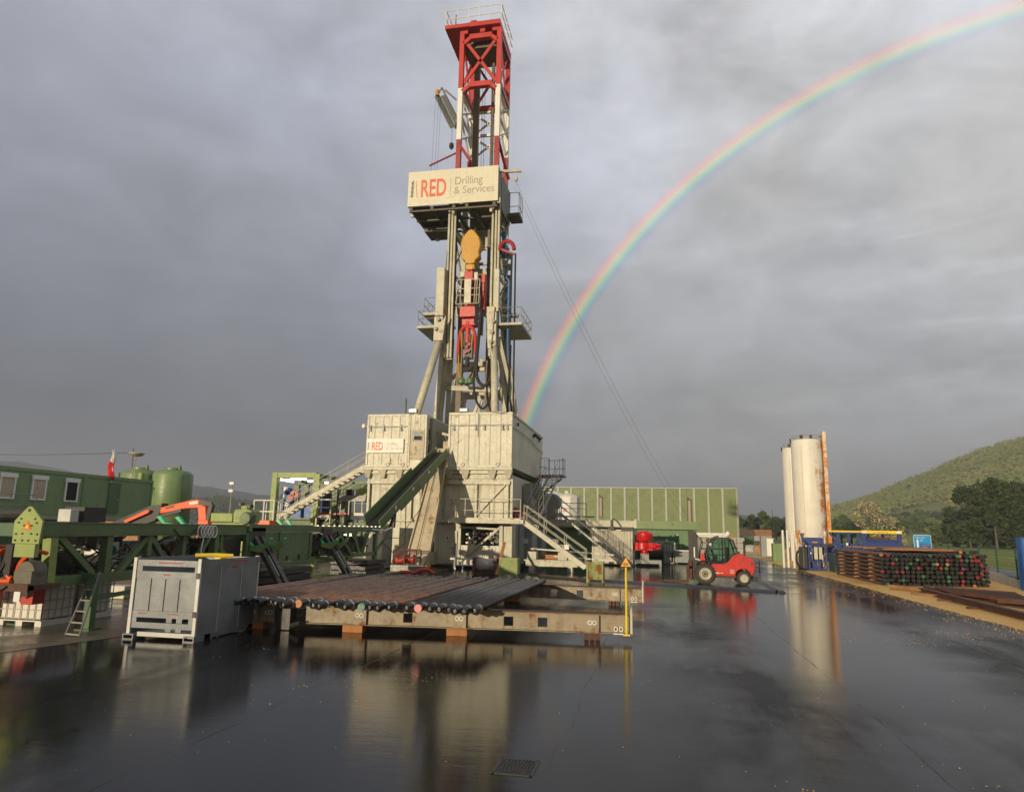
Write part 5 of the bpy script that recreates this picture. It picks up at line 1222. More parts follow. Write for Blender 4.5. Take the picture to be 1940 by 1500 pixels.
# two loading arms with mint cradles
for y in (-20.2,-15.0):
    b=B();p=V((-4.62,y,2.05));q=V((-3.35,y,.20));d=(q-p).normalized()
    for o in (-.2,.2): b.bar(p+V((0,o,0)),q+V((0,o,0)),.13,.26,(0,1,0))
    b.bar(p+V((0,0,-.03)),q+V((0,0,-.03)),.28,.08,(0,1,0));b.box(-5.2,-4.55,y-.5,y+.35,1.9,2.36);ar=b.build('loading_arm',MT['blacks'],cw,bevel=.01)
    b=B();b.bar(p.lerp(q,.38)+V((.075,-.2,.10)),p.lerp(q,.72)+V((.075,-.2,.10)),.03,.03);b.build('chrome_rod',MT['ring'],ar)
    for o in (-.55,.35):
        b=B();c=p.lerp(q,.12)+V((.18,o,-.06))
        b.prism([c+V((-.32,0,.12)),c+V((-.2,0,-.02)),c+V((.12,0,-.02)),c+V((.42,0,.24)),c+V((.40,0,.06)),c+V((.1,0,-.22)),c+V((-.3,0,-.14))],(0,.12,0));k=b.build('cradle',MT['bingreen'],ar,split=False)
        b=B();b.prism([c+V((-.33,-.01,.15)),c+V((-.2,-.01,.005)),c+V((.12,-.01,.005)),c+V((.44,-.01,.27)),c+V((.46,-.01,.22)),c+V((.13,-.01,-.03)),c+V((-.22,-.01,-.03)),c+V((-.36,-.01,.12))],(0,.15,0));b.build('cradle_pad',MT['mint'],ar,split=False)
for y in (-24.2,-23.4,-17.6,-16.9):
    b=B();b.prism([(-5.5,y,2.62),(-5.38,y,2.66),(-5.2,y,2.46),(-4.95,y,2.44),(-4.95,y,2.41),(-5.24,y,2.41)],(0,.12,0));b.build('cradle_pad',MT['mint'],cw)
# steep conveyor trough up to the V-door
tr=B();p=V((-5.28,-8.6,2.55));q=V((-4.36,-.45,7.05));d=(q-p).normalized();s_=d.cross(V((0,0,1))).normalized();up=s_.cross(d)
def slab(b,a,c,o0,o1,h0,h1):
    P=[p.lerp(q,t)+s_*o+up*h for t,o,h in ((a,o0,h0),(a,o1,h0),(c,o1,h0),(c,o0,h0),(a,o0,h1),(a,o1,h1),(c,o1,h1),(c,o0,h1))];b.hexa(P)
slab(tr,.0,1,.36,.42,-.28,.22);slab(tr,0,.62,-.42,-.36,-.28,.50);slab(tr,.62,1,-.42,-.36,-.2,.3);slab(tr,0,1,-.36,.36,-.28,-.22);slab(tr,.25,.8,.36,.42,-.45,-.28)
tg=tr.build('conveyor_trough',G,cw)
b=B();slab(b,-.02,1.0,-.32,.32,-.2,-.02);b.build('belt',MT['black'],tg)
b=B()
for t in (.18,.42,.66): slab(b,t,t+.02,.425,.45,-.06,.10)
for t in (.3,.55): slab(b,t,t+.02,-.45,-.425,.25,.4)
b.build('lifting_eye',MT['white'],tg)
b=B();b.bar(p.lerp(q,.3)+up*-.3,(-4.9,-7.2,2.4),.12,.16);b.bar(p.lerp(q,.18)+s_*.4+up*-.3,(-4.3,-8.2,2.45),.1,.1);b.build('tilt_strut',MT['blacks'],cw)
b=B();b.tube([p.lerp(q,.3)+s_*.55,(-4.2,-6.8,1.6),(-4.3,-8.2,1.2),(-4.5,-9.2,1.7)],.02,5);b.tube([p.lerp(q,.5)+s_*.5,(-4.0,-5,3.5),(-4.3,-7.4,1.9),(-4.5,-8.8,1.9)],.018,5);b.build('loose_cable',MT['black'],cw)
# ladder leaning on the catwalk
ld2=B();a0,a1=V((-4.12,-28.5,.01)),V((-3.72,-28.55,.01));c0,c1=V((-4.62,-27.35,1.28)),V((-4.3,-27.5,1.3))
ld2.bar(a0,c0,.03,.06);ld2.bar(a1,c1,.03,.06);o=None
lad=ld2.build('ladder_rails',MT['steelgrey'],split=False);lad.name='ladder';tag(lad,'narrow metal ladder leaning against the green catwalk beside the white totes','ladder');WL[lad.name]=V(lad.location)
b=B()
for k in range(6): t=.03+k*.17;b.bar(a0.lerp(c0,t),a1.lerp(c1,t),.05,.03)
b.build('rung',MT['galvrail'],lad,split=False)
# red boxes hanging under the catwalk deck
for (x,lab) in ((-5.68,'red metal box hanging under the catwalk in front of the caged totes'),(-6.85,'red metal box at the left edge hanging in front of the totes')):
    t=thing('red_box',lab,'box',(x,-27.72,.55),group='red boxes by the totes')
    b=B();b.box(x-.16,x+.16,-28.05,-27.7,.56,.92);b.build('body',MT['red'],t,bevel=.012)
    b=B();b.box(x-.06,x+.02,-27.72,-27.70+.0,.921,1.08);b.bar((x-.02,-27.72,1.0),(x+.3,-27.72,1.08),.03,.03);b.build('hanger',MT['reddark'],t)
# orange-red engine pump skid on the catwalk's near deck
en=thing('engine_skid','orange red engine unit with curved guard standing on a steel deck at the left edge','engine',(-5.4,-29.0,1.1))
b=B();b.box(-6.9,-4.3,-29.4,-28.6,1.02,1.12);b.box(-6.9,-4.3,-29.46,-29.4,1.0,1.16);b.box(-4.45,-4.3,-29.44,-29.3,.9,1.14);b.build('deck',MT['rusty'],en)
b=B();b.box(-6.9,-5.55,-29.3,-28.7,1.35,1.92);b.tube([(-5.55,-29.0,1.62),(-5.42,-29,1.62)],.24,16);b.build('engine_hood',MT['orange'],en,bevel=.06)
b=B();b.box(-6.9,-5.6,-29.312,-29.301,1.66,1.72);b.build('white_stripe',MT['white'],en)
b=B();b.tube([V((-4.45+.55*math.cos(t),-29.1,1.30+.5*math.sin(t))) for t in [PI*.95-i*PI*.55/9 for i in range(10)]],.045,6);b.tube([(-5.1,-29.2,1.3),(-5.0,-29.2,1.22)],.06,8);b.tube([(-5.2,-29.25,1.18),(-4.95,-29.25,1.18)],.05,8);b.build('curved_guard',MT['orange'],en)
b=B();b.lathe([(0,-.15),(.22,-.15),(.25,0),(.22,.2),(0,.2)],(-4.72,-29.0,1.38),14,'y');b.box(-4.95,-4.5,-29.2,-28.8,1.12,1.4);b.build('pump',MT['mastdark'],en)
b=B();b.tube([(-5.35,-29.2,1.7),(-5.2,-29.3,1.3),(-5.5,-29.35,1.16),(-6.2,-29.5,.9)],.03,6);b.tube([(-5.25,-29.1,1.95),(-5.2,-29.25,1.5),(-5.35,-29.3,1.2)],.05,6);b.box(-5.2,-5.02,-29.25,-28.9,1.13,1.95);b.tube([(-4.8,-29.5,1.1),(-5.4,-29.6,.75),(-6.4,-29.6,.1)],.02,5);b.build('black_hose',MT['black'],en,split=False)
# ---- office containers along the left
def office(y0,y1,label,wins,door=None):
    x=-26.0;t=thing('office_container',label,'container',(x-1.2,(y0+y1)/2,2.72),group='green office containers')
    b=B();b.box(x-2.44,x-.075,y0+.01,y1-.01,2.74,5.28);b.corr((x-.05,y0+.12,2.9),(0,1,0),y1-y0-.24,2.2,(1,0,0),.24,.011)
    b.box(x-2.44,x+.01,y0,y1,5.1,5.3);b.box(x-2.44,x+.01,y0,y1,2.72,2.9)
    for y in (y0,y1-.14): b.box(x-.12,x+.012,y,y+.14,2.9,5.1)
    b.build('body',MT['greenoff'],t)
    for (wy,m) in wins:
        b=B();z0,z1=3.55,4.95
        b.box(x-.04,x+.07,wy-.55,wy+.55,z1-.24,z1);b.box(x-.04,x+.05,wy-.5,wy+.5,z0,z0+.08);b.box(x-.04,x+.05,wy-.5,wy-.4,z0+.08,z1-.22);b.box(x-.04,x+.05,wy+.4,wy+.5,z0+.08,z1-.22);f=b.build('window_frame',MT['inkwhite'],t,split=False)
        b=B();b.box(x-.03,x+.012,wy-.4,wy+.4,z0+.08,z1-.22);b.build('pane',MT[m],f)
    if door:
        b=B();b.box(x-.04,x+.04,door-.5,door+.5,2.92,4.9);dd=b.build('door',MT['greend'],t);b=B();b.box(x+.04,x+.07,door+.3,door+.4,3.8,3.86);b.build('handle',MT['ring'],dd)
    return t
office(-16.4,-10.4,'green office container with white windows, cut off by the left edge',[(-12.0,'panewarm')])
office(-10.38,-4.4,'green office container with three white framed windows on the upper level',[(-10.0+.2,'panewarm'),(-7.75,'panewarm'),(-5.4,'panedk')])
office(-4.38,1.7,'green ribbed container with a plain door beside the flagpole',[],-1.9)
for y0_,y1_ in ((-16.4,-10.4),(-10.38,-4.4),(-4.38,1.7)):
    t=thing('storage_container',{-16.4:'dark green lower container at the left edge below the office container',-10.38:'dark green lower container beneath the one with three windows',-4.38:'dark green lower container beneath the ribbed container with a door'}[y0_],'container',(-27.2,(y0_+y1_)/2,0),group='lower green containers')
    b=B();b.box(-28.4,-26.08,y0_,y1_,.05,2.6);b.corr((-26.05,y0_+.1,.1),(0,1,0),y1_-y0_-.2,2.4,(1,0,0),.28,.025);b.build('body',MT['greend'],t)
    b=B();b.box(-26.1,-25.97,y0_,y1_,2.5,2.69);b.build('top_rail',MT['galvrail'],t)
gl=thing('gallery','grey steel walkway with thin railing in front of the upper green offices','walkway',(-25.4,-12,2.6))
b=B();b.box(-25.9,-24.7,-17,-9.0,2.56,2.68);b.box(-24.72,-24.66,-17,-9.0,2.5,2.75);b.build('deck',MT['galvrail'],gl)
b=B();b.rail([(-24.75,-17,2.68),(-24.75,-9.05,2.68),(-25.9,-9.05,2.68)],1.1,1.5,.02);b.build('handrail',MT['greyc'],gl)
# flag
fx_=at(203.5,970,-2.2).x
fp=thing('flagpole','slim pale flagpole with a hanging red and white flag in front of the containers','flagpole',(fx_,-2.2,0))
b=B();ft=at(219,852,-2.2).z;b.tube([(fx_,-2.2,0),(fx_,-2.2,ft)],[.06,.035],8);b.build('pole',MT['white'],fp)
def cloth(nm,z0,z1,w0,w1,m,off):
    b=B();rows=[]
    for j in range(9):
        t=j/8;z=z1+(z0-z1)*t;wd=w0+(w1-w0)*t;row=[]
        for i in range(9):
            u=i/8;row.append(b.bm.verts.new((fx_+off-.55*t*0+(-.02+wd*(u-.45))+.04*math.sin(z*5),-2.3+.13*math.sin(u*9+z*1.5)*(.4+u),z-.12*u+.05*math.sin(u*8))))
        rows.append(row)
    for r0,r1 in zip(rows[:-1],rows[1:]):
        for i in range(8): b.face([r0[i],r0[i+1],r1[i+1],r1[i]],True)
    o=b.build(nm,MT[m],fp,recalc=False,split=False);mm=o.modifiers.new('t','SOLIDIFY');mm.thickness=.012
cloth('white_cloth',ft-.8,ft-.05,.18,.42,'flagwhite',.06);cloth('red_cloth',ft-1.85,ft-.79,.52,.70,'flagred',.0)
# ---- two green tanks
def tank(c,r,h,label,zb=0):
    x,y=c;t=thing('green_tank',label,'tank',(x,y,0),group='green tanks behind the offices')
    b=B();b.lathe([(r,zb),(r,zb+h-.25),(r*.96,zb+h-.08),(r*.8,zb+h+.12),(r*.45,zb+h+.24),(0,zb+h+.26)],(x,y,0),36);b.build('shell',MT['tankgreen'],t)
    b=B();b.tube([(x+.1,y-.2,zb+h+.2),(x+.1,y-.2,zb+h+.38)],r*.42,14);b.tube([(x+r*.45,y-.3,zb+h),(x+r*.5,y-.3,zb+h+.62)],.13,8);b.build('manhole',MT['tankgreen'],t)
    b=B();b.tube([(x-r*.72,y-r*.78,.2),(x-r*.72,y-r*.78,zb+h-.1)],.06,6);b.tube([(x+r*.9,y-r*.5,.2),(x+r*.9,y-r*.5,zb+h-.3),(x+r*.6,y-r*.3,zb+h)],.05,6)
    for z in (2.5,5): b.tube([(x-r*.72,y-r*.78,z),(x-r*.68,y-r*.72,z)],.04,5)
    b.build('riser_pipe',MT['greend'],t,split=False);return t
tank((-33.35,13.5),1.68,6.75,'green cylindrical tank with a domed top, right one behind the orange crane boom')
tank((-36.7,13.6),1.6,6.8,'green cylindrical tank with a floodlight mast in front, left one of the two')
b=B();b.box(-35.1,-34.7,11.3,11.6,.1,6.55);tag(b.build('sunlit_strip',MT['greenlit']),'tall narrow light green strip added as the sunlit side of the right green tank','panel')  # added strip in lighter green imitates sunlight on the right tank's left side
fm=thing('floodlight_mast','galvanised lattice post with a flat lamp head and a small basket before the green tanks','light mast',(-34.9,10.5,0))
b=B()
for dx in (-.18,.18): b.tube([(-35.2+dx,10.5,0),(-34.9+dx*.6,10.5,7.0)],.03,5)
for k in range(14): z=.4+k*.48;b.tube([(-35.38+z*.04,10.5,z),(-34.98+z*.02,10.5,z+.24)],.018,4)
b.build('lattice',MT['galvrail'],fm,split=False)
b=B();b.rail([(-35.7,10.2,4.9),(-34.4,10.2,4.9),(-34.4,10.8,4.9)],.6,.6,.025);b.build('basket',MT['galvrail'],fm)
b=B();b.tube([(-34.9,10.5,7),(-34.85,10.5,7.95)],.035,6);b.build('stem',MT['galvrail'],fm)
b=B();b.lathe([(0,-.1),(.35,-.08),(.62,.12),(.62,.18),(0,.2)],(-34.8,10.5,8.0),16);b.build('lamp_head',MT['mast'],fm)
# ---- orange knuckle-boom crane, folded
kc=thing('loader_crane','folded orange loader crane with a black jib standing behind the green catwalk','crane',(-15.4,-9,0))
Yc=-9.0
P=[at(388,990,Yc),at(383,953,Yc),at(366,947,Yc),at(300,962,Yc),at(287,975,Yc),at(215,988,Yc)]
b=B();q0=at(302,968,Yc);q1=at(372,953,Yc)
b.prism([at(303,961,Yc),at(360,947,Yc),at(374,945.5,Yc),at(386,951,Yc),at(387,958,Yc),at(378,962,Yc),at(352,963,Yc),at(303,973,Yc)],(0,.5,0));b.build('main_boom',MT['orange'],kc,bevel=.04)
b=B();b.prism([at(374,960,Yc),at(389,958,Yc),at(391,990,Yc),at(376,990,Yc)],(0,.45,0));b.box(P[0].x-.35,P[0].x+.25,Yc-.1,Yc+.6,0,2.6);b.build('column',MT['orange'],kc,bevel=.03)
b=B();b.prism([at(234,986,Yc),at(276,966,Yc),at(283,966,Yc),at(281,971,Yc),at(238,990,Yc)],(0,.2,0));b.build('jib_box',MT['orange'],kc)
b=B();b.prism([at(196,990,Yc),at(280,957,Yc),at(290,956,Yc),at(300,962,Yc),at(300,972,Yc),at(288,984,Yc),at(262,992,Yc),at(232,994,Yc)],(0,-.3,0)) if False else b.prism([V(v)+V((0,.22,0)) for v in (at(200,992,Yc),at(280,957,Yc),at(306,955,Yc),at(303,972,Yc),at(292,984,Yc),at(258,996,Yc))],(0,.4,0))
b.prism([at(292,965,Yc),at(307,953,Yc),at(303,970,Yc),at(293,986,Yc)],(0,.5,0));b.bar(at(296,980,Yc),at(345,966,Yc),.16,.16);b.bar(at(378,952,Yc),at(402,955,Yc),.16,.2);b.bar(at(402,955,Yc),at(394,985,Yc),.2,.2);b.build('folded_jib',MT['blacks'],kc)
b=B();b.prism([at(359,951,Yc)+V((0,-.01,0)),at(375,948.5,Yc)+V((0,-.01,0)),at(375.5,953.5,Yc)+V((0,-.01,0)),at(359.5,956,Yc)+V((0,-.01,0))],(0,-.01,0));b.build('white_plate',MT['white'],kc)
b=B();b.prism([at(314,961,Yc)+V((0,-.01,0)),at(330,957,Yc)+V((0,-.01,0)),at(330,960,Yc)+V((0,-.01,0)),at(314,964,Yc)+V((0,-.01,0))],(0,-.01,0));b.build('dark_stripe',MT['inkdark'],kc)
b=B();b.box(-22.5,-13.5,-9.6,-8.0,.9,1.25)
for x in (-21,-18,-15):
    b.tube([(x,-9.7,.5),(x,-9.3,.5)],.5,16);b.tube([(x,-8.3,.5),(x,-7.9,.5)],.5,16)
b.build('truck_bed',MT['blacks'],kc)
b=B();b.box(at(215,985,-8).x-1,at(262,985,-8).x,-7.9,-6.5,1.3,2.45);tag(b.build('beige_crate',MT['wood']),'pale brown crate behind the folded black crane jib','crate')
# ---- light-green winch unit on the far side of the catwalk
Yw=-12.5
wu=thing('hydraulic_winch','light green winch housing with a round drum end beside the white railing','winch',(at(455,990,Yw).x,Yw,0))
b=B();a=at(398,988,Yw);c=at(441,972,Yw);b.box(a.x,c.x,Yw,Yw+.6,a.z,c.z)
a=at(441,990,Yw);c=at(474,965,Yw);b.prism([at(441,990,Yw),at(474,990,Yw),at(476,968,Yw),at(470,964,Yw),at(446,964,Yw),at(442,972,Yw)],(0,.8,0));a=at(454,964,Yw);c=at(466,957,Yw);b.box(a.x,c.x,Yw+.1,Yw+.5,a.z-.02,c.z);b.box(at(398,990,Yw).x,at(474,990,Yw).x,Yw+.1,Yw+.7,0,at(450,990,Yw).z);b.build('housing',GL,wu,bevel=.03)
b=B();c=at(470,982,Yw);b.lathe([(0,0),(.26,0),(.3,.1),(.3,.5),(0,.5)],(c.x,Yw-.3,c.z),18,'y');b.build('drum',MT['green'],wu)
b=B();c=at(455,954,Yw);b.box(c.x-.14,c.x-.02,Yw+.1,Yw+.4,c.z-.1,c.z+.04);c=at(468,958,Yw);b.box(c.x-.05,c.x+.1,Yw+.1,Yw+.4,c.z-.1,c.z+.06);b.tube([at(462,990,Yw),at(478,992,Yw-.2),at(482,976,Yw)],.06,6);b.build('cap',MT['blacks'],wu,split=False)
b=B();a=at(408,940,6);
# distant lamp post
lp=thing('lamp_post','thin lamp post standing in front of the far left hills','lamp post',(at(440,990,40).x,40,0))
b=B();tp=at(440,918,40);b.tube([(tp.x,40,0),(tp.x,40,tp.z)],.09,6);b.build('pole',MT['galvrail'],lp)
b=B();b.box(tp.x-.3,tp.x+.3,39.8,40.2,tp.z,tp.z+.35);b.box(tp.x-.35,tp.x+.25,39.8,40.2,tp.z-.95,tp.z-.6);b.build('lamp_head',MT['white'],lp)
# white railing with red drip tray
Yr=-1.0
rl=thing('railing_platform','small white railed platform with an orange red base left of the shaker frame','platform',(at(500,985,Yr).x,Yr,0))
a,c=at(479,985,Yr),at(517,985,Yr)
b=B();b.rail([(a.x,Yr,a.z),(c.x,Yr,a.z)],1.25,.75,.045);b.rail([(a.x,Yr,a.z),(a.x+.8,Yr+1.6,a.z),(c.x,Yr+1.6,a.z),(c.x,Yr,a.z)],1.25,.9,.03);b.build('handrail',MT['white'],rl)
b=B();b.box(a.x,c.x-.2,Yr-.05,Yr+1.6,a.z-.35,a.z+.0);b.build('base_tray',MT['orange'],rl)
b=B()
for x in (a.x+.1,c.x-.1): b.box(x-.08,x+.08,Yr+.1,Yr+.3,.0,a.z-.35);b.bar((x,Yr,a.z-.3),(x+.7,Yr,a.z-.9),.07,.07)
b.build('post',MT['white'],rl)
# ---- shaker house: green frame with strip lamps and blue tanks
sh=thing('shaker_frame','open light green steel frame with glowing strip lamps and blue tanks behind the stair','frame',(-16,6,0))
Yf,Yb=5.5,9.0
def fr(x,y,Y=Yf): return at(x,y,Y)
zt=fr(525,900).z;xl=fr(523,900).x;xr=fr(699,915).x-.2
b=B()
b.box(xl-.2,xl+.22,Yf-.2,Yf+.2,0,zt+.2);b.box(xl+.221,fr(601,905).x,Yf-.18,Yf+.18,zt-.2,zt+.2)
x2=fr(601,920).x;b.box(x2-.25,x2+.25,Yf-.22,Yf+.22,0,zt+.1);b.build('front_frame',GL,sh,bevel=.02)
b=B();zb_=fr(600,907).z
b.box(x2+.26,xr,Yf-.1,Yf+.18,zb_-.75,zb_-.35)
for px_ in (636,652): x=fr(px_,930).x;b.box(x-.2,x+.2,Yf-.15,Yf+.15,2.4,zb_-.76)
b.box(xl,xr,Yb-.15,Yb+.15,zt-.5,zt-.15)
for px_ in (563,581,640): x=at(px_,930,Yb).x;b.box(x-.2,x+.2,Yb-.14,Yb+.14,2.4,zt-.5)
for x in (xl,x2): b.box(x-.12,x+.12,Yf+.24,Yb-.16,zt-.15,zt+.1)
b.build('rear_frame',G,sh,bevel=.015)
b=B()
for (xa,ya,xb,yb,Y) in ((532,908,556,912,6.2),(546,906,570,908,7.5),(571,906,580,908,7.5),(584,911,598,911.5,8),(602,911,607,911,8),(616,914.5,622,914.5,8.2),(630,916,634,916,8.4),(663,921,690,922.5,7),(687,925,695,926,7)):
    p_=at(xa,ya,Y);q_=at(xb,yb,Y);b.bar(p_,q_,.16,.17)
b.build('strip_lamp',MT['lamp'],sh)
b=B();zf=fr(540,980).z;b.box(xl+.25,x2-.3,Yf+.2,Yb,0,zf-.1);b.box(xl+.3,x2-.4,Yf-.05,Yf+.19,zf-.95,zf-.5);b.box(xl+.3,x2-.26,Yf-.12,Yf+.19,zf-.15,zf+.0);b.box(x2+.3,xr,Yf+.3,Yb,0,zf-.25);b.build('mud_tank',G,sh,bevel=.015)
b=B()
for (xa,ya,xb,yb,Y) in ((530,945,545,978,6.6),(548,958,571,980,6.4),(575,955,594,980,6.3),(580,938,592,956,7.5)): p_=at(xa,yb,Y);q_=at(xb,ya,Y);b.box(p_.x,q_.x,Y,Y+1.2,p_.z-.2,q_.z)
c=at(551,944,6.5);b.tube([(c.x,6.2,c.z),(c.x,6.9,c.z)],.3,14);c=at(547,931,7);b.tube([(c.x-.2,7,c.z),(c.x+.2,7,c.z)],.3,12);b.build('blue_unit',MT['bluem'],sh,bevel=.03)
b=B();p_=at(602,975,6.5);q_=at(627,935,6.5);b.lathe([(.9,0),(.98,.1),(.98,q_.z-p_.z),(.7,q_.z-p_.z+.1),(0,q_.z-p_.z+.12)],((p_.x+q_.x)/2,7.4,p_.z),20);b.build('blue_tank',MT['blue'],sh)
b=B()
for px_,py_ in ((557,935),(563,937),(553,942)): c=at(px_,py_,6.3);b.tube([(c.x,6.1,c.z),(c.x,6.6,c.z)],.2,10)
c=at(640,973,6.0);b.box(c.x-1.0,c.x+1.0,5.2,6.5,c.z-.06,c.z+.06);b.build('red_fitting',MT['red'],sh)
b=B()
for px_,py_ in ((538,940),(541,926),(546,956)): c=at(px_,py_,6.2);b.tube([(c.x,5.95,c.z),(c.x,6.3,c.z)],.16,10)
b.build('gauge',MT['white'],sh)
b=B();Yq=4.6
p_=at(599,1000,Yq);q_=at(627,1000,Yq)
xs_=(at(600,970,Yq).x,at(626,970,Yq).x);zs_=[at(612,y,Yq).z for y in (946,961,977)]
for x in xs_: b.bar((x,Yq,at(612,1000,Yq).z),(x,Yq,zs_[0]),.09,.09)
for z in zs_: b.bar((xs_[0],Yq,z),(xs_[1],Yq,z),.09,.09 if z!=zs_[2] else .2)
b.bar((xs_[0]+.4,Yq,at(612,998,Yq).z),(xs_[1]-.1,Yq,zs_[2]-.1),.09,.09);b.build('access_gate',MT['cream'],sh)
b=B();c0_=at(643,938,4.8);c1_=at(692,950,4.8);b.box(c0_.x,c1_.x,4.8,6.6,c1_.z,c0_.z);b.build('shaker_trough',MT['steelgrey'],sh)
b=B();zz=[at(665,y,4.6).z for y in (948,975)]
for px_ in (645,661,672,686): x=at(px_,960,4.6).x;b.bar((x,4.6,zz[1]),(x,4.6,zz[0]),.06,.06)
b.bar((at(672,960,4.6).x,4.6,zz[1]+.05),(at(690,960,4.6).x,4.6,zz[1]+.05),.1,.2);b.build('trough_post',MT['cream'],sh)
b=B();c=at(684,932,5);b.box(c.x-.4,c.x+.4,5,5.5,c.z-.3,c.z+.3);b.build('light_green_box',GL,sh)
b=B()
for (xa,ya,xb,yb) in ((602,985,692,1000),(630,950,645,985)): p_=at(xa,yb,6.2);q_=at(xb,ya,6.2);b.box(p_.x,q_.x,6.2,8.2,p_.z,q_.z)
c=at(660,925,6);b.box(c.x-.3,c.x+.3,6,6.4,c.z-.9,c.z+.5);b.build('pump_set',MT['blacks'],sh)
# ---- cream cabinet and red reel by the ramp
cb=thing('cabinet','tall cream steel cabinet standing left of the pipe slide','cabinet',(-7.0,-2.4,0))
b=B();b.box(-7.75,-6.85,-3.3,-1.6,.1,2.62);b.build('body',MT['cream_box'],cb,bevel=.02)
b=B();b.box(-6.848,-6.835,-3.2,-1.7,.2,2.5);b.build('side_door',MT['greyc'],cb);b=B();b.box(-7.8,-6.8,-3.35,-1.5,.01,.1);b.build('skid',MT['blacks'],cb)
Y_=-3.9
rr=thing('cable_reel','red cable reels in a dark steel frame at the foot of the cream slide','reel',(-5.9,Y_,0))
a=at(744,1076,Y_);c=at(789,1042,Y_)
b=B()
for x in (a.x,a.x+(c.x-a.x)*.5,c.x):
    for y in (Y_,Y_+.8): b.bar((x,y,.25),(x,y,c.z),.06,.06)
for z in (.3,.75,c.z):
    for y in (Y_,Y_+.8): b.bar((a.x,y,z),(c.x,y,z),.06,.06)
b.bar((a.x,Y_,.75),(a.x+.5,Y_,c.z),.05,.05);b.build('frame',MT['rusty'],rr)
b=B()
for k,x in enumerate((a.x+.35,a.x+.9)): b.lathe([(0,-.22),(.27,-.22),(.27,-.16),(.12,-.15),(.12,.15),(.27,.16),(.27,.22),(0,.22)],(x,Y_+.35,.68),16,'x')
b.tube([(a.x-.1,Y_+.2,.55),(a.x+.5,Y_+.2,.6)],.12,10);b.build('drum',MT['red'],rr)
b=B();b.box(a.x+.35,c.x+.9,Y_-1.3,Y_-.5,.08,.42);bs=b.build('steel_skid',MT['steelgrey']);tag(bs,'low grey steel skid with a yellow cap lying below the slide','skid')
WL[bs.name]=V(bs.location);c=at(814,1072,-5.0);b=B();b.tube([(c.x,-5.28,c.z),(c.x,-5.18,c.z)],.12,12);b.build('yellow_cap',MT['yellow'],bs)
b=B();pts=[at(x,y,-5.9) for x,y in ((742,1090),(760,1084),(772,1084),(785,1086),(800,1079),(812,1080),(822,1087))];b.tube(pts,.11,8);hs=b.build('red_hose',MT['red']);tag(hs,'thick red hose lying on the ground in front of the grey skid','hose')

# pale concrete barriers on the pad behind the totes
for i,(xa,xb,yt,yb,Y,lab) in enumerate(((139,180,1118,1148,-21.5,'low sunlit pale concrete barrier on the pad behind the white totes, left one'),(188,236,1116,1150,-21.7,'low sunlit pale concrete barrier on the pad behind the ladder, right one'))):
    p_=at(xa,yb,Y);q_=at(xb,yt,Y);b=B();b.prism([(p_.x,Y,.01),(q_.x,Y,.01),(q_.x,Y+.12,.25),(q_.x,Y+.16,max(.45,q_.z)),(p_.x,Y+.16,max(.45,q_.z)),(p_.x,Y+.12,.25)],(0,.35,0)) if False else b.box(p_.x,q_.x,Y,Y+.5,.01,max(.42,q_.z))
    tag(b.build('concrete_barrier',MT['cream_box'],bevel=.03),lab,'barrier',group='concrete barriers on the pad')
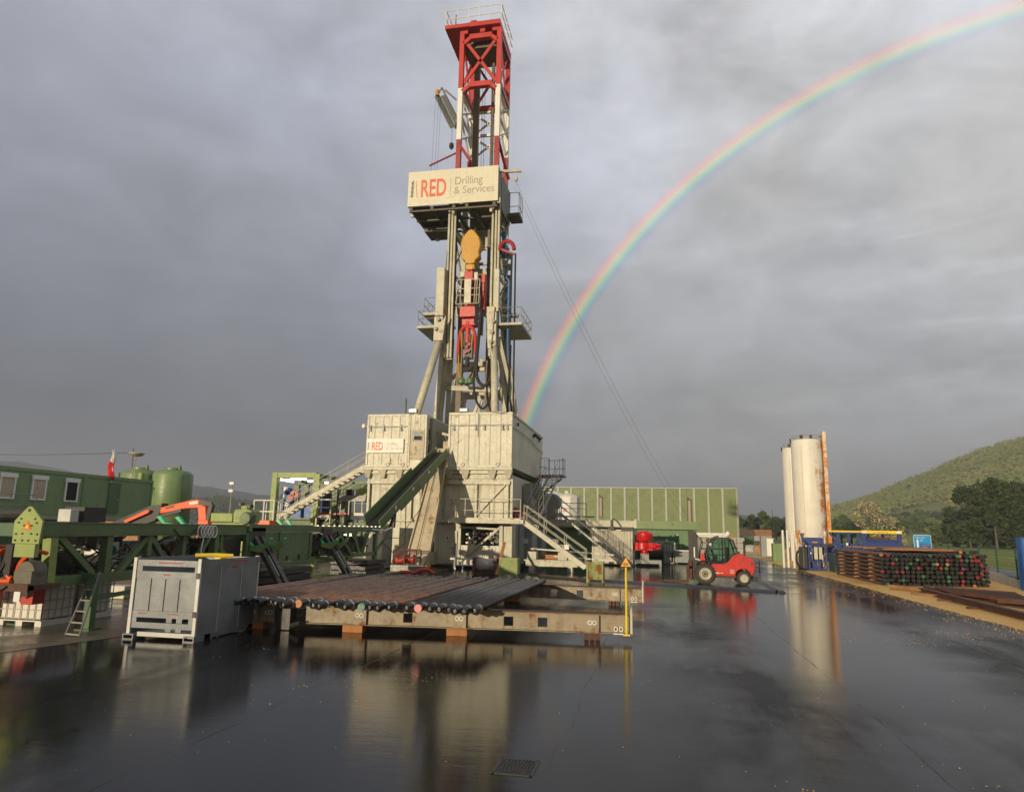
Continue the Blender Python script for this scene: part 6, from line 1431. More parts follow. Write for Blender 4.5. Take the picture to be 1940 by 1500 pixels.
# ================================================================== PIPE RACK IN FRONT OF THE RIG
ORD='first second third fourth fifth sixth seventh eighth ninth tenth eleventh twelfth thirteenth fourteenth fifteenth sixteenth seventeenth eighteenth nineteenth twentieth twenty-first twenty-second twenty-third twenty-fourth twenty-fifth twenty-sixth twenty-seventh twenty-eighth twenty-ninth thirtieth thirty-first thirty-second thirty-third thirty-fourth thirty-fifth thirty-sixth thirty-seventh thirty-eighth thirty-ninth fortieth'.split()
def rackbeam(p,q,label,stops,pock,sup,end_r=True):
    p=V(p);q=V(q);L_=(q-p).length;d=(q-p).normalized();s_=V((-d.y,d.x,0))
    t=thing('rack_beam',label,'rack beam',tuple((p+q)/2),group='pipe rack beams')
    P=lambda u,v,z: p+d*u+s_*v+V((0,0,z))
    zb,zt=.16,.58
    b=B()
    def bx(u0,u1,v0,v1,z0,z1): b.hexa([P(u0,v0,z0),P(u1,v0,z0),P(u1,v1,z0),P(u0,v1,z0),P(u0,v0,z1),P(u1,v0,z1),P(u1,v1,z1),P(u0,v1,z1)])
    bx(0,L_,-.14,.14,zt-.02,zt);bx(0,L_,-.14,.14,zb,zb+.02)
    # web of the beam, notched by the fork pockets
    us=[0]+[x for u in pock for x in (u-.11,u+.11)]+[L_]
    for i in range(0,len(us),2): bx(us[i],us[i+1],-.05,.05,zb+.021,zt-.021)
    for u in pock: bx(u-.11,u+.11,-.05,.05,zt-.12,zt-.021);bx(u-.11,u+.11,-.05,.05,zb+.021,zt-.33)
    for u in stops:
        bx(u-.16,u+.16,-.13,-.051,zb+.022,zt-.022);bx(u-.02,u+.0,.051,.13,zb+.022,zt-.022)
    b.build('beam',MT['beam'],t,bevel=.006)
    b=B();bx(0.02,L_-.05,-.15,.15,zt+.001,zt+.022);b.build('wear_strip',MT['rusty'],t)
    b=B()
    for u in stops:
        for o in (-.05,.05): b.tube([P(u+o+.045*math.cos(k),-.137-.004*math.sin(k),zt-.19+.045*math.sin(k)) for k in [i*PI/6 for i in range(12)]],.014,6,closed=True)
    if end_r:
        for o in (.18,.3): b.tube([P(L_-o+.04*math.cos(k),-.09,zb+.1+.05*math.sin(k)) for k in [i*PI/6 for i in range(12)]],.014,6,closed=True);b.hexa([P(L_-o-.06,-.15,zb-.01),P(L_-o+.05,-.15,zb-.01),P(L_-o+.05,-.05,zb-.01),P(L_-o-.06,-.05,zb-.01),P(L_-o-.06,-.15,zb+.015),P(L_-o+.05,-.15,zb+.015),P(L_-o+.05,-.05,zb+.015),P(L_-o-.06,-.05,zb+.015)])
    b.build('lashing_ring',MT['white'],t)
    if end_r:
        b=B();e=L_+.02
        b.prism([P(e,-.17,zb),P(e,.17,zb),P(e,.17,zt+.22),P(e,.02,zt+.26),P(e,-.17,zt+.06)],d*.05);b.build('end_plate',MT['cream'],t)
    for u,m in sup:
        b=B()
        if m=='legs':
            for o in (-.13,.0,.13): bx(u+o-.05,u+o+.05,-.12,.12,.004,zb-.003)
        else: bx(u-.24,u+.24,-.17,.17,.004,zb-.003)
        b.build('support_block',MT['wood_o'] if m!='legs' else MT['rusty'],t)
    return t
rackbeam((.25,-25.95,0),(7.9,-25.15,0),'rusty cream steel beam carrying the near ends of the drill pipes, nearer long one',[1.35,3.75,6.85],[2.5,4.9,5.7],[(1.2,'w'),(3.7,'w'),(6.85,'legs')])
rackbeam((-3.2,-16.9,0),(8.05,-17.6,0),'rusty cream steel beam under the far ends of the drill pipes, farther long one',[4.2,7.0,10.4],[5.6,8.3,9.2],[(2.5,'w'),(6.8,'w'),(10.35,'legs')])
rackbeam((-3.4,-26.05,0),(-.45,-26.0,0),'short rusty steel beam between the galvanised crate and the long near beam',[2.3,2.75],[1.75],[(.5,'w'),(2.4,'w')],False)
b=B();b.box(-.42,-.05,-26.2,-25.9,.02,.5);b.tube([(.0,-26.2,.12),(.25,-26.25,.2)],.06,8);tag(b.build('coupling_block',MT['blacks']),'black coupling block joining the short and the long near rack beams','coupling')
# drill pipes lying across the beams
def drillpipe(name,m,r,rj,Ln,cap=None):
    t=thing(name,'','drill pipe',(0,0,0))
    b=B();b.cyl((0,.62,0),(0,Ln-.5,0),r,n=12);b.build('pipe_body',m,t)
    b=B();b.lathe([(rj*.55,.02),(rj*.85,0),(rj,.03),(rj,.42),(r*1.15,.55),(r,.62)],(0,0,0),14,'y',caps=False);b.lathe([(0,.06),(rj*.55,.06),(rj*.55,.02)],(0,0,0),12,'y',caps=False);b.build('tool_joint',MT['joint'],t,split=False)
    b=B();b.lathe([(r,Ln-.5),(rj,Ln-.42),(rj,Ln),(0,Ln)],(0,0,0),12,'y',caps=False);b.build('tool_joint',MT['joint'],t)
    b=B();b.lathe([(rj*1.03,.33),(rj*1.06,.34),(rj*1.06,.40),(rj*1.03,.41)],(0,0,0),14,'y',caps=False);b.build('pale_band',MT['ring'],t)
    return t
protoB=drillpipe('drill_pipe',MT['pipe_b'],.062,.085,9.6);protoD=drillpipe('drill_pipe',MT['pipe_d'],.078,.088,9.7)
def setpipe(o,x,y,label,caps=None,xe=0):
    o.location=(x,y,.605+ (.085));o.rotation_euler=(R(rnd.uniform(-.15,.15)),rnd.uniform(0,6.28),R(rnd.uniform(-.5,.5))+xe);o['label']=label;o['group']='drill pipes on the rack'
    if caps:
        b=B();b.lathe([(.088,-.03),(.088,.02),(.05,.03)],(0,0,0),14,'y',caps=False);b.lathe([(0,-.03),(.088,-.03)],(0,0,0),14,'y',caps=False);c=b.build('end_cap',MT[caps],o,local=True,split=False)
    return o
xs=[-2.35];random.seed(5)
k=0;x=-2.45;nb=0
BR=[]
while x<2.75: BR.append(x);x+=rnd.choice([.178,.18,.19,.2,.235])
NB=len(BR)
capsB={NB-12:'cap_o',NB-4:'cap_t'}
pip=[]
for i,x in enumerate(BR):
    o=protoB if i==0 else dup(protoB,(0,0,0))
    setpipe(o,x+rnd.uniform(-.012,.012),-26.75+rnd.uniform(-.32,.28),'brown rusty drill pipe, %s from the left end of the rack row'%ORD[i],capsB.get(i))
DR=[2.98,3.28,3.52,3.77,3.99,4.19,4.38,4.57]
capsD={1:'cap_p'}
for i,x in enumerate(DR):
    o=protoD if i==0 else dup(protoD,(0,0,0))
    setpipe(o,x,-26.75+rnd.uniform(-.16,.16),'dark drill pipe with %s, %s from the right end of the rack row'%('a pink cap' if i==1 else 'a plain end',ORD[len(DR)-1-i]),capsD.get(i))
# warning sign on its yellow post
es=thing('warning_sign','yellow triangular EX warning sign on a yellow post at the near beam end','sign',(7.86,-25.4,0))
b=B();b.tube([(7.86,-25.42,.18),(7.86,-25.42,1.66)],.026,8);b.build('post',MT['yellowb'],es)
b=B();b.box(7.78,7.94,-25.48,-25.34,.15,.18);b.build('foot',MT['yellowb'],es)
b=B();b.prism([(7.715,-25.46,1.66),(8.005,-25.46,1.66),(7.86,-25.46,1.92)],(0,.012,0));pl=b.build('plate',MT['rusty'],es,bevel=.006)
b=B();b.prism([(7.745,-25.467,1.678),(7.975,-25.467,1.678),(7.86,-25.467,1.885)],(0,.006,0));pl2=b.build('plate_face',MT['orange_sign'] if 'orange_sign' in MT else MT['yellow'],es)
text('lettering','EX',.085,MT['inkdark'],es,(7.86,-25.469,1.70),FRONT,1.15,bold=.003,align='CENTER')
# drain grate in the foreground
dg=thing('drain_grate','rusty iron drain grate with wavy bars set in the asphalt in the foreground','grate',(7.05,-34.42,0))
gx0,gx1,gy0,gy1=6.86,7.24,-34.66,-34.2
b=B();b.box(gx0,gx1,gy0,gy1,.0015,.0035);b.build('pit',MT['black'],dg)
b=B()
for a_ in ((gx0-.02,gx1+.02,gy0-.03,gy0),(gx0-.02,gx1+.02,gy1,gy1+.03),(gx0-.03,gx0,gy0-.03,gy1+.03),(gx1,gx1+.03,gy0-.03,gy1+.03)): b.box(*a_,.001,.008)
b.build('grate_rim',MT['blacks'],dg,split=False)
b=B()
for i in range(10):
    x=gx0+.02+i*.038
    b.tube([(x+.010*math.sin(t*2*PI*1.5),gy0+(gy1-gy0)*t,.006) for t in [j/14 for j in range(15)]],.0075,5)
b.build('grate_bar',MT['blacks'],dg,split=False)
# ================================================================== RIGHT SIDE: FORKLIFT, CONTAINERS, SILOS, PIPE STACK
fk=thing('forklift','red rough terrain forklift with a dark glazed cab and raised black mast','forklift',(11.7,-5.1,0))
RB=MT['redbright'];y0,y1=-5.95,-4.25
b=B()
# rear counterweight body: side profile extruded across the width
prof=[(11.18,.42),(12.26,.40),(12.33,.62),(12.44,.72),(12.62,.78),(12.80,.74),(12.93,.62),(13.0,.46),(13.12,.55),(13.2,.85),(13.18,1.1),(12.95,1.32),(12.45,1.52),(12.18,1.36),(11.95,1.08),(11.72,1.0),(11.3,.99),(11.14,.95)]
b.prism([(x,y0+.06,z) for x,z in prof],(0,y1-y0-.12,0));b.build('body',RB,fk,bevel=.045)
b=B();b.box(11.28,12.2,y0+.035,y0+.058,.48,.93);b.box(11.16,11.26,y0+.03,y0+.058,.5,.9);b.build('side_cover',RB,fk,bevel=.012)
b=B();b.bar((12.45,y0+.05,1.50),(11.98,y0+.05,1.02),.012,.012);b.bar((12.72,y0+.05,1.40),(12.45,y0+.05,.98),.012,.012);b.box(13.195,13.22,y0+.3,y1-.3,.75,.95);b.build('panel_gap',MT['blacks'],fk)
b=B();b.box(11.15,12.3,y0+.1,y1-.1,.33,.45);b.box(13.0,13.35,y0+.4,y1-.4,.28,.42);b.box(10.6,11.2,y0+.3,y1-.3,.35,.75);b.box(13.05,13.32,y0+.1,y0+.4,.2,.38);b.build('chassis',MT['blacks'],fk)
# cab
fr_=[(11.02,1.08),(10.95,1.35),(11.13,1.85),(11.32,2.13),(11.5,2.2),(12.02,2.2),(12.2,2.1),(12.33,1.75),(12.40,1.45),(11.95,1.02),(11.5,.98)]
b=B()
for yy in (y0+.08,y1-.14):
    pts=[V((x,yy+.03,z)) for x,z in fr_];b.tube(pts,.045,8,closed=True);b.tube([(11.83,yy+.03,2.2),(11.83,yy+.03,1.0)],.035,6)
for i in (0,2,4,5,7,8): b.tube([(fr_[i][0],y0+.1,fr_[i][1]),(fr_[i][0],y1-.1,fr_[i][1])],.04,6)
b.prism([(11.35,y0+.05,2.17),(11.5,y0+.05,2.25),(12.05,y0+.05,2.25),(12.2,y0+.05,2.14)],(0,y1-y0-.1,0));b.build('cab_frame',MT['blacks'],fk)
b=B()
for yy in (y0+.10,y1-.12): b.prism([(x,yy,z) for x,z in fr_],(0,.01,0))
b.build('side_glass',MT['cabglass'],fk)
b=B();b.box(11.0,11.12,y0+.1,y1-.1,.98,1.3);b.box(11.75,12.0,-5.3,-4.9,1.1,1.2);b.box(11.95,12.05,-5.3,-4.9,1.2,1.75);b.box(11.3,11.5,-5.3,-4.9,1.05,1.35);b.tube([(11.35,-5.1,1.3),(11.25,-5.1,1.6)],.03,6);b.tube([V((11.24+.03*math.sin(t),-5.1+.17*math.cos(t),1.6+.1*math.sin(t))) for t in [i*PI/6 for i in range(12)]],.018,6,closed=True);b.box(11.1,11.95,y0+.3,y1-.3,.99,1.03);b.build('seat',MT['black'],fk)
b=B();b.lathe([(0,0),(.05,0),(.05,.1),(.03,.13),(0,.14)],(12.2,y0+.25,2.25),10);b.build('beacon',MT['orange'],fk)
b=B();b.tube([(11.2,y0+.05,2.1),(11.05,y0-.05,2.2)],.02,6);b.box(10.98,11.08,y0-.1,y0+.02,1.98,2.16);b.bar((11.3,y0+.1,2.25),(11.55,y0+.1,2.3),.06,.06);b.box(12.38,12.5,y0+.0,y0+.16,1.5,1.6);b.tube([(12.75,y0+.3,1.38),(12.75,y0+.3,2.0),(12.73,y0+.28,2.08)],.05,8);b.build('mirror',MT['blacks'],fk)
# mast
b=B()
for yy in (y0+.35,y1-.5): b.box(10.16,10.36,yy,yy+.14,.16,2.56);b.box(10.37,10.50,yy+.02,yy+.12,.2,2.50);b.box(10.505,10.56,yy+.03,yy+.11,.2,2.3)
for z in (.5,1.5,2.35): b.box(10.30,10.42,y0+.495,y1-.505,z,z+.14)
b.tube([(10.4,-5.1,.4),(10.4,-5.1,2.3)],.05,8);b.build('mast_rail',MT['blacks'],fk)
b=B();b.box(10.1,10.27,y0+.2,y1-.2,.22,.34);b.box(10.1,10.27,y0+.2,y1-.2,.72,.84)
for yy in (y0+.2,y0+.6,y1-.7,y1-.3): b.box(10.13,10.25,yy,yy+.08,.341,1.1)
b.build('fork_carriage',MT['rusty'],fk)
for yy in (y0+.4,y1-.5):
    b=B();b.box(10.02,10.10,yy,yy+.12,.05,.85);b.box(8.9,10.02,yy,yy+.12,.05,.10);b.build('fork',MT['rusty'],fk)
b=B();b.box(10.27,10.275,y0+.36,y0+.48,1.3,1.7);b.tube([(10.4,y0+.3,1.2),(10.75,y0+.35,1.1)],.03,6);b.box(10.36,10.42,y0+.335,y0+.349,1.25,1.75);b.build('mast_decal',MT['white'],fk)
b=B();b.box(10.66,10.86,y0+.2,y1-.2,.98,1.45);b.build('dash_panel',RB,fk)
b=B()
for z in (.55,.62,.69): b.box(12.02,12.22,y0+.028,y0+.034,z,z+.03)
b.box(11.34,11.52,y0+.028,y0+.034,.52,.58);b.box(11.56,11.7,y0+.028,y0+.034,.54,.57);b.build('side_decal',MT['inkfaint'],fk,split=False)
b=B();b.box(13.0,13.1,y0+.045,y0+.06,.95,1.1);b.build('tail_lamp',MT['cap_r'],fk)
b=B();b.tube(sm([(10.5,y0+.33,2.3),(10.75,y0+.3,2.1),(10.62,y0+.3,1.5),(10.7,y0+.3,1.0)]),.022,6);b.tube(sm([(10.48,y0+.6,2.4),(10.8,y0+.55,2.0),(10.66,y0+.55,1.4),(10.75,y0+.55,1.0)]),.02,6);b.box(11.08,11.2,y0+.02,y0+.1,.5,.62);b.box(11.1,11.24,y0+.0,y0+.09,.36,.4);b.build('hydraulic_hose',MT['black'],fk)
b=B();b.tube([(11.16,y0-.02,1.9),(11.1,y0-.05,1.9)],.07,10);b.build('work_lamp',MT['white'],fk)
def wheel(cx,cy,r,w,rim):
    b=B();n_=22;sgn=-1 if cy<-5 else 1
    b.lathe([(r*.58,-w/2),(r*.86,-w/2),(r*.97,-w*.36),(r,-w*.2),(r,w*.2),(r*.97,w*.36),(r*.86,w/2),(r*.58,w/2)],(cx,cy,r),36,'y',caps=False)
    for i in range(n_):
        t=2*PI*i/n_;c=V((cx+r*.985*math.cos(t),0,r+r*.985*math.sin(t)));tv=V((-math.sin(t),0,math.cos(t)))*r*.06;rv=V((math.cos(t),0,math.sin(t)))*r*.045
        for (ya,yb,o) in ((cy-w*.48,cy,.5),(cy,cy+w*.48,-.5)):
            oo=tv*o;b.hexa([c-tv-rv+oo+V((0,ya,0)),c+tv-rv+oo+V((0,ya,0)),c+tv-rv-oo+V((0,yb,0)),c-tv-rv-oo+V((0,yb,0)),c-tv+rv+oo+V((0,ya,0)),c+tv+rv+oo+V((0,ya,0)),c+tv+rv-oo+V((0,yb,0)),c-tv+rv-oo+V((0,yb,0))])
    wl=b.build('wheel',MT['tyre'],fk,split=False)
    b=B();b.lathe([(r*.6,-w*.5*1),(r*.52,-w*.46),(r*.46,-w*.30),(r*.22,-w*.26),(r*.2,-w*.36),(0,-w*.36)],(cx,cy,r),24,'y',caps=False) if sgn<0 else b.lathe([(r*.6,w*.5),(r*.46,w*.3),(0,w*.3)],(cx,cy,r),24,'y',caps=False)
    b.build('rim',MT['rim'],wl,split=False,recalc=False)
    if rim and sgn<0:
        b=B();b.lathe([(0,-w*.38),(r*.3,-w*.34),(r*.3,-w*.28)],(cx,cy,r),14,'y',caps=False);b.build('hub',MT['tyre'],wl,recalc=False)
wheel(10.86,y0+.16,.5,.34,True);wheel(10.86,y1-.16,.5,.34,True);wheel(12.66,y0+.15,.34,.26,False);wheel(12.66,y1-.15,.34,.26,False)
b=B();b.tube([V((10.86+.6*math.cos(t),y0+.14,.5+.6*math.sin(t))) for t in [PI*.75-i*PI*.65/8 for i in range(9)]],.05,6);b.build('mudguard',MT['blacks'],fk)
# ---- beige shipping container behind the stairs
ct=thing('shipping_container','beige ribbed shipping container standing left of the red valve stack','container',(5.4,12,0))
b=B();b.box(4.05,6.85,10.1,16,.15,2.5);b.corr((4.15,10.06,.3),(1,0,0),2.6,2.1,(0,-1,0),.2,.035);b.corr((6.84,10.15,.3),(0,1,0),5.8,2.1,(1,0,0),.2,.03);b.build('body',MT['cream'],ct)
b=B()
for x in (4.0,6.78): b.box(x,x+.12,10.0,10.12,.1,2.56)
b.box(4.12,6.78,10.01,10.1,2.42,2.54);b.box(4.12,6.78,10.01,10.1,.1,.28);b.build('frame',MT['cream'],ct,split=False)
b=B()
for x in (3.97,6.76):
    for z in (.04,2.5): b.box(x,x+.17,9.96,10.16,z,z+.13)
b.build('corner_casting',MT['ring'],ct)
b=B();b.box(5.2,5.55,9.99,10.008,.12,.26);b.box(5.75,6.1,9.99,10.008,.12,.26);b.build('fork_slot',MT['black'],ct)
# ---- red blowout preventer on its stand
bp=thing('blowout_preventer','bright red valve stack with a round drum on top, standing on a grey frame','valve stack',(8.0,10.9,0))
cx,cy=7.72,10.9
b=B();b.lathe([(0,.85),(.3,.85),(.3,.95),(.22,1.0),(.22,1.12)],(cx,cy,.0),18);b.lathe([(.22,1.12),(.55,1.14),(.6,1.2),(.6,1.62),(.5,1.68),(.3,1.70),(.28,1.76)],(cx-.1,cy,0),24);b.lathe([(.3,1.78),(.58,1.79),(.60,1.82),(.60,2.30),(.56,2.34),(.3,2.38),(.28,2.48),(.2,2.5),(0,2.5)],(cx,cy,0),28);b.box(cx-.9,cx+.6,cy-.45,cy+.4,1.10,1.64);b.build('body',MT['redval'],bp,bevel=.008)
b=B()
for z in (1.26,1.5): 
    b.tube([(cx+.45,cy-.25,z),(cx+.85,cy-.25,z),(cx+.95,cy-.25,z)],.13,12);b.tube([(cx+.45,cy-.3,z),(cx+1.15,cy-.3,z)],.07,8)
b.tube([(cx+.3,cy-.35,1.38),(cx+.8,cy-.35,1.38)],.16,12)
for k in range(8): t=k*PI/4;b.tube([(cx+.45*math.cos(t),cy+.45*math.sin(t),2.34),(cx+.45*math.cos(t),cy+.45*math.sin(t),2.42)],.04,6)
b.build('ram_bonnet',MT['redval'],bp)
b=B();b.tube([(cx+.3,cy-.42,1.9),(cx+.75,cy-.5,2.0),(cx+.95,cy-.5,1.85)],.025,6);b.tube([(cx+.5,cy-.4,1.7),(cx+.8,cy-.4,1.75)],.06,8);b.tube([(cx+.7,cy-.42,1.7),(cx+.72,cy-.42,1.82)],.07,8);b.build('valve_fitting',MT['blacks'],bp)
b=B();b.box(6.95,8.9,10.4,11.5,.18,.42);b.box(6.95,7.1,10.4,11.5,.006,.18);b.box(8.75,8.9,10.4,11.5,.006,.18);b.box(cx-.3,cx+.3,10.6,11.2,.42,.84);b.build('stand',MT['greyc'],bp)
# ---- green pump house, its overhanging roof beam, and the flow line
gh=thing('green_pump_container','wide green plant container with a deep roof overhang behind the red valve stack','container',(8,21,0))
Yg=19.0
a=at(985,990,Yg);c=at(1318,990,Yg)
b=B();b.box(a.x,c.x,Yg,Yg+3,.06,2.62)
for px_ in (1090,1208,1256,1290): x=at(px_,1030,Yg).x;b.box(x-.03,x+.03,Yg-.02,Yg,.1,2.6)
b.build('body',MT['greenbox'],gh)
b=B();x0_=at(1205,990,Yg).x;b.box(x0_,c.x+.15,Yg-.5,Yg+3,2.63,3.3);b.box(a.x,x0_-.01,Yg-.5,Yg+3,2.63,2.9);b.prism([(c.x+.151,Yg-.5,2.63),(c.x+.45,Yg-.5,2.63),(c.x+.151,Yg-.5,3.2)],(0,3.5,0));b.build('roof_beam',MT['tankgreen'],gh,bevel=.02)
for px_ in (1120,1258,1282): 
    x=at(px_,1030,Yg).x;b=B();b.box(x-.5,x+.5,Yg-.03,Yg-.005,.25,2.25);d_=b.build('door',MT['greenbox'],gh);b=B();b.box(x+.3,x+.36,Yg-.06,Yg-.03,1.1,1.4);b.build('handle',MT['ring'],d_)
b=B()
for px_,py_,s_ in ((1263,1024,.1),(1098,1010,.12),(1283,1014,.07)): p_=at(px_,py_,Yg-.06);b.box(p_.x-s_,p_.x+s_,Yg-.05,Yg-.032,p_.z-s_,p_.z+s_)
b.build('notice',MT['inkwhite'],gh)
gt=thing('green_cylinder_tank','dark green horizontal tank lying behind the red valve stack','tank',(9.2,17,0))
b=B();b.lathe([(0,-1.6),(.6,-1.5),(.72,-1.3),(.72,1.3),(.6,1.5),(0,1.6)],(8.6,17.0,1.0),24,'x');b.build('shell',MT['greend'],gt);b=B();b.box(7.6,7.8,16.6,17.4,.006,.5);b.box(9.4,9.6,16.6,17.4,.006,.5);b.build('saddle',MT['greend'],gt)
fl=thing('flow_line_beam','long pale grey channel beam running right from the rig at walkway height','beam',(4,10.3,2.7))
b=B();b.box(.9,7.1,9.9,10.4,2.72,3.12);b.box(.9,7.16,9.86,10.44,3.121,3.18);b.box(7.05,7.2,9.84,10.46,2.66,3.3);b.build('channel',MT['cream'],fl)
b=B();b.box(1.2,1.4,10.45,10.6,.006,3.1);b.box(6.85,7.04,10.06,10.24,2.55,2.71);b.build('leg',MT['greyc'],fl)
b=B();b.tube([(5.4,9.85,3.1),(5.55,9.8,3.3),(5.8,9.8,3.15),(6.1,9.82,2.75)],.04,6);b.box(5.2,5.6,9.7,9.86,2.5,2.75);b.box(5.35,5.5,9.75,9.86,2.76,3.2);b.box(6.1,6.95,9.9,10.3,2.45,2.7);b.build('hose_fitting',MT['blacks'],fl,split=False)
b=B()
for x in (3.6,6.6): b.tube([(x,10.1,3.18),(x,10.1,3.28)],.08,8)
b.build('yellow_cap',MT['yellow'],fl)
b=B();b.box(.8,4.0,12.0,12.6,3.4,3.5);gw=b.build('gantry_deck',MT['galvrail'],fl);b=B();b.rail([(.9,12,3.5),(3.4,12,3.5)],.95,1.0,.025);b.build('handrail',MT['galvrail'],gw)
# white storage tanks far behind
for (px_,py_,lab,r) in ((1076,934,'white storage tank with a shallow cone top in front of the green hall',1.75),(1048,930,'white storage tank half hidden behind the grey round duct',1.75)):
    Y=62.;c=at(px_,990,Y);zt=at(px_,py_,Y).z;t=thing('white_tank',lab,'tank',(c.x,Y,0),group='white tanks by the hall')
    b=B();b.lathe([(r,0),(r,zt-.55),(r*.9,zt-.4),(.3,zt),(0,zt+.05)],(c.x,Y,0),10);b.build('shell',MT['ibc'],t);b=B();b.lathe([(.3,0),(.35,.3),(0,.35)],(c.x-.2,Y,zt),10);b.build('lid',MT['ibc'],t)
    if px_==1076: b=B();b.box(c.x-.5,c.x-.1,Y-r-.06,Y-r+.1,5.0,5.35);b.build('small_label',MT['cap_p'],t)
c=at(1028,958,50);b=B();b.box(c.x-1.3,c.x+2.2,50,53,0,c.z-.6);tag(b.build('white_block_tank',MT['ibc'],bevel=.2),'low white box shaped tank below the round grey duct','tank')
# ---- green hall
hl=thing('green_hall','long green clad hall with pale ribs and narrow brown windows across the back','hall',(2,97,0))
xa,xb,Yh=-24.0,23.2,93.0;zh=10.35
b=B();b.box(xa,xb,Yh,Yh+22,-.04,zh-.1)
for i in range(46): z=.25+i*.22;b.box(xa+.1,xb-.1,Yh-.03,Yh,z,z+.1)
b.build('wall',MT['hallg'],hl,split=False)
b=B();b.box(xa-.1,xb+.12,Yh-.15,Yh+22.1,zh-.099,zh+.08);b.build('roof_edge',MT['hallr'],hl)
sp=2.52
k=0;x=xb-.12
while x>xa:
    b=B();b.box(x-.17,x+.17,Yh-.14,Yh-.031,0,zh-.1);b.build('rib',MT['hallr'],hl);x-=sp
for px_,ya,yb in ((1138,938,979),(1306.5,943,990)):
    p_=at(px_,ya,Yh);q_=at(px_,yb,Yh);x=q_.x
    b=B();b.prism([(x-.38,Yh-.22,q_.z),(x+.38,Yh-.22,q_.z),(x+.38,Yh-.22,p_.z-.35),(x-.38,Yh-.22,p_.z+.25)],(0,.19,0));f=b.build('window_frame',MT['brownf'],hl)
    b=B();b.box(x-.2,x+.24,Yh-.24,Yh-.221,q_.z+.1,p_.z-.5);b.build('pane',MT['pane'],f)
# ---- cylinders, white case, block stack, galvanised gate
gc=thing('gas_cylinder_rack','grey frame with upright gas cylinders beside the white metal case','rack',(9.5,15.4,0))
b=B();b.box(9.1,9.9,15.1,15.7,.04,.12)
for x in (9.12,9.84): b.bar((x,15.12,.1),(x,15.12,1.0),.05,.05);b.bar((x,15.68,.1),(x,15.68,1.0),.05,.05)
b.bar((9.12,15.12,.9),(9.84,15.12,.9),.05,.05);b.bar((9.12,15.12,1.0),(9.84,15.12,1.0),.04,.04);b.build('frame',MT['steelgrey'],gc,split=False)
for i,(x,m) in enumerate(((9.25,'greyc'),(9.42,'greyc'),(9.62,'greyc'),(9.95,'greyc'))):
    c=thing('gas_cylinder',['grey gas cylinder with a brown cap, first from the left in the small frame','grey gas cylinder with a brown cap, second from the left in the small frame','grey gas cylinder with a brown cap, third from the left in the small frame','grey gas cylinder with a white cap standing right of the frame'][i],'cylinder',(x,15.4,.12),group='gas cylinders')
    b=B();b.lathe([(.085,.125),(.085,1.35),(.05,1.48),(0,1.5)],(x,15.4,0),12);b.build('bottle',MT[m],c);b=B();b.tube([(x,15.4,1.49),(x,15.4,1.62)],.05,8);b.build('cap',MT['white' if i==3 else 'rusty'],c)
wc=thing('metal_case','pale grey rectangular steel case standing left of the forklift mast','case',(10.5,15.6,0))
b=B();b.box(9.95,11.35,15.2,16.0,.12,1.0);b.build('body',MT['greyc'],wc,bevel=.02);b=B();b.box(9.93,11.37,15.17,16.03,1.001,1.06);b.build('lid',MT['white'],wc);b=B();b.box(10.0,10.15,15.2,16,.006,.119);b.box(11.1,11.25,15.2,16,.006,.119);b.build('foot',MT['blacks'],wc)
sr=thing('storage_rack','tall pale storage rack with loaded shelves and a white pipe on top behind the forklift','rack',(12.8,16.5,0))
b=B()
for x in (11.9,13.85):
    for y in (16.0,17.2): b.box(x-.05,x+.05,y-.05,y+.05,.006,2.1)
for z in (.35,.8,1.25,1.7): b.box(11.95,13.8,16.0,17.2,z,z+.06)
b.build('shelf_frame',MT['steelgrey'],sr,split=False)
b=B()
for z in (.41,.86,1.31,1.76):
    for i in range(4): b.box(11.98+i*.46,12.38+i*.46,15.96+rnd.uniform(0,.1),16.8,z,z+.28)
b.build('shelf_load',MT['concrete'],sr,split=False)
b=B();b.tube([(11.7,16.2,2.32),(14.0,16.2,2.32)],.11,10);b.tube([(13.9,16.0,2.2),(14.1,16.0,2.5)],.16,8);b.box(11.8,13.9,16.05,16.4,2.11,2.2);b.build('white_pipe',MT['white'],sr)
for zz in range(5):
    for xx in range(2):
        b=B();x=14.15+xx*.58;b.box(x,x+.55,16.2,17.2,.02+zz*.42,.42+zz*.42);o=b.build('concrete_block',MT['concrete'],bevel=.02);tag(o,'pale concrete block right of the storage rack, %s from the ground, %s column'%(ORD[zz],('left','right')[xx]),'block',group='stacked concrete blocks')
gg=thing('galvanised_gate','galvanised tube barrier standing behind the forklift tail','barrier',(15.2,9,0))
b=B()
for x in (14.3,15.3): b.bar((x,8.6,.006),(x,8.6,1.2),.07,.07)
b.bar((14.3,8.6,1.2),(15.3,8.6,1.2),.07,.09);b.bar((14.3,8.6,.25),(15.3,8.6,.25),.04,.04);b.build('frame',MT['galv'],gg,split=False)
b=B()
for i in range(8): b.bar((14.4+i*.11,8.6,.27),(14.4+i*.11,8.6,1.16),.015,.015)
b.build('infill_bar',MT['galvrail'],gg,split=False)
b=B()
for x in (11.72,11.86): b.bar((x,14.2,.006),(x,14.2,1.45),.05,.05)
for z in (.5,1.0,1.45): b.bar((11.72,14.2,z),(11.86,14.2,z),.04,.04)
o=b.build('barrier_post',MT['galv'],split=False);tag(o,'galvanised double barrier post between the white case and the forklift mast','post')
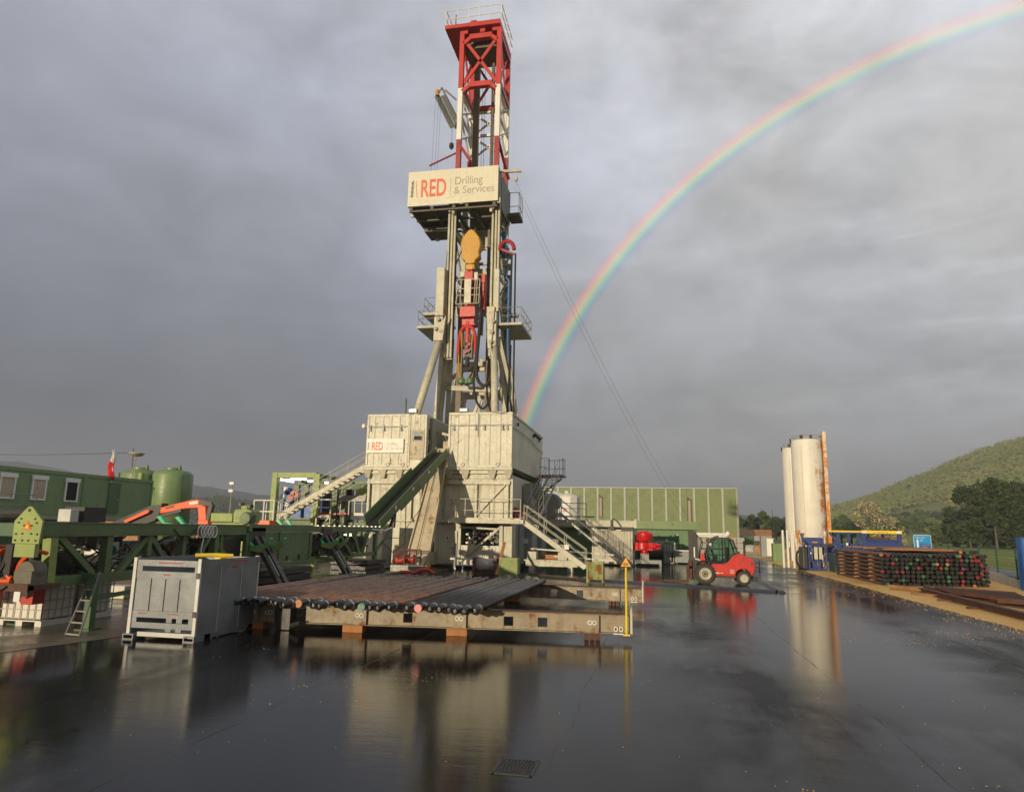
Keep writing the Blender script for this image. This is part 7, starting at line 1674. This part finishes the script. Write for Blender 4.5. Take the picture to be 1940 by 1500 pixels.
# ---- silos
def silo(c,r,h,label,big):
    x,y=c;t=thing('silo',label,'silo',(x,y,0),group='white silos')
    b=B();b.lathe([(.25,.9),(r*.98,2.2),(r,2.25),(r,h-.12),(r*.97,h),(r*.5,h+.1),(0,h+.12)],(x,y,0),40);b.build('shell',MT['silo'],t)
    b=B()
    for k in range(4):
        a_=PI/4+k*PI/2;q=V((x+r*.96*math.cos(a_),y+r*.96*math.sin(a_),0));b.box(q.x-.08,q.x+.08,q.y-.08,q.y+.08,.07,2.7)
    b.build('leg',MT['silo'],t)
    b=B();b.box(x-r,x+r,y-r,y+r,-.02,.09);b.bar((x-r*.68,y-r*.68,.35),(x+r*.68,y-r*.68,2.1),.06,.06);b.build('base_frame',MT['rustorange'],t)
    b=B()
    b.tube([V((x+r*.95*math.cos(k*PI/8),y+r*.95*math.sin(k*PI/8),h+.3)) for k in range(16)],.02,5,closed=True)
    for k in range(8): a_=k*PI/4;b.tube([(x+r*.95*math.cos(a_),y+r*.95*math.sin(a_),h-.05),(x+r*.95*math.cos(a_),y+r*.95*math.sin(a_),h+.3)],.02,5)
    b.build('roof_rail',MT['galvrail'],t,split=False)
    b=B();b.box(x-.55,x-.35,y-.7,y-.5,h+.1,h+.38);b.box(x+.15,x+.3,y-.8,y-.6,h+.1,h+.36);b.tube([(x-r-.05,y-.1,h-.25),(x-r-.05,y-.1,h+.12)],.06,6);b.build('roof_fitting',MT['rusty'],t)
    b=B();b.tube([(x-r*.55,y-r*.88,1.2),(x-r*.55,y-r*.88,h-.6)],.05,6);b.build('fill_pipe',MT['silo'],t)
    return t
S1=(20.1,15.7);s1=silo(S1,1.13,9.6,'large white silo with a rusty orange ladder trunk, nearer and wider one',True)
b=B();lx=21.32;b.box(lx-.13,lx+.13,15.25,15.7,.5,10.25);b.build('ladder_trunk',MT['rustorange'],s1)
b=B()
for z in (1.3,2.7,4.05,5.4,6.75,8.1,9.3): b.box(20.95,lx-.135,15.35,15.5,z,z+.16);b.box(20.9,21.05,15.2,15.34,z-.02,z+.14)
b.build('ladder_bracket',MT['silo'],s1)
b=B();b.tube([(lx-.1,15.4,10.0),(20.8,15.1,9.75),(20.7,15.0,9.7)],.025,5);b.build('top_stay',MT['galvrail'],s1)
silo((21.3,27.6),1.02,10.3,'slimmer white silo standing behind the left edge of the large rusty one',False)
# free standing white pipes and black hose loop at the silo foot
for i,(px_,py_,pb,lab,m) in enumerate(((1485,1004,1056,'white standpipe at the left foot of the silos beside the black hose loop','silo'),(1494,1004,1062,'white standpipe with faint rust, second from the left at the silo foot','silo'),(1505,1004,1064,'white standpipe third from the left at the silo foot','silo'),(1514.5,1004,1069,'white standpipe with a rusty orange funnel top at the silo foot','rustorange'))):
    p_=at(px_,py_,13.2);q_=g_=at(px_,pb,13.2);b=B();b.tube([(q_.x,13.2,.05),(q_.x,13.2,p_.z)],.085,8)
    if i==3: b.lathe([(.09,-.35),(.19,0),(0,.02)],(q_.x,13.2,p_.z),10)
    o=b.build('standpipe',MT[m],split=False);tag(o,lab,'pipe',group='standpipes at the silos')
b=B();c=V((18.6,12.4,.75));b.tube([c+V((.30*math.cos(t),.3*math.cos(t),.58*math.sin(t))) for t in [PI*.5+i*PI*1.5/12 for i in range(13)]],.07,8);b.tube([(18.9,11.9,1.0),(18.6,11.7,.6),(18.35,11.4,.2),(18.3,11.2,.08)],.10,8);o=b.build('black_hose',MT['black'],split=False);tag(o,'thick black hose looped on the kerb in front of the silo standpipes','hose')
# ---- blue mixing unit
bu=thing('blue_mixer','dark blue mixing unit with a hopper top and beige panel at the silo base','machine',(19.1,10.6,0))
b=B();b.box(18.35,18.75,10.2,11.6,.1,1.62);b.build('drum_housing',MT['blacks'],bu,bevel=.1)
b=B()
for x in (18.76,19.35,19.86):
    b.box(x-.05,x+.05,10.0,10.1,.1,1.75);b.box(x-.05,x+.05,11.5,11.6,.1,1.75)
for z in (.1,.62,1.7): b.box(18.72,19.9,10.02,10.12,z,z+.1);b.box(18.72,19.9,11.5,11.58,z,z+.1)
b.box(18.35,19.9,9.95,11.7,-.0+.03,.09);b.prism([(18.6,10.0,2.25),(19.7,10.0,2.25),(19.75,10.0,2.05),(19.6,10.0,1.81),(18.75,10.0,1.81),(18.58,10.0,2.05)],(0,1.5,0));b.box(18.76,18.98,10.13,10.3,.75,1.65);b.box(19.0,19.3,10.3,11,.2,.6);b.build('frame',MT['blue'],bu,split=False,bevel=.01)
b=B();b.box(19.08,19.6,10.0,10.06,.82,1.62);b.build('beige_panel',MT['cream'],bu)
b=B();b.box(19.0,19.35,9.985,9.999,1.9,1.98);b.build('yellow_plate',MT['yellow'],bu)
b=B();b.box(18.85,18.93,10.09,10.128,1.15,1.26);b.build('white_tag',MT['white'],bu)
b=B();b.box(19.95,21.1,8.2,9.9,.06,1.16)
for i in range(5): b.box(20.0+i*.22,20.12+i*.22,8.14,8.19,.15,1.0)
b.box(19.9,21.15,8.1,9.95,1.17,1.25);o=b.build('dark_crate',MT['teald'],split=False);tag(o,'dark teal slatted crate between the blue mixer and the pipe stack','crate')
# ---- blue transport frame with a yellow top rail
def scribble(parent,x,y,z,w,h,m,sd):
    # a line of lettering too small to read in the photograph: letter-sized strokes only
    q=random.Random(sd);b=B();u=0
    while u<w-h*.3:
        lw=h*q.uniform(.35,.6);k=h*q.choice((.7,.7,.75,1.0))
        b.box(x+u,x+u+lw*.3,y-.004,y,z,z+k)
        if q.random()<.7: b.box(x+u+lw*.3,x+u+lw,y-.004,y,z+k*q.choice((0,.4,.75)),z+k*q.choice((0,.4,.75))+h*.18)
        u+=lw+h*q.uniform(.15,.25)
    return b.build('text_line',m,parent,split=False)
bf=thing('blue_cradle','long dark blue steel cradle frame with a yellow top rail behind the pipe stack','frame',(23.4,14.5,0))
Y=14.0;zt=2.78
b=B();b.box(20.95,23.2,Y,Y+.12,zt-.12,zt);b.box(23.2,25.9,Y-.06,Y+.14,zt-.17,zt+.04);b.build('top_rail',MT['yellowb'],bf)
scribble(bf,24.0,Y-.061,zt-.125,1.0,.12,MT['bronze'],4)
b=B();b.box(23.24,23.5,Y-.07,Y-.062,zt-.15,zt+.03);b.box(25.55,25.8,Y-.07,Y-.062,zt-.15,zt+.03);b.build('white_patch',MT['white'],bf)
b=B()
for x in (23.35,25.72): b.box(x-.14,x+.14,Y-.05,Y+.1,.1,zt-.175)
for x in (21.6,22.3,22.95): b.box(x-.08,x+.08,Y,Y+.1,.9,zt-.125)
b.bar((21.0,Y+.05,2.65),(22.0,Y+.05,1.2),.16,.12);b.bar((23.2,Y+.05,2.3),(22.6,Y+.05,1.2),.16,.12);b.box(20.95,23.2,Y,Y+.1,1.7,1.85)
for x in (21.7,22.3,23.0,24.2,25.2): b.box(x-.07,x+.07,Y+2.0,Y+2.1,.9,zt-.2)
b.box(23.5,25.58,Y-.02,Y+.3,1.6,2.05);b.tube([(23.5,Y+.1,2.05),(25.58,Y+.1,2.05)],.14,10);b.box(20.95,25.85,Y+.31,Y+2.4,.5,1.55);b.box(20.95,25.85,Y+2.2,Y+2.3,zt-.2,zt-.05);b.build('frame',MT['blue'],bf,split=False)
b=B();b.box(23.6,25.4,Y+.9,Y+1.6,1.56,2.35);b.build('brown_load',MT['rusty'],bf)
b=B();b.box(20.4,20.5,Y,Y+.1,.05,1.0);b.box(22.1,22.25,Y-.03,Y-.01,1.72,1.9);b.build('white_tag',MT['white'],bf)
# ---- blue information sign by the road, with its arrow and lines of text
sg=thing('blue_road_sign','bright blue information sign on posts behind the pipe stack','sign',(27.2,14,0))
b=B();b.prism([(26.62,14.0,1.45),(27.8,14.0,1.45),(27.78,14.0,2.58),(26.64,14.0,2.58)],(0,.06,0));b.build('plate',MT['bluesign'],sg,bevel=.03)
b=B();b.box(26.66,27.76,13.985,13.999,2.53,2.56);b.box(26.64,26.665,13.985,13.999,1.48,2.52);b.box(27.755,27.78,13.985,13.999,1.48,2.52);b.build('border',MT['inkwhite'],sg,split=False)
b=B();b.box(26.84,26.94,13.985,13.998,1.6,2.1);b.prism([(26.79,13.985,2.1),(26.99,13.985,2.1),(26.89,13.985,2.28)],(0,.012,0));b.build('arrow',MT['inkwhite'],sg,split=False)
scribble(sg,26.78,13.998,2.34,.62,.11,MT['inkwhite'],1)
scribble(sg,27.05,13.998,2.16,.2,.10,MT['inkwhite'],2)
b=B();b.box(27.02,27.74,13.990,13.9995,1.5,1.97);b.build('lower_field',MT['bluem'],sg)
scribble(sg,27.1,13.989,1.83,.56,.08,MT['inkfaint'],3)
scribble(sg,27.08,13.989,1.68,.40,.08,MT['inkfaint'],5)
b=B()
for x in (26.8,27.6): b.tube([(x,14.1,-.05),(x,14.1,2.4)],.035,6)
b.build('post',MT['galvrail'],sg)
# ---- big stack of capped pipes
sd=thing('stacked_pipe','','pipe',(0,0,0));LN=9.3;rj,rb=.095,.067
b=B();b.cyl((0,.3,0),(0,LN-.3,0),rb,n=8);b.build('pipe_body',MT['casing'],sd)
b=B();b.lathe([(rj*.62,.0),(rj,.0),(rj,.3),(rb,.38)],(0,0,0),10,'y',caps=False);b.build('tool_joint',MT['joint'],sd,split=False)
b=B();b.lathe([(rb,LN-.38),(rj,LN-.3),(rj,LN),(0,LN)],(0,0,0),10,'y',caps=False);b.build('tool_joint',MT['joint'],sd,split=False)
def capmesh(m):
    b=B();b.lathe([(0,.05),(rj*.55,.05),(rj*.58,-.02),(rj*.86,-.02),(rj*.88,.04)],(0,0,0),10,'y',caps=False)
    b.bm.normal_update();me=bpy.data.meshes.new('end_cap');b.bm.to_mesh(me);b.bm.free();me.materials.append(MT[m]);return me
CAPS={k:capmesh(k) for k in ('black','cap_r','cap_o','cap_g','cap_m','cap_t','blacks')}
CN=dict(cap_r='red',cap_o='orange',cap_g='green',cap_m='magenta',cap_t='teal',black='black',blacks='dark grey')
rows={0:[None]*15+['cap_o','cap_g','black','black'],
1:'ombbbbbbbbtbbbbgobtrbb',2:'bbbgbbbgbbbbbmbbmtrrrb',3:'bbrbbbgbbbgobobbbbbbrb',4:'bbbbbgbrbbbbrgbbmbbbbm',5:'mbbmrbbbbbbbbbbbmbbbrb',6:'bbbbbbbbgbbbbgbbbbbrbb',7:'bbbbgbbbbbbbbgbbrbbbbb',8:'bgbbbbbbbbbbbbbbrbobbb'}
MP=dict(o='cap_o',m='cap_m',b='black',t='cap_t',g='cap_g',r='cap_r')
first=True;PEND=[];PIT=.243;ZP=.203
rl_=random.Random(3)
for rw in range(0,9):
    z=.12+(8-rw)*ZP
    for c in range(22):
        ch=rows[rw][c] if c<len(rows[rw]) else None
        if ch is None: continue
        m=MP.get(ch,ch);m=m or 'black'
        x=19.56+c*PIT+rl_.uniform(-.02,.02)+(0 if rw else .25);y=-3.35+c*.055+rl_.uniform(-.22,.16)
        lab=('%s-capped pipe, %s from the left in the %s'%(CN[m],ORD[c] if rw else ORD[c-15],('loose top layer of the stack') if rw==0 else ORD[rw-1]+' full layer down'))
        if first: o=sd;first=False
        else: o=dup(sd,(0,0,0))
        o.location=(x,y,z);o.rotation_euler=(0,rl_.uniform(0,6),R(rl_.uniform(-.25,.25)));o['label']=lab;o['group']='capped pipes in the big stack'
        PEND.append((o,m))
for o,m in PEND:
    e=bpy.data.objects.new('end_cap',CAPS[m]);col.objects.link(e);e.parent=o
# timber spacers between the layers
YS=(-1.35,1.4,4.6);YN=('near','middle','far')
pr=None
for rw in range(8):
    z=.025+rw*ZP-.018
    for k,y in enumerate(YS):
        lab='rusty brown timber spacer under the %s layer of the pipe stack, %s row'%(ORD[rw]+' lowest' if rw else 'lowest',YN[k])
        if pr is None:
            b=B();b.box(19.42,24.74,y-.05,y+.05,z-.02,z+.035);pr=b.build('timber_spacer',MT['spacer']);o=pr
        else:
            o=pr.copy();col.objects.link(o)
        o.location=(22.08+rl_.uniform(-.04,.04),y+rl_.uniform(-.06,.06),z-.02);tag(o,lab,'spacer','timber spacers in the pipe stack')
b=B();b.box(19.6,24.9,-1.5,5.6,8*ZP+.115,8*ZP+.125);
for y in (-2.35,-2.0): pass
bm_=b.bm;bm_.free()
for i,(y,x0_,x1_,lab) in enumerate(((-1.7,20.1,24.2,'near'),(1.6,20.0,23.5,'middle'),(4.9,20.0,23.0,'far'))):
    b=B();b.box(x0_,x1_,y-.12,y+.12,8*ZP+.135,8*ZP+.185);o=b.build('top_plank',MT['wood_o']);tag(o,'orange timber plank lying on top of the pipe stack, %s one'%lab,'plank',group='planks on the pipe stack')
b=B();b.box(20.6,23.8,-1.2,4.4,8*ZP+.186,8*ZP+.20);o=b.build('ply_sheet',MT['wood_o']);tag(o,'orange brown board sheet lying across the planks on the pipe stack','board')
# ---- rusty beams and planks lying in front of the stack on the gravel
def lying(name,p,q,w,h,m,label,cat,i_=False,grp=None):
    b=B()
    if i_: b.ibeam(p,q,w,h,.03)
    else: b.bar(p,q,w,h)
    o=b.build(name,MT[m],split=False);return tag(o,label,cat,grp)
GP=lambda x,y,z: (lambda d,t: CAM+d*t)(Fv+Rv*((x-970)/1342)-Uv*((y-750)/1342),(z-CAM.z)/(Fv+Rv*((x-970)/1342)-Uv*((y-750)/1342)).z)
def V2(x,y,z): v=GP(x,y,z);return (v.x,v.y,v.z)
lying('rusty_beam',V2(1745,1117,.2),V2(1965,1172,.2),.22,.20,'rusty','long dark rusty steel beam lying diagonally on the gravel before the pipe stack','beam',True,'rusty steel on the gravel')
lying('rusty_beam',V2(1750,1113,.2),V2(1960,1150,.2),.18,.16,'rusty','second rusty steel beam lying right behind the long diagonal one','beam',True,'rusty steel on the gravel')
lying('rusty_beam',V2(1890,1137,.36),V2(1960,1142,.36),.18,.14,'rusty','short rusty beam lying on top of the steel grid at the right edge','beam',True,'rusty steel on the gravel')
b=B();A0,A1,A2,A3=[V(V2(*q)) for q in ((1770,1112,.3),(1925,1124,.3),(1965,1142,.3),(1800,1122,.3))]
for i in range(26): t=i/25;b.bar(A0.lerp(A1,t),A3.lerp(A2,t),.04,.05)
b.bar(A0,A1,.06,.12);b.bar(A3,A2,.06,.12);o=b.build('steel_grid',MT['rusty'],split=False);tag(o,'rusty steel grid panel lying behind the diagonal beams','grid','rusty steel on the gravel')
lying('plank',V2(1775,1136,.09),V2(1850,1140,.09),.16,.07,'rusty','short brown plank on the gravel beneath the diagonal beam, left one','plank',False,'planks on the gravel')
lying('plank',V2(1833,1151,.09),V2(1905,1152,.09),.16,.07,'rusty','short brown plank on the gravel beneath the diagonal beam, right one','plank',False,'planks on the gravel')
for i,(a_,c_,lab) in enumerate((((1690,1114,.1),(1760,1121,.1),'pale split timber baulk at the foot of the pipe stack, lower one'),((1688,1110,.2),(1745,1116,.2),'pale split timber baulk at the foot of the pipe stack, upper one'),((1730,1124,.09),(1790,1131,.09),'dark timber baulk poking out in front of the pale ones'))):
    lying('timber_baulk',V2(*a_),V2(*c_),.3,.14,'spacer',lab,'timber',False,'timber baulks')
# pale liner heap and verge clutter on the right
b=B();rows_=[]
c=V(V2(1900,1098,0.05));bl=V(V2(1845,1090,0)).xy
P0=V(V2(1848,1088,.06));P1=V(V2(1945,1118,.06))
for i in range(24):
    t=i/23;p_=P0.lerp(P1,t);row=[]
    for j in range(9):
        u=j/8-.5;h_=.5*(1-(2*u)**2)*(1-.3*abs(2*t-1))+.10*mnoise.noise(V((t*14,u*7,0)))
        s2=V((.35,.94,0));row.append(b.bm.verts.new(p_+s2*u*1.9+V((0,0,max(-.03,h_)))))
    rows_.append(row)
for r0,r1 in zip(rows_[:-1],rows_[1:]):
    for i in range(8): b.face([r0[i],r0[i+1],r1[i+1],r1[i]],True)
o=b.build('liner_sheet',MT['burlap'],recalc=False,split=False);tag(o,'crumpled pale grey liner sheet heaped beside the fence at the right edge','sheet')
# pale blue panel at the right edge
pb=thing('blue_hoarding','tall pale blue steel panel frame cut off by the right edge','panel',(27.0,-5.5,0))
p_=at(1934,1020,-4.0);
b=B();b.box(p_.x,p_.x+2.2,-4.0,-3.6,.03,p_.z);b.build('panel',MT['bluecab'],pb);b=B();b.box(p_.x-.04,p_.x+.06,-4.05,-3.55,.03,p_.z+.06);b.box(p_.x+.061,p_.x+2.2,-4.05,-3.55,p_.z+.005,p_.z+.06);b.build('frame',MT['bluem'],pb)
# ---- distant bins and cabinets along the verge
def vbox(name,xa,ya,xb,yb,Y,m,lab,cat,dpt=1.0,bev=.03):
    p_=at(xa,yb,Y);q_=at(xb,ya,Y);t=thing(name,lab,cat,((p_.x+q_.x)/2,Y,0))
    b=B();b.box(p_.x,q_.x,Y,Y+dpt,.05,q_.z);b.build('body',MT[m],t,bevel=bev);b=B();b.box(p_.x-.03,q_.x+.03,Y-.03,Y+dpt+.03,q_.z+.002,q_.z+.07);b.build('lid',MT[m],t);return t
vbox('green_skip',1405,1016,1427,1034,64,'greend','dark green covered skip standing at the end of the yard beside the meadow','skip',2)
vbox('grey_cabinet',1443,1016,1461,1050,38,'greyc','grey roadside cabinet standing on the gravel left of the silos','cabinet')
vbox('white_cabinet',1454,1021,1465,1057,33,'white','narrow white cabinet in front of the grey roadside cabinet','cabinet',.7)
vbox('green_bin',1466,1031,1485,1066,24.5,'tankgreen','mid green wheeled waste bin standing left of the silo standpipes','bin')
b=B();p_=at(1422,1045,55);b.lathe([(1.3,0),(1.1,.5),(.6,.9),(0,1.0)],(p_.x,55,0),12);o=b.build('white_bag',MT['burlap']);tag(o,'pale filled bag lying on the verge beyond the galvanised barrier','bag')
b=B();p_=at(1436,1050,50);b.lathe([(0,-.4),(.5,-.4),(.5,.4),(0,.4)],(p_.x,50,.5),12,'y');o=b.build('cable_drum',MT['spacer']);tag(o,'small brown cable drum standing on the verge left of the grey cabinet','drum')
# farm roofs beyond the meadow
for i,(xa,xb,Y,m,lab) in enumerate(((1402,1428,160,'brownf','low farm building with an orange brown roof just right of the hall'),(1425,1462,200,'wood','long low building with an orange brown roof beyond the verge cabinets'))):
    p_=at(xa,1014,Y);q_=at(xb,1008,Y);t=thing('farm_building',lab,'building',((p_.x+q_.x)/2,Y,0))
    b=B();b.box(p_.x,q_.x,Y,Y+8,-.04,p_.z);b.build('wall',MT['concrete'],t);b=B();b.prism([(p_.x-.5,Y-.6,p_.z),(p_.x-.5,Y+4,q_.z+.8),(p_.x-.5,Y+8.6,p_.z)],(q_.x-p_.x+1,0,0));b.build('roof',MT['wood_o'] if i else MT['spacer'],t)
# utility poles
for (px_,yt,yb,Y,lab) in ((1463,965,1015,130,'thin brown utility pole standing among the far trees left of the silos'),(253,848,905,60,'grey power pole with a cross arm behind the green tanks')):
    p_=at(px_,yt,Y);q_=at(px_,yb,Y);t=thing('utility_pole',lab,'pole',(q_.x,Y,0));b=B();b.tube([(q_.x,Y,-.04),(p_.x,Y,p_.z)],[.16,.10],7);b.build('pole',MT['bronze'],t)
    if yt<900:
        b=B();b.bar((p_.x-.9,Y,p_.z-.8),(p_.x+.9,Y,p_.z-.8),.08,.1);b.build('cross_arm',MT['greyc'],t)
        b=B()
        for o in (-.8,.8): b.tube([(p_.x+o,Y,p_.z-1.3),(p_.x+o,Y,p_.z-.8)],.1,6)
        b.build('insulator',MT['greyc'],t)
        tp=V((p_.x,Y,p_.z-.8))
        for k,(o,lab2) in enumerate(((-.8,'nearer one'),(.8,'farther one'))):
            a_=tp+V((o,0,0));e=a_+V((-70,-8,4)) ;pts=[a_.lerp(e,i/12)+V((0,0,-2.2*math.sin(PI*i/12))) for i in range(13)];b=B();b.tube(pts,.02,4);tag(b.build('power_line',MT['blacks']),'thin power line running left from the grey pole, '+lab2,'power line',group='power lines')
# ---- green slatted bins, plank, wrapped roll, beams near the rig foot
def slatbin(px0,px1,yb,lab,m):
    t=None
    p_=V(GP(px0,yb,0));q_=V(GP(px1,yb,0));w=q_.x-p_.x;x0_,y_=p_.x,p_.y
    t=thing('slatted_bin',lab,'bin',(x0_+w/2,y_+.4,0),group='slatted green bins')
    h=.98
    b=B()
    for i in range(8): z=.2+i*.095;b.box(x0_+.05,x0_+w-.05,y_+.02,y_+.05,z,z+.05)
    b.box(x0_+.03,x0_+w-.03,y_+.055,y_+.8,.16,h-.02);b.build('wall',MT[m],t,split=False)
    b=B()
    for x in (x0_,x0_+w-.07):
        for y in (y_,y_+.76): b.box(x,x+.07,y,y+.06,.006,h)
    b.box(x0_+.07,x0_+w-.07,y_,y_+.05,h-.1,h);b.box(x0_+w-.05,x0_+w,y_+.06,y_+.76,h-.1,h);b.build('frame',MT[m],t);return t
slatbin(945,983,1093,'light green slatted steel bin with a plank standing in it by the rig','bingreen')
slatbin(1111,1144,1104,'green slatted steel bin with heavy rust, at the foot of the stair','binrust')
p_=at(942,1090,-4.3);q_=at(956,1027,-2.0)
lying('leaning_plank',(p_.x,-4.5,.03),(q_.x,-2.0,q_.z),.16,.06,'wood_o','orange timber plank leaning against the rig beside the green bin','plank')
ro=thing('liner_roll','pale wrapped roll held by two purple straps in front of the rig','roll',(-1.2,-4,0))
a=at(902,1085,-3.8);c=at(940,1070,-3.8)
b=B();b.tube([(a.x,-3.8,.5),(c.x,-3.8,.5)],.34,18);b.build('roll',MT['burlap'],ro)
b=B()
for x in (a.x-.12,c.x-.06):
    b.lathe([(.36,0),(.40,.0),(.40,.16),(.36,.16)],(x,-3.8,.5),20,'x',caps=False);b.box(x,x+.16,-4.2,-4.1,.04,.9)
b.build('strap',MT['purple'],ro);b=B();b.box(a.x-.1,c.x+.1,-4.1,-3.5,.02,.15);b.build('cradle',MT['rusty'],ro)
b=B();x0_=at(862,1075,-1.9).x;x1_=at(900,1075,-1.9).x
for x in (x0_,x0_+.45): b.bar((x,-1.9,.006),(x,-1.9,.72),.07,.07)
b.bar((x0_-.3,-1.9,.7),(x1_+.3,-1.9,.7),.08,.09);b.bar((x0_,-1.9,.35),(x1_,-1.9,.35),.06,.06);o=b.build('white_barrier',MT['white'],split=False);tag(o,'low white bar barrier in front of the rig door','barrier')
b=B();x=at(861,1060,-1.2).x;b.tube([(x,-1.2,.1),(x,-1.2,1.55)],.08,8);b.tube([(x-.1,-1.25,1.2),(x-.16,-1.3,.9),(x-.14,-1.25,.5)],.03,6);o=b.build('hose_post',MT['steelgrey'],split=False);tag(o,'dark grey post wrapped in hoses beside the rig door','post')
# cream base beams right of the rig foot and a pale pipe rail above them
sb=thing('substructure_skid','cream steel skid base with two square bearing blocks right of the rig foot','skid',(2.6,1.5,0))
b=B();b.box(.9,4.0,.2,1.0,.30,.62);b.box(.8,4.1,.15,1.05,.621,.68);b.box(1.1,1.4,.2,1,.01,.299);b.box(3.4,3.7,.2,1,.01,.299);b.build('beam',MT['cream'],sb)
b=B();b.box(1.0,1.55,.1,.7,.69,1.15);b.box(2.85,3.4,.1,.7,.69,1.15);b.box(3.45,3.75,.2,.5,.69,1.0);b.build('bearing_block',MT['cream'],sb,bevel=.02)
b=B();b.tube([(1.0,1.4,1.28),(6.0,2.2,1.0)],.05,6);b.build('white_pipe',MT['white'],sb);b=B();b.tube([(2.6,.4,.9),(6.0,1.0,.7)],.05,6);b.build('white_pipe',MT['white'],sb)
b=B();b.box(1.6,2.8,1.2,1.6,.7,.95);b.build('orange_load',MT['wood_o'],sb)
for i,(xa,ya,xb,yb,lab) in enumerate(((1000,1086,1085,1096,'thin rusty rod lying on the wet asphalt before the rusty bin, farther one'),(1020,1087,1110,1099,'thin rusty rod lying on the wet asphalt before the rusty bin, nearer one'))):
    lying('rusty_rod' if i<2 else 'plank',V2(xa,ya,.05),V2(xb,yb,.05),.06 if i<2 else .2,.06,'rusty' if i<2 else 'wood_o',lab,'rod' if i<2 else 'plank',False,'rods by the rig' if i<2 else None)
# ---- green wire fence on the right
fx=29.6
ys=[-24+2.5*i for i in range(40)];pf=None
for i,y in enumerate(ys):
    if pf is None: b=B();b.box(fx-.04,fx+.04,y-.03,y+.03,-.3,1.85);pf=b.build('fence_post',MT['fenceg']);o=pf
    else: o=pf.copy();col.objects.link(o)
    o.location=(fx,y,-.3);tag(o,'dark green post of the wire fence beyond the gravel, %s counted from the right'%ORD[i],'fence post','posts of the wire fence')
b=B()
for k in range(10): z=.0+k*.2;b.bar((fx-.02,-24,z),(fx-.02,ys[-1],z),.012,.012)
o=b.build('fence_wire',MT['fenceg'],split=False);tag(o,'row of thin green wires strung along the fence posts beside the meadow','fence')
# ------------------------------------------------------------------ air
HAZE=.00042
m=bpy.data.materials.new('rain_haze');m.use_nodes=True;nt=m.node_tree
for x in list(nt.nodes):
    if x.type!='OUTPUT_MATERIAL': nt.nodes.remove(x)
out=[x for x in nt.nodes if x.type=='OUTPUT_MATERIAL'][0]
pv=nt.nodes.new('ShaderNodeVolumePrincipled');pv.inputs['Color'].default_value=(.80,.84,.92,1);pv.inputs['Density'].default_value=HAZE;pv.inputs['Anisotropy'].default_value=.2
nt.links.new(pv.outputs[0],out.inputs['Volume'])
b=B();
for_=[(-4800,-240),(4800,-240),(5300,5300),(-5300,5300)]
lo_=[V((CAM.x,CAM.y,-1.1))+yaw((x,y,0)) for x,y in for_];b.prism([tuple(q) for q in lo_],(0,0,215));o=b.build('haze',m);tag(o,kind='stuff')
